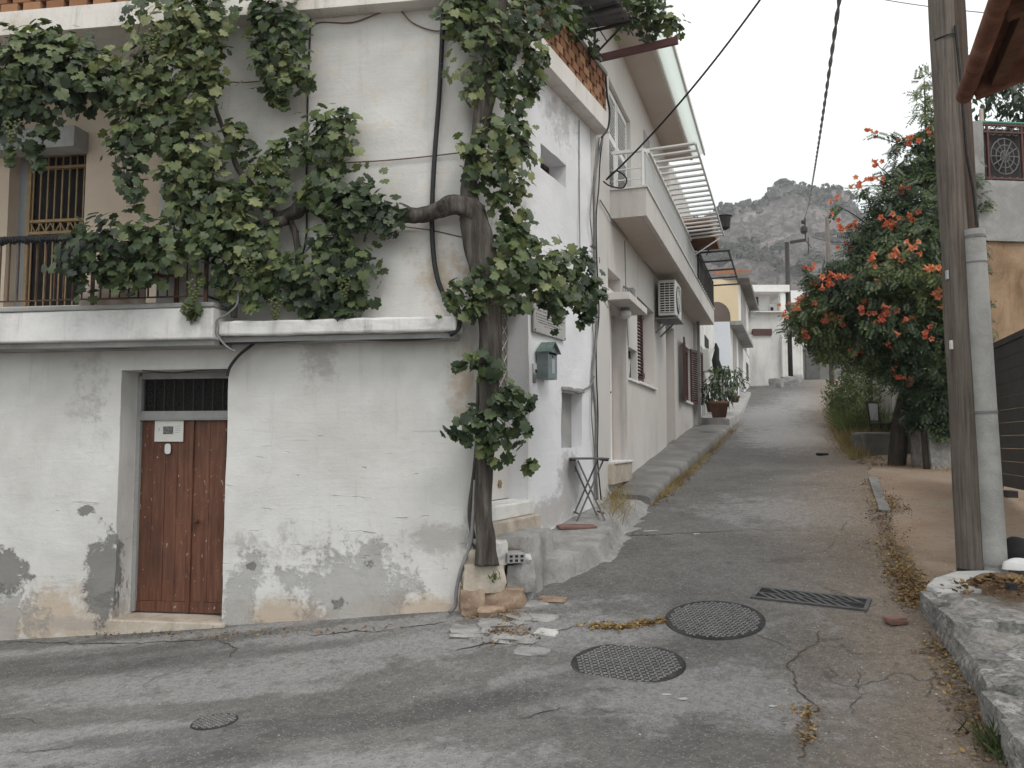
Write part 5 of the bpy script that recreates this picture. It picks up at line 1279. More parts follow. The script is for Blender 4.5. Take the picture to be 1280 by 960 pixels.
arch_plate(P4, P4.u(927, 0, 390), P4.u(932.5, 0, 390), zc4+.15, P4.z(927, 388), .0, 'upper_arch', SOFFIT, h4)
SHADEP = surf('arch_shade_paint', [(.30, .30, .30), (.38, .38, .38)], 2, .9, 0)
for a, b in ((916.5, 920.5), (923.5, 928)):
    arch_plate(P4, P4.u(a, 0, 460), P4.u(b, 0, 460), 2.6, P4.z(a, 440), .02, 'arched_window', SHADEP, h4)
bpar('grille', P4, P4.u(933, 0, 470), P4.u(935, 0, 470), P4.z(934, 475), P4.z(934, 455), .001, .03, BLACKM, h4)
# yellow upper front facing down the lane, with an arch coloured dark for loggia shade, set back behind the bluish side wall
Py = Plane((c1.x-5, c1.y), (1, 0), (0, -1))
mb = MB(); mb.fbox(Py, 0, 4.995, zt4-.6, zu4-.01, -.4, -.01); mb.build('yellow_front', YELLOW, h4)
yl, yr = Py.u(880, 0, 395), Py.u(913, 0, 395)
arch_plate(Py, yl, yr, zt4-.6, Py.z(900, 396), .004, 'dark_arch', surf('brown_shade_paint', [(.10, .075, .065), (.14, .11, .10)], 2, .9, 0), h4)
q0, q1 = at(893, 350, c1.y+1.2), at(936, 338, c1.y+1.2)
mb = MB(); mb.box(((q0.x+q1.x)/2, c1.y+1.2, (q0.z+q1.z)/2), (q1.x-q0.x, .15, q1.z-q0.z)); mb.build('terracotta_rail', ORANGET, h4)
mb = MB(); mb.fbox(Py, 0, 4.99, zu4-.008, zu4+.1, -3.5, -.02); mb.build('roof_slab', CONC, h4)
# grey white house across the bend
Y5 = 38.5
def fr(px0, px1, py0, py1, Y, depth, name, m, par):
    a, b = at(px0, py1, Y), at(px1, py0, Y); mb = MB(); mb.box(((a.x+b.x)/2, Y+depth/2, (a.z+b.z)/2), (b.x-a.x, depth, b.z-a.z)); return mb.build(name, m, par)
h5 = thing('bend_house', 'streaked grey white house at the bend with a white roof terrace', 'house', at(962, 490, Y5))
fr(936, 984, 418, 500, Y5, 6, 'lower_wall', GREYLIME, h5); fr(935, 986, 390, 417.8, Y5+.15, 6, 'upper_wall', GREYLIME, h5)
fr(942, 965, 411, 419, Y5-.12, .3, 'maroon_beam', MAROON, h5)
fr(939, 984, 388.5, 390, Y5-.15, 6, 'coping', WHITEOLD, h5)
fr(979, 983.5, 418, 486, Y5-.25, .25, 'corner_pier', WHITEOLD, h5); 
fr(938, 962, 368, 388, Y5+2.2, 3, 'terrace_room', WHITE, h5); wn5 = fr(943.5, 948, 371, 382, Y5+2.16, .1, 'terrace_window', GLASSD, h5)
fr(937, 987, 356, 364.5, Y5+1.2, 5, 'terrace_roof', WHITE, h5); fr(976, 981, 364.5, 390, Y5+1.3, .3, 'terrace_post', WHITE, h5); fr(962.5, 971, 380, 389, Y5+2, .6, 'white_block', WHITE, h5)
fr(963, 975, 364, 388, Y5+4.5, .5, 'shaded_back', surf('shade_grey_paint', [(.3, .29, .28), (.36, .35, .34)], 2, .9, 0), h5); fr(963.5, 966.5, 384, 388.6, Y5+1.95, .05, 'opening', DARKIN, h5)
fr(938, 945, 391, 397, Y5+.1, .08, 'blue_patch', WHITEBLUE, h5)
h6 = thing('far_house', 'small far white house glimpsed between the lamp post and flowering bush', 'house', at(995, 470, 52))
fr(986, 1010, 363, 378, 52, 4, 'upper_wall', WHITE, h6); fr(986, 1012, 378.2, 383, 51.8, 4.3, 'brown_roof', ORANGET, h6); fr(986, 1012, 383.2, 440, 52, 4, 'lower_wall', WHITEOLD, h6)
for a in (989, 997): fr(a, a+4, 386, 396, 51.93, .1, 'window', GLASSD, h6)
wl6 = fr(991, 1003, 428, 474, 45, .5, 'white_pillar', WHITEOLD, None); setp(wl6, 'white pillar beside the dark gate at the top of the lane', 'pillar')
gt6 = thing('far_gate', 'dull grey gate and wall closing the top of the lane', 'gate', at(1020, 473, 48))
fr(1000, 1070, 432, 476, 48.4, .4, 'wall', surf('dull_grey_wall', [(.12, .12, .118), (.2, .2, .195)], .8, .9, .2, .01), gt6); fr(1008, 1024, 440, 474, 48.3, .08, 'gate_leaf', surf('dull_gate', [(.075, .075, .075), (.12, .12, .12)], 3, .8, .1, .01), gt6)
for i, (px, py, s_) in enumerate(((985, 482, .8), (970, 484, .6), (992, 478, .6))):
    p = G(px, py); o = rock(p+Vector((0, 0, .15)), (s_, s_, .5), STONEG, 'boulder', None, i, .3, 60+i); setp(o, ('largest grey boulder at the pier of the bend house', 'low grey boulder left of the bend house pier', 'small grey boulder at the foot of the far lamp post')[i], 'boulder')
# street lamp post and farther pole
def tpole(px, ptop, Y, r, label, name, lamp):
    pb = at(px, 480, Y); zb_ = gz(pb.x, Y)-.1; pt_ = at(px, ptop, Y)
    t = thing(name, label, 'pole', (pb.x, Y, zb_)); mb = MB(); mb.tube([(pb.x, Y, zb_), (pb.x, Y, pt_.z)], [r, r*.8], 10); mb.build('pole', POLEW if not lamp else BLACKM, t, True); return t, pt_
lp_, ptop = tpole(988, 303, 40, .14, 'dark street pole with a short bracket arm at the bend of the lane', 'street_pole', 1)
e1 = at(1007, 300, 40)
mb = MB(); mb.bar(ptop, e1, .14); mb.build('bracket_arm', BLACKM, lp_)
mb = MB(); e2 = at(1006, 272, 40); mb.bar(e1, e2, .06); mb.lathe(at(1005, 292, 40), [(.1, 0), (.18, .1), (.18, .3), (.08, .4)], 10); mb.lathe(at(1004, 280, 40), [(.05, 0), (.1, .05), (.1, .16), (.05, .2)], 8); mb.build('insulators', BLACKM, lp_)
mb = MB(); mb.bar(at(1010, 296, 40), at(1011, 318, 40), .04); mb.bar(at(1007, 300, 40), at(1014, 310, 40), .03); mb.build('loose_wires', BLACKM, lp_)
tpole(1040, 272, 36, .11, 'plain dark pole rising behind the flowering bush', 'street_pole', 0)

# potted plants before the white house
def pot(px, py0, py1, r, off, label):
    p = RW.pt(ru(px, off, py1), 0, off); z = rz(px, py1, off)
    t = thing('potted_plant', label, 'plant', (p.x, p.y, z)); h = rz(px, py0, off)-z
    mb = MB(); mb.lathe((p.x, p.y, z), [(r*.7, 0), (r*.95, h*.8), (r*1.08, h*.82), (r*1.08, h), (r*.95, h), (r*.9, h*.9)], 18); mb.build('pot', TERRA, t, True); return t, Vector((p.x, p.y, z+h))
POT1, pp1 = pot(899, 502, 522, .22, .80, 'tall leafy plant in the terracotta pot outside the white house')
POT2, pp2 = pot(890, 502, 515, .16, .45, 'low shrubby plant in the shaded pot against the white house wall')
POT3, pp3 = pot(918, 495, 503, .15, .9, 'yellowish small plant farthest along the pavement by the arched house')
mb = MB(); c = RW.px(895, 450, .5); 
for k in range(7): mb.v += []
pts = [c+Vector((0, 0, .45)), c+Vector((.03, 0, .3)), c+Vector((-.02, 0, .0)), c+Vector((.05, 0, -.3)), c+Vector((.02, 0, -.42))]
mb.tube(pts, [.03, .06, .10, .12, .07], 10, True, .3); mb.bar(c+Vector((0, 0, .45)), RW.px(893, 436, .14), .03)
mb.build('hanging_cloth', BAGB, None, True, label='black cloth hanging on the far end wall of the white house', cat='cloth')
bx_ = RW.px(897, 479, .45)
wb = thing('white_cabinet', 'white louvred outdoor cabinet behind the tall potted plant', 'cabinet', bx_-Vector((0, 0, .4)))
mb = MB(); mb.box(bx_, (.5, .4, .8), (RW.d, RW.n, Vector((0, 0, 1)))); mb.build('case', ACW, wb, bevel=.02)
mb = MB()
for k in range(7): mb.box(bx_+Vector((0, 0, -.3+.1*k))-RW.d*.255, (.012, .32, .03), (RW.d, RW.n, Vector((0, 0, 1))))
mb.build('louvres', CABLEG, wb)
# ================================================================== right-hand side: stone kerb bank, poles, roof, gate, walls
def bank_edge(y): return interp([(0, 1.55), (2.5, 2.05), (4.03, 2.52), (5.1, 2.93), (5.9, 3.14), (6.3, 3.22), (6.8, 3.5), (7.2, 4.4)], y)
def bank_top(y): return interp([(0, .08), (3, .15), (4, .20), (5.1, .31), (6, .46), (6.6, .49), (7.3, .44)], y)
def make_bank():
    xs = list(np.arange(1.2, 5.2, .06))+list(np.arange(5.2, 9, .3)); ys = np.arange(.2, 7.4, .06); mb = MB()
    for y in ys:
        for x in xs:
            q = Vector((x*1.6, y*1.6, 3)); e = bank_edge(y)+.07*mn.noise(q*.9)+.03*mn.noise(q*3); g_ = gz(x, y)
            f = 1/(1+math.exp(-(x-e)/.022)) if abs(x-e) < .6 else (1.0 if x > e else 0.0)
            f *= 1/(1+math.exp((y-6.55-.1*mn.noise(q))/.06)) if abs(y-6.55) < 1.2 else (1.0 if y < 6.55 else 0.0)
            top = max(g_+.02, bank_top(y)+.03*mn.noise(q*.8)+.018*mn.noise(q*2.4)+.010*mn.noise(q*7)+.006*mn.noise(q*15))
            mb.v.append(Vector((x, y, (g_-.06)*(1-f)+top*f+.05*f*(1-f)*mn.noise(q*4))))
    n = len(xs)
    for j in range(len(ys)-1):
        for i in range(n-1): a = j*n+i; mb.f.append((a, a+1, a+n+1, a+n))
    mb.build('stone_bank', BANK, None, True, kind='structure')
def bank_mat():
    m, nt, b = newmat('stone_and_soil_bank', .95); v = coords(nt, 'World'); b.inputs['Specular IOR Level'].default_value = .15
    n1 = noise(nt, v, 1.6, 7, .7, .6); n2 = noise(nt, v, 14, 6, .7, .4); n3 = noise(nt, v, 60, 3)
    c = ramp(nt, n2, [(.33, (.14, .135, .128)), (.5, (.26, .25, .238)), (.66, (.38, .37, .35))])
    c = mix(nt, mapr(nt, n1, .48, .60, 0, .75), c, mix(nt, n3, (.13, .105, .08), (.25, .20, .155)))
    c = mix(nt, mapr(nt, n3, .63, .7, 0, .5), c, (.40, .39, .37))
    put(nt, b.inputs['Base Color'], c); bump(nt, b, M(nt, 'ADD', n2, M(nt, 'MULTIPLY', n3, .3)), .8, .03); return m
def kerb_mat():
    m, nt, b = newmat('lime_spattered_stone', .95); v = coords(nt, 'World'); b.inputs['Specular IOR Level'].default_value = .15
    n1 = noise(nt, v, 4.5, 8, .75, .1); n2 = noise(nt, v, 26, 5, .7)
    c = ramp(nt, n2, [(.33, (.12, .118, .113)), (.5, (.235, .23, .22)), (.66, (.35, .345, .33))])
    c = mix(nt, mapr(nt, n1, .54, .60, 0, .8), c, ramp(nt, n2, [(.35, (.36, .355, .345)), (.65, (.58, .575, .56))]))
    put(nt, b.inputs['Base Color'], c); bump(nt, b, M(nt, 'ADD', n2, n1), .9, .03); return m
BANK = bank_mat(); make_bank()
KERBM = kerb_mat()
for i, (y, w_, l_, h_, dx) in enumerate(((6.10, .40, .46, .36, .13), (5.66, .46, .52, .36, .16), (5.16, .42, .54, .36, .13), (4.70, .36, .50, .34, .10), (4.30, .34, .42, .32, .09), (3.90, .40, .52, .30, .11), (3.44, .36, .50, .28, .10), (2.98, .4, .50, .28, .11))):
    o = rock((bank_edge(y)+dx, y, bank_top(y)-h_*.5-.015+.03*(i % 2)), (w_, l_*1.06, h_), KERBM, 'kerb_stone', None, -.35+random.uniform(-.12, .12), .30, 80+i)
    noisy(o, .05, .12, 1)
    setp(o, ['rough kerb stone at the far end of the bank, nearest the pole', 'kerb stone second from the pole end of the bank', 'kerb stone third from the pole end of the bank', 'kerb stone fourth from the pole end of the bank', 'kerb stone fifth from the pole end of the bank', 'kerb stone sixth from the pole end of the bank', 'kerb stone seventh from the pole end of the bank', 'kerb stone eighth from the pole end of the bank'][i], 'kerb stone', 'kerb stones along the bank')
# pole pad
pc = [onz(1167, 722, .50), onz(1158, 731, .49), onz(1172, 739, .48), onz(1236, 737, .49), onz(1262, 728, .5), onz(1250, 712, .52), onz(1195, 713, .52)]
mb = MB(); mb.prism(pc, .25); setp(noisy(mb.build('pole_footing', PALECONC, None, bevel=.02), .02, .15, 3), 'pale concrete pad at the foot of the wooden pole', 'footing')
# wooden utility poles
def upole(b, t, zt, r0, r1, m, label, name='utility_pole'):
    d = (t-b).normalized(); k = (zt-b.z)/d.z; top = b+d*k; n = 40
    th = thing(name, label, 'pole', b); mb = MB()
    mb.tube([b.lerp(top, i/n)+Vector((.008*mn.noise(Vector((i*.3, 0, r0*50))), .008*mn.noise(Vector((i*.3, 5, r0*50))), 0)) for i in range(n+1)], [r0+(r1-r0)*i/n for i in range(n+1)], 24, True, .03)
    mb.build('shaft', m, th, True); return th, b, d
b = at(1216, 722, 7.02); t = at(1176, 0, 7.02)
pm, pbase, pd = upole(b-Vector((0, 0, .12)), t, 8.3, .119, .098, POLEW, 'tall weathered wooden utility pole standing on the pale concrete pad')
mb = MB(); mb.tube([b-pd*.10, b+pd*.085], [.1235, .1222], 24); mb.build('tar_band', BLACKM, pm)
def on_pole(py): r = (b.z-at(1216, py, 7.02).z); return b-pd*(r/pd.z)
p = on_pole(60); mb = MB(); mb.tube([p+Vector((-.11, -.05, .05)), p+Vector((-.03, -.125, .06)), p+Vector((.05, -.12, .08)), p+Vector((.09, -.08, .085))], .008, 6); mb.build('wire_tie', BLACKM, pm)
p = on_pole(432); mb = MB(); mb.box(p+Vector((-.105, -.05, 0)), (.022, .03, .08)); mb.build('tag', PAPER, pm, bevel=.004)
p = on_pole(345); mb = MB(); mb.box(p+Vector((-.108, -.05, 0)), (.02, .03, .08)); mb.build('tag', SILVER, pm, bevel=.004)
p0 = on_pole(40)+Vector((.05, -.118, 0)); p1 = on_pole(120)+Vector((.08, -.112, 0)); p2 = on_pole(200)+Vector((.1, -.1, 0)); p3 = at(1222, 286, 6.93)
mb = MB(); mb.tube([p0, p1, p2, (p2+p3)/2+Vector((.01, 0, .03)), p3], .014, 6); mb.build('cable_run', BLACKM, pm)
b2 = at(1231, 716, 7.42); t2 = at(1191, 0, 7.42)
upole(b2-Vector((0, 0, .12)), t2, 7.9, .115, .098, POLEW2, 'second darker wooden pole standing close behind the tall one')
# cement pipe strapped to the poles
pb, pt2 = at(1243.5, 722, 6.93), at(1216.5, 288, 6.93)
pp = thing('cable_pipe', 'grey cement conduit pipe strapped upright beside the wooden poles', 'pipe', pb)
dd = (pt2-pb)
mb = MB(); n = 26; mb.tube([pb+dd*(i/n-.03) for i in range(n+1)]+[pt2, pt2-dd*.002, pt2-dd*.06], [.105-.013*i/n for i in range(n+1)]+[.092, .078, .075], 22, True, .015); o = mb.build('tube', PIPEM, pp, True); sharp(o, 50)
for py in (297, 330, 519, 706):
    f = (722-py)/434; q = pb+dd*f; r_ = .105-.013*f+.004
    mb = MB()
    if py == 330: mb.tube([q-dd*.002, q+dd*.002], [r_+.0, r_+.0], 22)
    else:
        mb.tube([q-dd*.004, q+dd*.004], [r_+.001, r_+.001], 22); mb.bar(q+Vector((-.09, .03, 0)), q+Vector((-.17, .06, .0)), .012)
    mb.build('strap', CABLEG, pp)
# dirt heap and litter round the pipe
def heap(c, rx, ry, h, m, name, **pr):
    mb = MB(); n = 28; K = 12
    for i in range(K+1):
        for k in range(n):
            a = 2*math.pi*k/n; r = i/K; x = c.x+rx*r*math.cos(a)*(1+.25*mn.noise(Vector((math.cos(a)*1.5, math.sin(a)*1.5, c.x)))); y = c.y+ry*r*math.sin(a)
            mb.v.append(Vector((x, y, c.z+h*(1-r*r)*(1+.7*mn.noise(Vector((x*6, y*6, 2)))) - (.05 if i == K else 0))))
    for i in range(K):
        for k in range(n): a_ = i*n+k; b_ = i*n+(k+1) % n; mb.f.append((a_, a_+n, b_+n, b_))
    return mb.build(name, m, None, True, **pr)
heap(onz(1258, 738, .46), .32, .38, .12, SOIL, 'soil_heap', label='heap of dry soil and dead leaves against the cement pipe', cat='soil heap')
heap(onz(1275, 704, .60), .15, .07, .035, BAGW, 'plastic_bag', label='crumpled white plastic bag on the ground right of the cement pipe', cat='bag')
heap(onz(1278, 692, .62), .22, .18, .13, BAGB, 'rubber_mat', label='crumpled dark sheet lying behind the white plastic bag', cat='sheet')
o = rock(onz(1264, 733, .60), (.06, .05, .05), BAGB, 'bottle_cap', None, 0, .2, 99); setp(o, 'small black scrap lying on the dry soil heap', 'scrap')
o = rock(G(960, 0) if False else G(1000, 781)+Vector((-.27, 0, .02)), (.15, .10, .05), TILER, 'tile_shard', None, .2, .25, 97); o.location = o.location+(G(961, 781)-G(1000, 781))+Vector((.27, 0, 0)) if False else o.location
o.location = G(1120, 780)+Vector((0, 0, .0)); setp(o, 'reddish broken tile shard lying on the gritty lane edge', 'tile')
o = rock(G(1028, 569)+Vector((0, 0, .01)), (.2, .12, .06), BAGB, 'scrap', None, .4, .3, 96); setp(o, 'dark scrap lying in the middle of the upper lane', 'scrap')

# timber roof corner overhead
E0 = at(1203, 119, 6.0); E1 = at(1243, 0, 4.72); ed = (E1-E0); ed.z = 0; ed.normalize()
rn = Vector((-ed.y, ed.x, 0)) if (-ed.y) > 0 else Vector((ed.y, -ed.x, 0)); rise = .30
rf = thing('timber_roof', 'red brown timber lean to roof corner overhanging the lane at upper right', 'roof', E0+rn*1.6-Vector((0, 0, 2.9)))
def rq(a, c, h): return E0+ed*a+rn*c+Vector((0, 0, c*rise+h))
LR = 5.2
mb = MB(); mb.tube([rq(a, .02, .0) for a in np.linspace(-.04, LR, 10)], .062, 14); mb.build('eaves_pole', TIMBER, rf, True)
mb = MB(); nb_ = 13
for i in range(nb_):
    c0_, c1_ = i*.2, i*.2+.192; mb.hexa([rq(-.02, c0_, .055), rq(LR, c0_, .055), rq(LR, c1_, .055), rq(-.02, c1_, .055), rq(-.02, c0_, .08), rq(LR, c0_, .08), rq(LR, c1_, .08), rq(-.02, c1_, .08)])
mb.build('roof_boards', TIMBER, rf)
mb = MB(); mb.hexa([rq(-.06, .0, .085), rq(LR, .0, .085), rq(LR, 2.7, .085), rq(-.06, 2.7, .085), rq(-.06, .0, .12), rq(LR, .0, .12), rq(LR, 2.7, .12), rq(-.06, 2.7, .12)]); mb.build('roof_felt', SHEET, rf)
for c in (.22,): 
    mb = MB(); mb.bar(rq(.0, c, -.01), rq(LR, c, -.01), .09, .12); mb.build('purlin', TIMBERD, rf)
for a in (.06, 1.3, 2.6, 3.9, 5.1):
    mb = MB(); mb.bar(rq(a, .07, -.02), rq(a, 2.6, -.02), .07, .145); mb.build('rafter', TIMBERD if a > .5 else TIMBER, rf)
for a in (.1, 3.2):
    mb = MB(); q = rq(a, 2.1, -.1); mb.bar(Vector((q.x, q.y, gz(q.x, q.y)-.1)), q, .12); mb.build('post', TIMBER, rf)
mb = MB(); mb.bar(rq(0, 2.1, -.15), rq(LR, 2.1, -.15), .1, .14); mb.build('wall_plate', TIMBER, rf)

# slatted gate along the yard
ga = at(1241, 430, 10.9); gb_ = at(1281, 411.5, 9.45); gdir = (gb_-ga); gdir.z = 0; glen = gdir.length; gdir.normalize(); gnn = Vector((gdir.y, -gdir.x, 0))
if gnn.x > 0: gnn = -gnn
PG = Plane((ga.x, ga.y), (gdir.x, gdir.y), (gnn.x, gnn.y))
ztop = (ga.z+gb_.z)/2; zbot = PG.z(1262, 611); GL = glen+3.2
gt = thing('slatted_gate', 'dark grey horizontally slatted yard gate at the right edge', 'gate', PG.pt(0, zbot, 0))
n = 11
for i in range(n):
    z0_ = zbot+.02+(ztop-.10-zbot)*i/n; z1_ = zbot+.02+(ztop-.10-zbot)*(i+1)/n-.005
    mb = MB(); mb.fbox(PG, .10, GL, z0_, z1_, -.012, .012); mb.build('slat', GATEM, gt, bevel=.003)
mb = MB(); mb.fbox(PG, -.02, GL, ztop-.08, ztop, -.03, .03); mb.build('top_rail', GATEM, gt, bevel=.004)
for u in (-.02, 1.55, 3.1, GL-.1):
    mb = MB(); mb.fbox(PG, u, u+.11, (gz(PG.pt(u, 0).x, PG.pt(u, 0).y)-.1) if u > 1 else zbot-.02, ztop-.0805, -.035, .035); mb.build('post', GATEM, gt, bevel=.004)
mb = MB(); u_ = PG.u(1257, .05, 606); mb.fbox(PG, u_-.12, u_+.12, zbot-.11, zbot-.021, -.06, .08); mb.build('foot_block', BLACKM, gt, bevel=.006)

# grey rendered terrace house behind the gate
YT = 12.6
PT = Plane((at(1215, 300, YT).x, YT), (.995, .10), (.10, -.995))
th = thing('terrace_house', 'bare grey rendered terrace with ornate iron railing above a tan rough wall', 'house', PT.pt(2, 1.0, -2))
zb1 = PT.z(1250, 301); zpt = PT.z(1228, 151); zpar = PT.z(1262, 226); uL, uP = PT.u(1215), PT.u(1243.5)
mb = MB(); mb.fbox(PT, uL, 6.5, zb1, zpar, -1.3, 0); mb.build('upper_wall', GREYWALL, th)
mb = MB(); mb.fbox(PT, uL, uP, zpar+.002, zpt, -.32, -.002); noisy(mb.build('pillar', GREYWALL, th, bevel=.02), .01, .4, 3)
mb = MB(); mb.fbox(PT, uP+2.2, uP+2.55, zpar+.002, zpt, -.32, -.002); mb.build('pillar', GREYWALL, th, bevel=.02)
mb = MB(); mb.fbox(PT, PT.u(1228), 6.5, .6, zb1-.004, -1.25, -.06); noisy(mb.build('lower_wall', TANWALL, th), .10, .7, 6)
zr = PT.z(1260, 152)
mb = MB()
for z in (zpar+.05, zr-.16, zr-.04): mb.fbox(PT, uP+.01, uP+2.19, z, z+.03, -.12, -.08)
for u in (uP+.01, uP+.12, uP+.72, uP+1.1, uP+1.7, uP+2.16): mb.fbox(PT, u, u+.03, zpar+.02, zr, -.125, -.085)
rlg = mb.build('railing', DARKRED, th)
mb = MB(); mb.tube([PT.pt(uP+.0, zr+.02, -.1), PT.pt(uP+2.19, zr+.02, -.1)], .022, 8); mb.build('top_rail', surf('green_rail', [(.05, .2, .15), (.08, .27, .2)], 6, .5, 0), rlg)
IRONG = surf('grey_iron', [(.12, .12, .125), (.2, .2, .2)], 8, .6, 0)
for uc in (uP+.43, uP+1.4):
    mb = MB()
    zc = (zpar+zr-.1)/2; 
    for k in range(12): a = k*math.pi/6; mb.tube([PT.pt(uc, zc, -.1), PT.pt(uc+.25*math.cos(a), zc+.30*math.sin(a), -.1)], .009, 4)
    for rr in (.08, .16, .25): mb.tube([PT.pt(uc+rr*math.cos(a), zc+rr*1.2*math.sin(a), -.1) for a in np.linspace(0, 2*math.pi, 17)], .009, 4, False)
    for dx in (-.2, -.07, .07, .2):
        for dz in (-.42, .42): mb.tube([PT.pt(uc+dx+.06*math.cos(a), zc+dz+.07*math.sin(a), -.1) for a in np.linspace(0, 2*math.pi, 9)], .008, 4, False)
    mb.build('iron_scrollwork', IRONG, rlg)
mb = MB(); mb.fbox(PT, uP+.02, uP+2.17, zpar+.0, zr-.05, -.20, -.19); mb.build('mesh_backing', BLACKM, rlg)
mb = MB(); q = PT.pt(PT.u(1241.5, -.2), 0, -.2); mb.bar(Vector((q.x, q.y, zpt-.1)), Vector((q.x, q.y, PT.z(1241, 137, -.2))), .05, .04); mb.build('wooden_stake', STONEB, th)

# garden wall behind the bush and the rough pier at its near end
wa, wb_ = at(1196, 500, 13.2), at(1074, 500, 21.5); wd_ = (wb_-wa); wd_.z = 0; WL = wd_.length; wd_.normalize()
PW = Plane((wa.x, wa.y), (wd_.x, wd_.y), (-wd_.y, wd_.x))
if PW.n.x > 0: PW.n = -PW.n
def gwall(name, P, u0, u1, zt, thick, m, step=.35, label=None, cat='wall', amp=.03):
    n = max(2, int((u1-u0)/step)); mb = MB(); K = 6
    for side in (0, 1):
        for i in range(n+1):
            u = u0+(u1-u0)*i/n; g_ = P.pt(u, 0, 0); zg = gz(g_.x, g_.y)-.4; top = zt(u)+.05*mn.noise(Vector((u, 3, 1)))
            for k in range(K+1):
                z = zg+(top-zg)*k/K; q = Vector((u*1.3, z*1.3, side*5)); mb.v.append(P.pt(u, z, (-thick if side else 0)+amp*mn.noise(q)))
    W = (n+1)*(K+1)
    for i in range(n):
        for k in range(K):
            a = i*(K+1)+k; f = (a, a+K+1, a+K+2, a+1); mb.f.append(f); mb.f.append(tuple(W+x for x in reversed(f)))
        a = i*(K+1)+K; mb.f.append((a, a+K+1, W+a+K+1, W+a))
    for i in (0, n):
        for k in range(K): a = i*(K+1)+k; mb.f.append((a, a+1, W+a+1, W+a))
    return mb.build(name, m, None, False, label=label, cat=cat)
gwall('garden_wall', PW, .35, WL+2.5, lambda u: gz(wa.x+wd_.x*u, wa.y+wd_.y*u)+2.05, .25, GARDENW, label='lichen streaked whitewashed garden wall behind the flowering bush')
o = gwall('rough_pier', Plane((at(1162, 560, 12.9).x, 12.9), (1, .12), (.12, -1)), 0, .62, lambda u: 2.95+.1*u, .5, ROCKY, .1, 'rough pebbly grey wall end beside the wooden pole', amp=.08)
mb = MB(); q = at(1088, 500, 19.0); mb.bar((q.x, 19.0, 1.2), (q.x, 19.0, at(1088, 428, 19).z), .09); mb.build('gate_post', BAGB, None, label='thin dark post standing against the pale garden wall', cat='post')
mb = MB(); q = at(1080, 470, 19.6); mb.box((q.x, 19.6, q.z), (.22, .06, 1.9)); mb.build('pale_board', WHITE, None, bevel=.01, label='narrow white board leaning on the far part of the garden wall', cat='board')
# low concrete planter block
c0 = G(1080, 569); c1 = G(1150, 566); pz = at(1100, 541, c0.y).z
ax_ = (c1-c0); ax_.z = 0; pl_ = ax_.length; ax_.normalize(); ay_ = Vector((-ax_.y, ax_.x, 0))
mb = MB(); c = (c0+c1)/2+ay_*.3; mb.box((c.x, c.y, (pz+c0.z-.2)/2), (pl_, .6, pz-c0.z+.2), (ax_, ay_, Vector((0, 0, 1))))
setp(noisy(mb.build('planter_block', CONCD, None, bevel=.03), .05, .3, 4), 'low dull concrete planter block at the foot of the flowering bush', 'planter')
# strip of old kerb in the yard
k0, k1 = G(1091, 598), G(1106, 640)
mb = MB(); mb.bar(k0+Vector((0, 0, -.03)), k1+Vector((0, 0, -.03)), .13, .12); setp(noisy(mb.build('kerb_strip', CONCD, None, bevel=.01), .02, .2, 3), 'pale strip of old kerb between the lane and the dirt yard', 'kerb')
# black chair by the garden wall
cb = at(1106, 530, 16.2); L = Vector((cb.x, cb.y, gz(cb.x, cb.y)))
L.z = max(L.z, at(1106, 533, 16.2).z-.40)
ch = thing('garden_chair', 'small black framed chair with pale back by the garden wall', 'chair', L)
d, nn = Vector((.8, .6, 0)), Vector((.6, -.8, 0))
for a in (-1, 1):
    for b_ in (-1, 1): mb = MB(); mb.bar(L+d*a*.2+nn*b_*.19, L+d*a*.2+nn*b_*.19+Vector((0, 0, .42)), .03); mb.build('leg', BLACKM, ch)
mb = MB(); mb.box(L+Vector((0, 0, .43)), (.46, .44, .05), (d, nn, Vector((0, 0, 1)))); mb.build('seat', BLACKM, ch, bevel=.01)
mb = MB()
for a in (-1, 1): mb.bar(L+d*a*.2-nn*.2+Vector((0, 0, .45)), L+d*a*.2-nn*.26+Vector((0, 0, .88)), .035)
mb.bar(L-d*.2-nn*.26+Vector((0, 0, .88)), L+d*.2-nn*.26+Vector((0, 0, .88)), .035); mb.build('back_frame', BLACKM, ch)
mb = MB(); mb.box(L-nn*.235+Vector((0, 0, .68)), (.34, .015, .34), (d, (nn+Vector((0, 0, .13))).normalized(), Vector((0, 0, 1)))); mb.build('back_panel', surf('pale_grey_mesh', [(.38, .39, .4), (.45, .46, .47)], 4, .6, 0), ch)

# ================================================================== overhead wires
def wire(a, b, r, sag, m, label, n=30):
    mb = MB(); a, b = Vector(a), Vector(b); mb.tube([a.lerp(b, i/n)-Vector((0, 0, sag*4*(i/n)*(1-i/n))) for i in range(n+1)], r, 6)
    return mb.build('overhead_wire', m, None, True, label=label, cat='wire')
ptop_ = pbase+pd*((8.15-pbase.z)/pd.z)
wa_ = SIDE.pt(3.45, SIDE.z(755, 222, .12), .12)
wire(wa_, ptop_, .012, .35, CABLE, 'black service wire rising from the house corner to the wooden pole')
cable('cable', [wa_+Vector((0, 0, 0)), wa_+Vector((.12, -.05, .10)), wa_+Vector((.26, .0, .02)), wa_+Vector((.22, .05, -.09)), wa_+Vector((.05, .03, -.07)), wa_+Vector((-.04, .0, -.02))], .010, CABLE, 'small black loop of wire at the seam of the two houses')
q = at(1050, 0, 7.5); far = at(1006, 280, 40); dirn = (q-far); near = far+dirn*1.22
mb = MB(); n = 260; pts = [far.lerp(near, i/n)-Vector((0, 0, .5*4*(i/n)*(1-i/n)))+Vector((0, 0, .35)) for i in range(n+1)]
for ph in (0, math.pi): mb.tube([p+Vector((.014*math.cos(i*.9+ph), 0, .014*math.sin(i*.9+ph))) for i, p in enumerate(pts)], .013, 5)
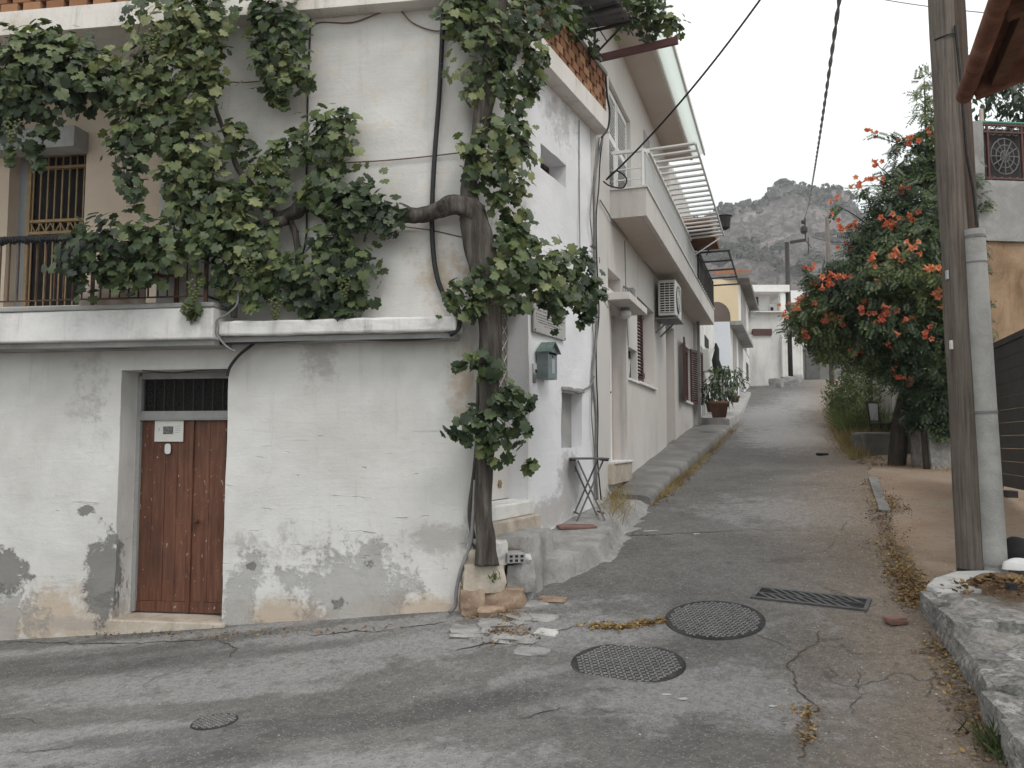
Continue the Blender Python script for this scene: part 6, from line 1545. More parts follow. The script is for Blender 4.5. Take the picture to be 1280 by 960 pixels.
mb.build('overhead_wire', CABLEG, None, True, label='thick twisted wire running up the lane to the street pole', cat='wire')
wire(at(1085, -4, 14), at(1290, 20, 13), .008, .05, CABLEG, 'thin faint wire crossing the sky behind the wooden pole')
wire(at(1015, 296, 40), at(1200, 250, 28), .02, .8, CABLE, 'thin far wire between the street pole and the bush')
# ================================================================== leaves
def leaf_mesh(name, m, tmpl_v, tmpl_f, pos, X, Y, Z, size, parent, kind=None, **pr):
    """many small leaves as one mesh: template points placed in frames (X,Y,Z) at POS"""
    tv = np.array(tmpl_v); n = len(pos); k = len(tv)
    V = pos[:, None, :]+size[:, None, None]*(tv[None, :, 0:1]*X[:, None, :]+tv[None, :, 1:2]*Y[:, None, :]+tv[None, :, 2:3]*Z[:, None, :])
    V = V.reshape(-1, 3)
    off = wloc(parent) if parent else Vector((0, 0, 0))
    org = Vector((0, 0, 0))
    if not parent: org = Vector((float(V[:, 0].mean()), float(V[:, 1].mean()), float(V[:, 2].min()))); off = org
    V = V-np.array(off)
    me = bpy.data.meshes.new(name); nf = len(tmpl_f)
    lt = np.array([len(f) for f in tmpl_f]); li = np.concatenate([np.array(f) for f in tmpl_f])
    loops = (np.arange(n)[:, None]*k+li[None, :]).ravel(); tot = np.tile(lt, n); starts = np.concatenate(([0], np.cumsum(tot)[:-1]))
    me.vertices.add(n*k); me.loops.add(len(loops)); me.polygons.add(n*nf)
    me.vertices.foreach_set('co', V.ravel().astype(np.float32)); me.loops.foreach_set('vertex_index', loops.astype(np.int32))
    me.polygons.foreach_set('loop_start', starts.astype(np.int32)); me.polygons.foreach_set('loop_total', tot.astype(np.int32))
    me.materials.append(m); me.update(); me.validate()
    o = bpy.data.objects.new(name, me); COL.objects.link(o)
    if parent: o.parent = parent
    else: o.location = org
    return setp(o, kind=kind, **pr)
def norm(a): return a/np.maximum(1e-6, np.linalg.norm(a, axis=1, keepdims=True))
def frames(nrm, down):
    """Z = leaf normal, Y = towards the tip (as near DOWN as lies in the leaf)"""
    Z = norm(nrm); Y = norm(down-Z*np.sum(down*Z, axis=1, keepdims=True)); X = np.cross(Y, Z); return X, Y, Z
# five-lobed vine leaf
GL_ = [(0, -.12, 0)]
for a, r in ((-160, .46), (-130, .44), (-104, .58), (-82, .55), (-66, .47), (-48, .64), (-34, .60), (-20, .52), (-8, .66), (0, .74), (8, .66), (20, .52), (34, .60), (48, .64), (66, .47), (82, .55), (104, .58), (130, .44), (160, .46)):
    t = R(a); GL_.append((r*math.sin(t), r*math.cos(t)+.0, -.16*(r**2)*(1+.5*math.cos(3*t))))
GLF = [(0, i+1, i) for i in range(1, len(GL_)-1)]
def ball_leaves(balls, dens, wall_n=None, hang=.7, seed=1, back=None):
    """balls: (x,y,z,r, squash). returns positions and normals, leaves shingled over each clump"""
    r_ = np.random.default_rng(seed); P, N = [], []
    for c, r, sq in balls:
        n = int(dens*r*r); d = norm(r_.normal(size=(n, 3))); rad = r*(.35+.72*r_.random(n)**.55)
        wob = np.array([1+.85*mn.noise(Vector((float(q[0])*1.8+c[0]*3, float(q[1])*1.8+c[1]*3, float(q[2])*1.8+c[2]*3))) for q in d])
        rad[r_.random(n) < .05] *= 1.3
        p = d*(rad*wob)[:, None]
        if wall_n is not None: w = np.array(wall_n); p -= w*np.sum(p*w, axis=1, keepdims=True)*(1-sq)
        P.append(p+np.array(c)); N.append(d)
    return np.concatenate(P), np.concatenate(N)

gv = thing('grapevine', 'old twisted grapevine climbing the house corner and spreading over the walls and balcony', 'vine', at(606, 672, 6.95))
def vine_part(name, pts, rad, n=14, jit=.22):
    P = [Vector(p) for p in pts]; out = []; rr = []
    for i in range(len(P)-1):
        p0, p1, p2, p3 = P[max(i-1, 0)], P[i], P[i+1], P[min(i+2, len(P)-1)]
        for k in range(7):
            t = k/7; q = .5*((2*p1)+(-p0+p2)*t+(2*p0-5*p1+4*p2-p3)*t*t+(-p0+3*p1-3*p2+p3)*t**3)
            q += Vector((mn.noise(q*2.5), mn.noise(q*2.5+Vector((5, 0, 0))), mn.noise(q*2.5+Vector((0, 7, 0)))))*.022
            out.append(q); rr.append(rad[i]+(rad[i+1]-rad[i])*t)
    out.append(P[-1]); rr.append(rad[-1])
    mb = MB(); base = 0; prevX = None; m = len(out)
    for i, p in enumerate(out):       # ridged, twisting stem
        d = (out[min(i+1, m-1)]-out[max(i-1, 0)]).normalized()
        if prevX is None: up = Vector((0, 0, 1)) if abs(d.z) < .9 else Vector((1, 0, 0)); X = d.cross(up).normalized()
        else: X = (prevX-d*prevX.dot(d)).normalized()
        prevX = X; Y = d.cross(X)
        for k in range(n):
            a = 2*math.pi*k/n; tw = a+i*.10
            r = rr[i]*(1+.13*math.sin(3*tw+.5)+.07*math.sin(5*tw)+jit*mn.noise(Vector((2*math.cos(a), 2*math.sin(a), i*.22))))
            mb.v.append(p+X*math.cos(a)*r+Y*math.sin(a)*r)
    for i in range(m-1):
        for k in range(n): a = i*n+k; b = i*n+(k+1) % n; mb.f.append((a, b, b+n, a+n))
    mb.f.append(tuple(reversed(range(n)))); mb.f.append(tuple((m-1)*n+k for k in range(n)))
    return mb.build(name, BARK, gv, True)
K = .007
A_ = lambda L, Y=6.93: [at(x, y, (yy[0] if yy else Y)) for x, y, *yy in L]
vine_part('trunk', A_([(606, 705), (606, 664), (603, 610), (607, 540), (613, 470), (611, 400), (605, 345), (598, 300), (590, 262)]), [.10, .075, .068, .074, .088, .105, .12, .125, .105], 20)
vine_part('branch', A_([(592, 275), (588, 240), (592, 200), (602, 150), (610, 105), (616, 60), (622, 10), (628, -60), (640, -130, 7.3)]), [.09, .072, .066, .072, .08, .078, .07, .06, .05], 16)
FB = lambda L, off=.14: [FRONT.px(x, y, off) for x, y in L]
vine_part('branch', [at(596, 272, 6.93), at(575, 256, 6.88)]+FB([(550, 262), (525, 270), (500, 271), (470, 268), (440, 258), (410, 250), (385, 252), (368, 266), (350, 272)]), [.10, .088, .072, .066, .062, .066, .062, .062, .07, .06, .05], 14)
vine_part('branch', FB([(352, 272), (335, 262), (322, 245), (308, 225), (295, 200), (280, 165), (265, 120)], .16), [.05, .042, .036, .03, .026, .022, .016], 8)
vine_part('branch', FB([(358, 275), (335, 280), (310, 285), (280, 280), (250, 270), (215, 280)], .20), [.05, .04, .034, .03, .024, .016], 8)
vine_part('branch', FB([(362, 270), (368, 295), (372, 330), (378, 360), (376, 392)], .12), [.034, .028, .024, .02, .018], 8)
vine_part('branch', FB([(292, 398), (292, 370), (285, 330), (292, 290)], .25), [.03, .028, .022, .016], 8)
vine_part('branch', A_([(612, 360), (640, 345, 7.0), (680, 340, 7.3), (720, 345, 7.7)]), [.04, .03, .02, .012], 8)
vine_part('branch', [at(594, 690, 6.98), at(588, 640, 7.0), at(591, 590, 7.02), at(596, 530, 7.02), at(600, 470, 7.0)], [.025, .02, .018, .018, .02], 7)
# clumps: (px, py, r in px, distance out of the front wall)
FC = [(12, 85, 42, .75), (45, 75, 40, .7), (75, 85, 42, .7), (105, 90, 38, .65), (140, 95, 34, .6), (20, 112, 38, .7), (55, 116, 34, .65), (95, 110, 30, .6), (52, 155, 15, .6), (60, 172, 9, .6), (8, 140, 22, .7), (30, 55, 20, .7), (60, 48, 20, .7), (90, 50, 14, .7), (128, 104, 24, .55),
      (215, 22, 46, .5), (245, 50, 40, .45), (225, 90, 42, .5), (190, 75, 34, .55), (235, 120, 40, .45), (180, 130, 34, .55), (200, 160, 34, .5), (160, 165, 28, .55), (165, 195, 22, .55), (160, 218, 16, .55), (170, 235, 10, .55), (255, 15, 34, .4), (262, 95, 20, .4), (265, 60, 22, .38),
      (342, 22, 32, .26), (350, 52, 36, .28), (352, 85, 33, .26), (345, 108, 22, .24), (325, 15, 22, .25), (372, 90, 18, .22), (378, 105, 14, .2), (330, 60, 22, .24),
      (235, 180, 34, .45), (245, 215, 42, .42), (225, 235, 30, .42), (265, 250, 44, .4), (280, 285, 38, .38), (235, 275, 32, .42), (300, 250, 26, .3), (292, 172, 22, .25), (310, 185, 12, .2), (285, 320, 36, .35), (310, 340, 34, .3), (255, 305, 26, .45), (325, 215, 24, .25), (345, 235, 24, .22), (330, 300, 24, .25), (340, 200, 20, .22), (350, 210, 16, .2),
      (105, 318, 30, .62), (135, 312, 36, .6), (165, 305, 38, .58), (195, 300, 34, .55), (120, 345, 24, .6), (155, 340, 30, .58), (85, 325, 18, .62), (180, 335, 24, .55), (215, 320, 20, .5), (90, 345, 10, .6),
      (400, 162, 24, .22), (420, 160, 28, .22), (425, 185, 24, .22), (370, 178, 20, .2), (355, 190, 14, .2), (400, 190, 24, .22),
      (395, 240, 28, .24), (420, 235, 30, .25), (440, 255, 32, .25), (465, 262, 28, .24), (485, 275, 22, .22), (500, 268, 16, .2), (425, 275, 28, .25), (410, 300, 22, .22), (478, 290, 14, .2), (455, 240, 18, .22),
      (405, 325, 32, .24), (435, 325, 32, .25), (440, 355, 28, .24), (400, 355, 34, .25), (365, 345, 28, .24), (345, 355, 22, .24), (430, 380, 24, .22), (395, 380, 24, .22), (340, 330, 22, .26), (450, 375, 16, .2), (285, 365, 18, .3), (365, 370, 18, .22)]
balls = []
for px, py, r, off in FC:
    c = FRONT.px(px, py, off); balls.append((tuple(c), r*(c-CAM).length/1000*.92, .62))
pos, nr = ball_leaves(balls, 1500, tuple(FRONT.n), seed=3)
fo = np.array(FRONT.n); dist = (pos-np.array(FRONT.pt(0, 0))) @ fo
u_ = (pos-np.array(FRONT.pt(0, 0))) @ np.array(FRONT.d)
keep = (dist > .05) | (u_ < lr-.1); pos, nr = pos[keep], nr[keep]
def vine_leaves(pos, nr, out, seed, name='foliage', s0=.055, s1=.112):
    r_ = np.random.default_rng(seed); n = len(pos)
    N = nr*.55+np.array(out)*.75+np.array([0, 0, .55])+r_.normal(size=(n, 3))*.5
    dn = np.array([0, 0, -1.])+r_.normal(size=(n, 3))*.75+np.array(out)*.25
    X, Y, Z = frames(N, dn); sz = s0+(s1-s0)*r_.random(n)
    return leaf_mesh(name, VINE, GL_, GLF, pos, X, Y, Z, sz, gv)
vine_leaves(pos, nr, tuple(FRONT.n), 5)
CC = [(600, 20, 42, 6.95), (640, 25, 46, 7.0), (675, 15, 36, 7.3), (610, 60, 40, 6.9), (650, 70, 42, 7.0), (595, 92, 24, 6.9), (630, 100, 34, 6.95), (660, 110, 24, 7.1), (575, 30, 24, 6.95), (672, 80, 20, 7.2), (590, 120, 14, 6.9), (575, 10, 24, 6.95), (560, 92, 10, 6.9),
      (605, 150, 14, 6.95), (645, 135, 20, 7.0), (640, 165, 30, 6.95), (615, 185, 36, 6.9), (650, 190, 26, 7.0), (590, 190, 22, 6.9), (630, 215, 32, 6.92), (600, 215, 22, 6.9), (645, 235, 20, 7.0), (625, 245, 22, 6.95), (640, 265, 18, 7.0), (655, 275, 14, 7.05), (630, 280, 16, 7.0),
      (640, 310, 30, 7.0), (655, 335, 38, 7.0), (690, 335, 36, 7.2), (720, 340, 32, 7.45), (735, 365, 24, 7.6), (695, 365, 32, 7.25), (715, 375, 28, 7.4), (670, 360, 28, 7.1), (620, 345, 30, 6.85), (600, 360, 26, 6.82), (575, 372, 24, 6.8), (560, 378, 14, 6.8), (735, 320, 16, 7.6), (728, 388, 12, 7.5), (590, 385, 16, 6.8), (640, 375, 20, 6.95), (655, 295, 20, 7.05),
      (588, 450, 13, 6.84), (605, 455, 16, 6.82), (622, 462, 13, 6.85), (574, 458, 8, 6.84), (600, 470, 9, 6.82),
      (645, 490, 14, 6.85), (660, 502, 12, 6.85), (625, 500, 20, 6.8), (640, 520, 24, 6.8), (612, 528, 22, 6.8), (588, 540, 16, 6.8), (568, 540, 10, 6.8), (552, 538, 8, 6.8), (575, 550, 10, 6.8), (628, 548, 20, 6.8), (605, 560, 16, 6.8), (655, 535, 12, 6.85), (650, 552, 9, 6.85), (640, 572, 8, 6.85), (618, 578, 9, 6.82), (648, 515, 14, 6.82), (590, 520, 16, 6.8)]
balls = []
for px, py, r, Y in CC: c = at(px, py, Y-.02); balls.append((tuple(c), r*Y/1000*.92, .8))
odir = (FRONT.n+SIDE.n).normalized()
pos, nr = ball_leaves(balls, 1550, tuple(odir), seed=9)
def inwall(p): return ((p-np.array(FRONT.pt(0, 0))) @ fo < .03) & ((p-np.array(SIDE.pt(0, 0))) @ np.array(SIDE.n) < .03)
k_ = ~inwall(pos); vine_leaves(pos[k_], nr[k_], tuple(odir), 6)
# leaves over the roof arbour and parapet
RCL = [(s, z, o, r) for s, z, o, r in ((3.0, az+.42, .70, .24), (3.2, az+.38, .85, .22), (3.3, az+.32, 1.0, .20), (3.45, az+.36, 1.05, .14), (3.2, az+.5, .5, .26), (2.9, az+.55, .85, .26), (3.3, az+.22, .75, .14), (1.0, H1Z+.55, .2, .28), (1.5, H1Z+.62, .2, .26), (2.0, H1Z+.66, .2, .22), (2.35, H1Z+.64, .2, .16), (.5, H1Z+.4, .22, .3), (2.7, H1Z+.62, .2, .12), (.2, H1Z+.7, .2, .35), (1.2, H1Z+.9, .2, .3), (2.5, az+.62, .5, .25))]
pos, nr = ball_leaves([(tuple(SIDE.pt(s, z, o)), r, .9) for s, z, o, r in RCL], 1000, None, seed=13); vine_leaves(pos, nr, (SIDE.n.x*.5, SIDE.n.y*.5, .3), 8)
# hanging shoots and loose single leaves
P2 = []
for px, py, L, off in ((48, 180, .22, .6), (12, 175, .25, .7), (168, 238, .18, .55), (352, 120, .12, .24), (240, 372, .2, .42), (318, 372, .1, .3), (440, 398, .06, .22), (636, 285, .15, None), (735, 390, .1, None), (660, 575, .1, None)):
    for i in range(14): c = FRONT.px(px, py, off) if off else at(px, py, 6.95 if px < 700 else 7.5); P2.append(np.array(c)+np.array([rng.normal()*.035, rng.normal()*.03, -L*rng.random()]))
P2 = np.array(P2); vine_leaves(P2, np.zeros_like(P2), tuple(FRONT.n), 17, 'foliage', .08, .12)
# bunches of green grapes
def bunch(c):
    mb = MB(); rr = random.Random(int(c.x*1000))
    for i in range(34):
        f = i/34; ring = .05*(1-f)+.012; a = i*2.4; p = c+Vector((ring*math.cos(a), ring*math.sin(a), -.20*f)); bm = bmesh.new(); bmesh.ops.create_icosphere(bm, subdivisions=1, radius=.013)
        k = len(mb.v); mb.v += [p+v.co for v in bm.verts]; bm.verts.index_update(); mb.f += [tuple(k+v.index for v in f_.verts) for f_ in bm.faces]; bm.free()
    mb.build('grape_bunch', GRAPE, gv, True)
for px, py, off in ((243, 350, .55), (312, 318, .42), (430, 345, .42), (15, 150, .95), (190, 40, .75), (345, 372, .38)): bunch(FRONT.px(px, py, off))

# ================================================================== flowering bush
bu = thing('trumpet_vine', 'large dark trumpet vine bush covered in orange flowers leaning over the lane', 'bush', G(1140, 560))
BB = [(1003, 392, 17, 13.2), (1022, 405, 26, 13.2), (1022, 372, 22, 13.2), (1050, 362, 34, 13), (1052, 405, 34, 13.4), (1088, 348, 42, 12.8), (1090, 398, 46, 13), (1128, 328, 46, 12.6), (1140, 390, 48, 12.8), (1132, 435, 34, 13), (1160, 280, 38, 12.6), (1165, 340, 40, 12.4), (1172, 420, 40, 12.8), (1112, 292, 28, 12.8), (1150, 243, 32, 12.8), (1172, 212, 26, 12.9), (1168, 462, 30, 13), (1100, 428, 28, 13.4), (1040, 428, 14, 13.3), (1152, 492, 22, 13.1), (992, 405, 12, 13.2), (1124, 258, 20, 12.8), (1082, 312, 22, 12.9), (1200, 395, 34, 12.6), (1198, 255, 36, 13), (1190, 320, 38, 12.7), (1145, 520, 14, 13.1), (1063, 335, 22, 12.9), (1140, 205, 16, 12.9), (1104, 258, 20, 12.9), (1122, 232, 18, 12.9), (1092, 290, 22, 12.9), (1140, 212, 18, 12.9), (1076, 300, 14, 12.9), (1172, 172, 16, 13), (1182, 198, 22, 13), (1186, 232, 24, 13), (1160, 192, 14, 13), (1112, 452, 24, 13.2), (1138, 468, 24, 13.1), (1158, 518, 20, 13), (1172, 500, 24, 12.9), (1178, 535, 16, 12.9), (1064, 440, 18, 13.3), (1030, 436, 13, 13.3), (1086, 440, 20, 13.3), (1010, 412, 16, 13.3), (1072, 352, 24, 12.9), (1180, 465, 24, 12.8), (1015, 350, 12, 13.1), (1040, 338, 12, 13), (1165, 505, 16, 12.9)]
bl = []
for px, py, r, Y in BB: c = at(px, py, Y); bl.append((tuple(c), r*Y/1000*.95, 1))
for px, py, r in ((1156, 100, 9), (1153, 120, 9), (1157, 140, 10), (1160, 160, 11), (1150, 175, 9), (1135, 180, 8), (1120, 185, 7), (1165, 180, 12), (1105, 215, 6), (1085, 238, 7), (1100, 170, 4), (1112, 168, 5), (1075, 238, 6), (1110, 240, 9), (1048, 258, 5), (1130, 222, 10)): bl.append((tuple(at(px, py, 12.9)), r*12.9/1000, 1))
pos, nr = ball_leaves(bl, 1500, None, seed=21)
PIN = []; PF = []
for i in range(-3, 4):
    y = .5+i*.14; 
    for s in ((-1, 1) if i < 3 else (0,)):
        k = len(PIN)
        if s: PIN += [(0, y, 0), (s*.13, y+.11, .02), (s*.34, y+.10, -.05), (s*.16, y-.02, .01)]
        else: PIN += [(0, y, 0), (.07, y+.14, .01), (0, y+.34, -.06), (-.07, y+.14, .01)]
        PF.append((k, k+1, k+2, k+3))
n = len(pos); N = nr*.6+np.array([-.25, -.6, .55])+rng.normal(size=(n, 3))*.45; dn = nr*.5+np.array([-.2, -.3, -.7])+rng.normal(size=(n, 3))*.6
X, Y, Z = frames(N, dn); leaf_mesh('foliage', BUSHL, PIN, PF, pos, X, Y, Z, .14+.09*rng.random(n), bu)
def stem(name, pts, rad, par, m, n=10):
    mb = MB(); P = [Vector(p) for p in pts]; out, rr = [], []
    for i in range(len(P)-1):
        for k in range(5): t = k/5; out.append(P[i].lerp(P[i+1], t)+Vector((mn.noise(P[i]*3+Vector((t, 0, 0))), mn.noise(P[i]*2+Vector((0, t, 3))), 0))*.03); rr.append(rad[i]+(rad[i+1]-rad[i])*t)
    out.append(P[-1]); rr.append(rad[-1]); mb.tube(out, rr, n, True, .25); return mb.build(name, m, par, True)
g0 = at(1118, 548, 13.6)
stem('trunk', [(g0.x, g0.y, gz(g0.x, g0.y)-.15), at(1128, 510, 13.4), at(1138, 470, 13.2), at(1142, 420, 13), at(1140, 360, 13)], [.15, .12, .11, .10, .08], bu, TREEBARK, 12)
stem('branch', [at(1127, 535, 13.5), at(1140, 500, 13.3), at(1160, 470, 13.1), at(1165, 420, 13)], [.06, .055, .05, .04], bu, TREEBARK, 8)
stem('branch', [at(1158, 590, 12.95), at(1155, 520, 13), at(1160, 470, 13), at(1168, 400, 13)], [.06, .055, .05, .04], bu, TREEBARK, 8)
stem('branch', [at(1166, 595, 13.0), at(1163, 530, 13), at(1172, 470, 13)], [.05, .045, .04], bu, TREEBARK, 8)
stem('branch', [at(1141, 400, 13), at(1100, 385, 13.1), at(1060, 390, 13.2), at(1020, 400, 13.2)], [.07, .05, .035, .02], bu, TREEBARK, 8)
stem('branch', [at(1165, 340, 12.8), at(1160, 240, 12.9), at(1158, 160, 12.9), at(1155, 98, 12.9)], [.05, .035, .02, .008], bu, TREEBARK, 6)
stem('branch', [at(1162, 190, 12.9), at(1125, 180, 12.9), at(1089, 168, 12.9)], [.012, .009, .005], bu, TREEBARK, 5)
stem('branch', [at(1135, 250, 12.9), at(1100, 232, 12.9), at(1074, 233, 12.9)], [.012, .009, .005], bu, TREEBARK, 5)
stem('branch', [at(1110, 300, 12.9), at(1070, 270, 12.9), at(1041, 254, 12.9)], [.012, .009, .005], bu, TREEBARK, 5)
stem('branch', [at(1130, 240, 12.9), at(1108, 215, 12.9), at(1094, 206, 12.9)], [.012, .009, .005], bu, TREEBARK, 5)
# trumpet flowers in clusters
def flower_cluster(seed):
    rr = random.Random(seed); mb = MB(); 
    k_ = rr.randint(4, 7)
    for j in range(k_):
        d = Vector((rr.gauss(0, .8), -1.0+rr.gauss(0, .4), rr.gauss(.1, .55))).normalized(); c = Vector((rr.gauss(0, .065), rr.gauss(0, .03), rr.gauss(0, .05)))
        X = d.cross(Vector((0, 0, 1))).normalized(); Y = X.cross(d); n = 10; L = .075; base = len(mb.v)
        for r_, h in ((.007, -.06), (.014, -.02), (.020, .02)):
            for i in range(n): a = 2*math.pi*i/n; mb.v.append(c+d*h+X*math.cos(a)*r_+Y*math.sin(a)*r_)
        for i in range(n): a = 2*math.pi*i/n; r_ = .052 if i % 2 else .034; mb.v.append(c+d*(.028 if i % 2 else .034)+X*math.cos(a)*r_+Y*math.sin(a)*r_)
        for q in range(3):
            for i in range(n): a = base+q*n+i; b = base+q*n+(i+1) % n; mb.f.append((a, b, b+n, a+n))
    return mb
protos = []
FLP = [(1089, 165, .8), (1137, 175, 1.2), (1125, 178, .9), (1163, 166, .9), (1094, 206, 1), (1075, 232, 1.1), (1096, 225, 1), (1126, 237, 1), (1041, 253, 1), (1052, 283, 1.1), (1064, 282, 1.1), (1110, 281, 1.3), (1119, 278, .9), (1138, 272, 1.2), (1057, 309, .9), (1091, 325, 1.2), (1116, 319, 1.3), (1140, 312, 1.2), (1169, 337, 1.3), (1172, 366, 1.3), (1174, 377, .9), (1013, 334, .9), (1018, 354, 1.2), (1037, 353, 1.3), (1053, 347, 1.1), (1096, 354, 1.0), (1020, 385, 1.2), (1080, 386, 1.2), (1107, 391, 1.4), (1103, 399, 1.1), (1041, 401, 1.2), (1033, 396, .8), (1131, 401, 1.2), (1160, 417, 1.1), (1006, 420, 1.2), (1070, 442, .9), (1129, 474, 1.0), (1116, 461, .5), (986, 384, .8), (981, 393, .7), (1240, 378, 1.1), (1239, 428, 1), (1002, 372, .8), (1110, 430, .6)]
fm = [flower_cluster(s) for s in range(6)]
me_c = []
off0 = wloc(bu)
for i, mb in enumerate(fm):
    me = bpy.data.meshes.new('flower_cluster'); me.from_pydata([tuple(v) for v in mb.v], [], mb.f); me.materials.append(FLOWER); me.polygons.foreach_set('use_smooth', [True]*len(me.polygons)); me_c.append(me)
proto = None
for i, (px, py, s) in enumerate(FLP):
    Yf = 12.9
    best = None
    for c, r, _ in bl:
        rd = ray(px, py).normalized(); oc = Vector(c)-CAM; tca = oc.dot(rd); d2 = oc.length_squared-tca*tca
        if d2 < r*r*1.1:
            q = CAM+rd*(tca-math.sqrt(max(0, r*r*1.1-d2))-.06)
            if best is None or q.y < best.y: best = q
    if best is None: best = at(px, py, Yf)
    o = bpy.data.objects.new('flower_cluster', me_c[i % 6]) if proto is None else proto.copy()
    o.data = me_c[i % 6]; COL.objects.link(o); o.parent = bu; o.location = best-off0; k = .92*s; o.scale = (k, k, k); o.rotation_euler = (random.uniform(-.3, .3), random.uniform(-1, 1), random.uniform(-.4, .4))
    proto = proto or o

# dark tree behind the terrace
tr = thing('tree', 'dark leafy tree behind the terrace and the timber roof', 'tree', (at(1300, 400, 16.5).x, 16.5, 1.5))
tb = [(1230, 118, 34, 16), (1262, 125, 34, 16), (1290, 110, 45, 16), (1250, 85, 40, 16.5), (1300, 60, 60, 17), (1330, 120, 50, 16.5), (1240, 60, 24, 16.5), (1222, 100, 14, 16), (1270, 145, 25, 16.3)]
pos, nr = ball_leaves([(tuple(at(a, b, Y)), r*Y/1000, 1) for a, b, r, Y in tb], 330, None, seed=31)
n = len(pos); X, Y, Z = frames(nr*.6+np.array([0, -.4, .6])+rng.normal(size=(n, 3))*.5, nr*.3+np.array([0, 0, -1.])+rng.normal(size=(n, 3))*.5)
LV = [(0, 0, 0), (.22, .35, .03), (0, 1, -.1), (-.22, .35, .03)]
leaf_mesh('crown', TREEL, LV, [(0, 1, 2, 3)], pos, X, Y, Z, .16+.08*rng.random(n), tr)
stem('trunk', [(at(1300, 400, 16.5).x, 16.5, 1.4), at(1295, 250, 16.5), at(1290, 110, 16.4)], [.16, .13, .06], tr, TREEBARK)
# shadowy shrub at the far end of the weeds
sh2 = thing('shrub', 'dark shrub overhanging the weeds before the far garden wall', 'shrub', G(1062, 500))
pos, nr = ball_leaves([(tuple(at(a, b, Y)), r*Y/1000, 1) for a, b, r, Y in ((1062, 468, 16, 20), (1055, 482, 14, 20), (1072, 478, 12, 19.5), (1066, 452, 12, 20), (1048, 490, 10, 20.5))], 330, None, seed=33)
n = len(pos); X, Y, Z = frames(nr+np.array([0, -.4, .6])+rng.normal(size=(n, 3))*.5, nr*.3+np.array([0, 0, -1.])+rng.normal(size=(n, 3))*.5)
leaf_mesh('foliage', BUSHL, LV, [(0, 1, 2, 3)], pos, X, Y, Z, .12+.06*rng.random(n), sh2)
stem('stem', [G(1062, 500), at(1062, 482, 20), at(1060, 462, 20)], [.05, .04, .02], sh2, TREEBARK, 6)

wb_ = [(1046, 496, 16, 20.6), (1056, 486, 18, 20), (1066, 480, 18, 19.4), (1078, 492, 20, 18.2), (1068, 502, 20, 18), (1056, 508, 14, 18.6), (1084, 508, 14, 17), (1040, 503, 10, 21), (1090, 480, 12, 18.6), (1062, 466, 10, 20.4), (1074, 515, 12, 17)]
pos, nr = ball_leaves([(tuple(at(a, b, Y)), r*Y/1000, 1) for a, b, r, Y in wb_], 1500, None, seed=35)
n = len(pos); X, Y, Z = frames(nr*.5+np.array([0, -.5, .5])+rng.normal(size=(n, 3))*.6, np.array([0, 0, .5])+nr*.4+rng.normal(size=(n, 3))*.6)
leaf_mesh('weed_foliage', GRASSG, [(0, 0, 0), (.13, .4, .03), (0, 1, -.1), (-.13, .4, .03)], [(0, 1, 2, 3)], pos, X, Y, Z, .10+.10*rng.random(n), None, 'stuff')
# ================================================================== pot plants
def leafy(par, c, rad, h, n, m, size, seed, droop=.5):
    r_ = np.random.default_rng(seed); p = []; N = []
    for i in range(n):
        a = r_.random()*6.283; f = r_.random()**.8; r = rad*(.25+.8*r_.random())*(.5+.6*math.sin(f*3)); p.append((c.x+r*math.cos(a), c.y+r*math.sin(a), c.z+h*f)); N.append((math.cos(a)*.6, math.sin(a)*.6, .7))
    p = np.array(p); N = np.array(N)+r_.normal(size=(n, 3))*.35; d = N*np.array([1, 1, 0])+np.array([0, 0, -droop])+r_.normal(size=(n, 3))*.3
    X, Y, Z = frames(N, d); leaf_mesh('foliage', m, [(0, 0, 0), (.14, .35, .04), (0, 1, -.15), (-.14, .35, .04)], [(0, 1, 2, 3)], p, X, Y, Z, size*(.6+.6*r_.random(n)), par)
    for k in range(5):
        a = k*1.26; stem('stem', [c+Vector((.05*math.cos(a), .05*math.sin(a), -.1)), c+Vector((.12*math.cos(a), .12*math.sin(a), h*.5)), c+Vector((rad*.5*math.cos(a), rad*.5*math.sin(a), h*.9))], [.015, .012, .006], par, TREEBARK, 5)
leafy(POT1, pp1+Vector((.1, 0, 0)), .34, .85, 90, POTL, .24, 41); leafy(POT2, pp2, .3, .5, 160, POTL, .16, 42); leafy(POT3, pp3+Vector((-.1, 0, .0)), .45, .8, 170, GRASSY if False else POTL, .2, 43)

# ================================================================== weeds, dry grass, litter
def blades(name, spots, m, h0, h1, w, seed, lean=.35, **pr):
    r_ = np.random.default_rng(seed); n = len(spots); p = np.array([tuple(s) for s in spots]); a = r_.random(n)*6.283
    Z = norm(np.stack([np.cos(a), np.sin(a), .3*np.ones(n)], 1)); Y = norm(np.array([0, 0, 1.])+r_.normal(size=(n, 3))*lean*np.array([1, 1, .2])); X = norm(np.cross(Y, Z)); Z = np.cross(X, Y)
    return leaf_mesh(name, m, [(-w, 0, 0), (w, 0, 0), (w*.8, .5, .06), (-w*.8, .5, .06), (0, 1, .26)], [(0, 1, 2, 3), (3, 2, 4)], p, X, Y, Z, h0+(h1-h0)*r_.random(n), None, 'stuff')
def scatter(poly, n, seed, jitter=.25, lift=0):
    r_ = random.Random(seed); out = []
    P = [G(*q) for q in poly]
    while len(out) < n:
        i = r_.randrange(len(P)-1); p = P[i].lerp(P[i+1], r_.random()); j = jitter(i) if callable(jitter) else jitter
        x, y = p.x+r_.gauss(0, j), p.y+r_.gauss(0, j); out.append(Vector((x, y, gz(x, y)+lift)))
    return out
sp = []
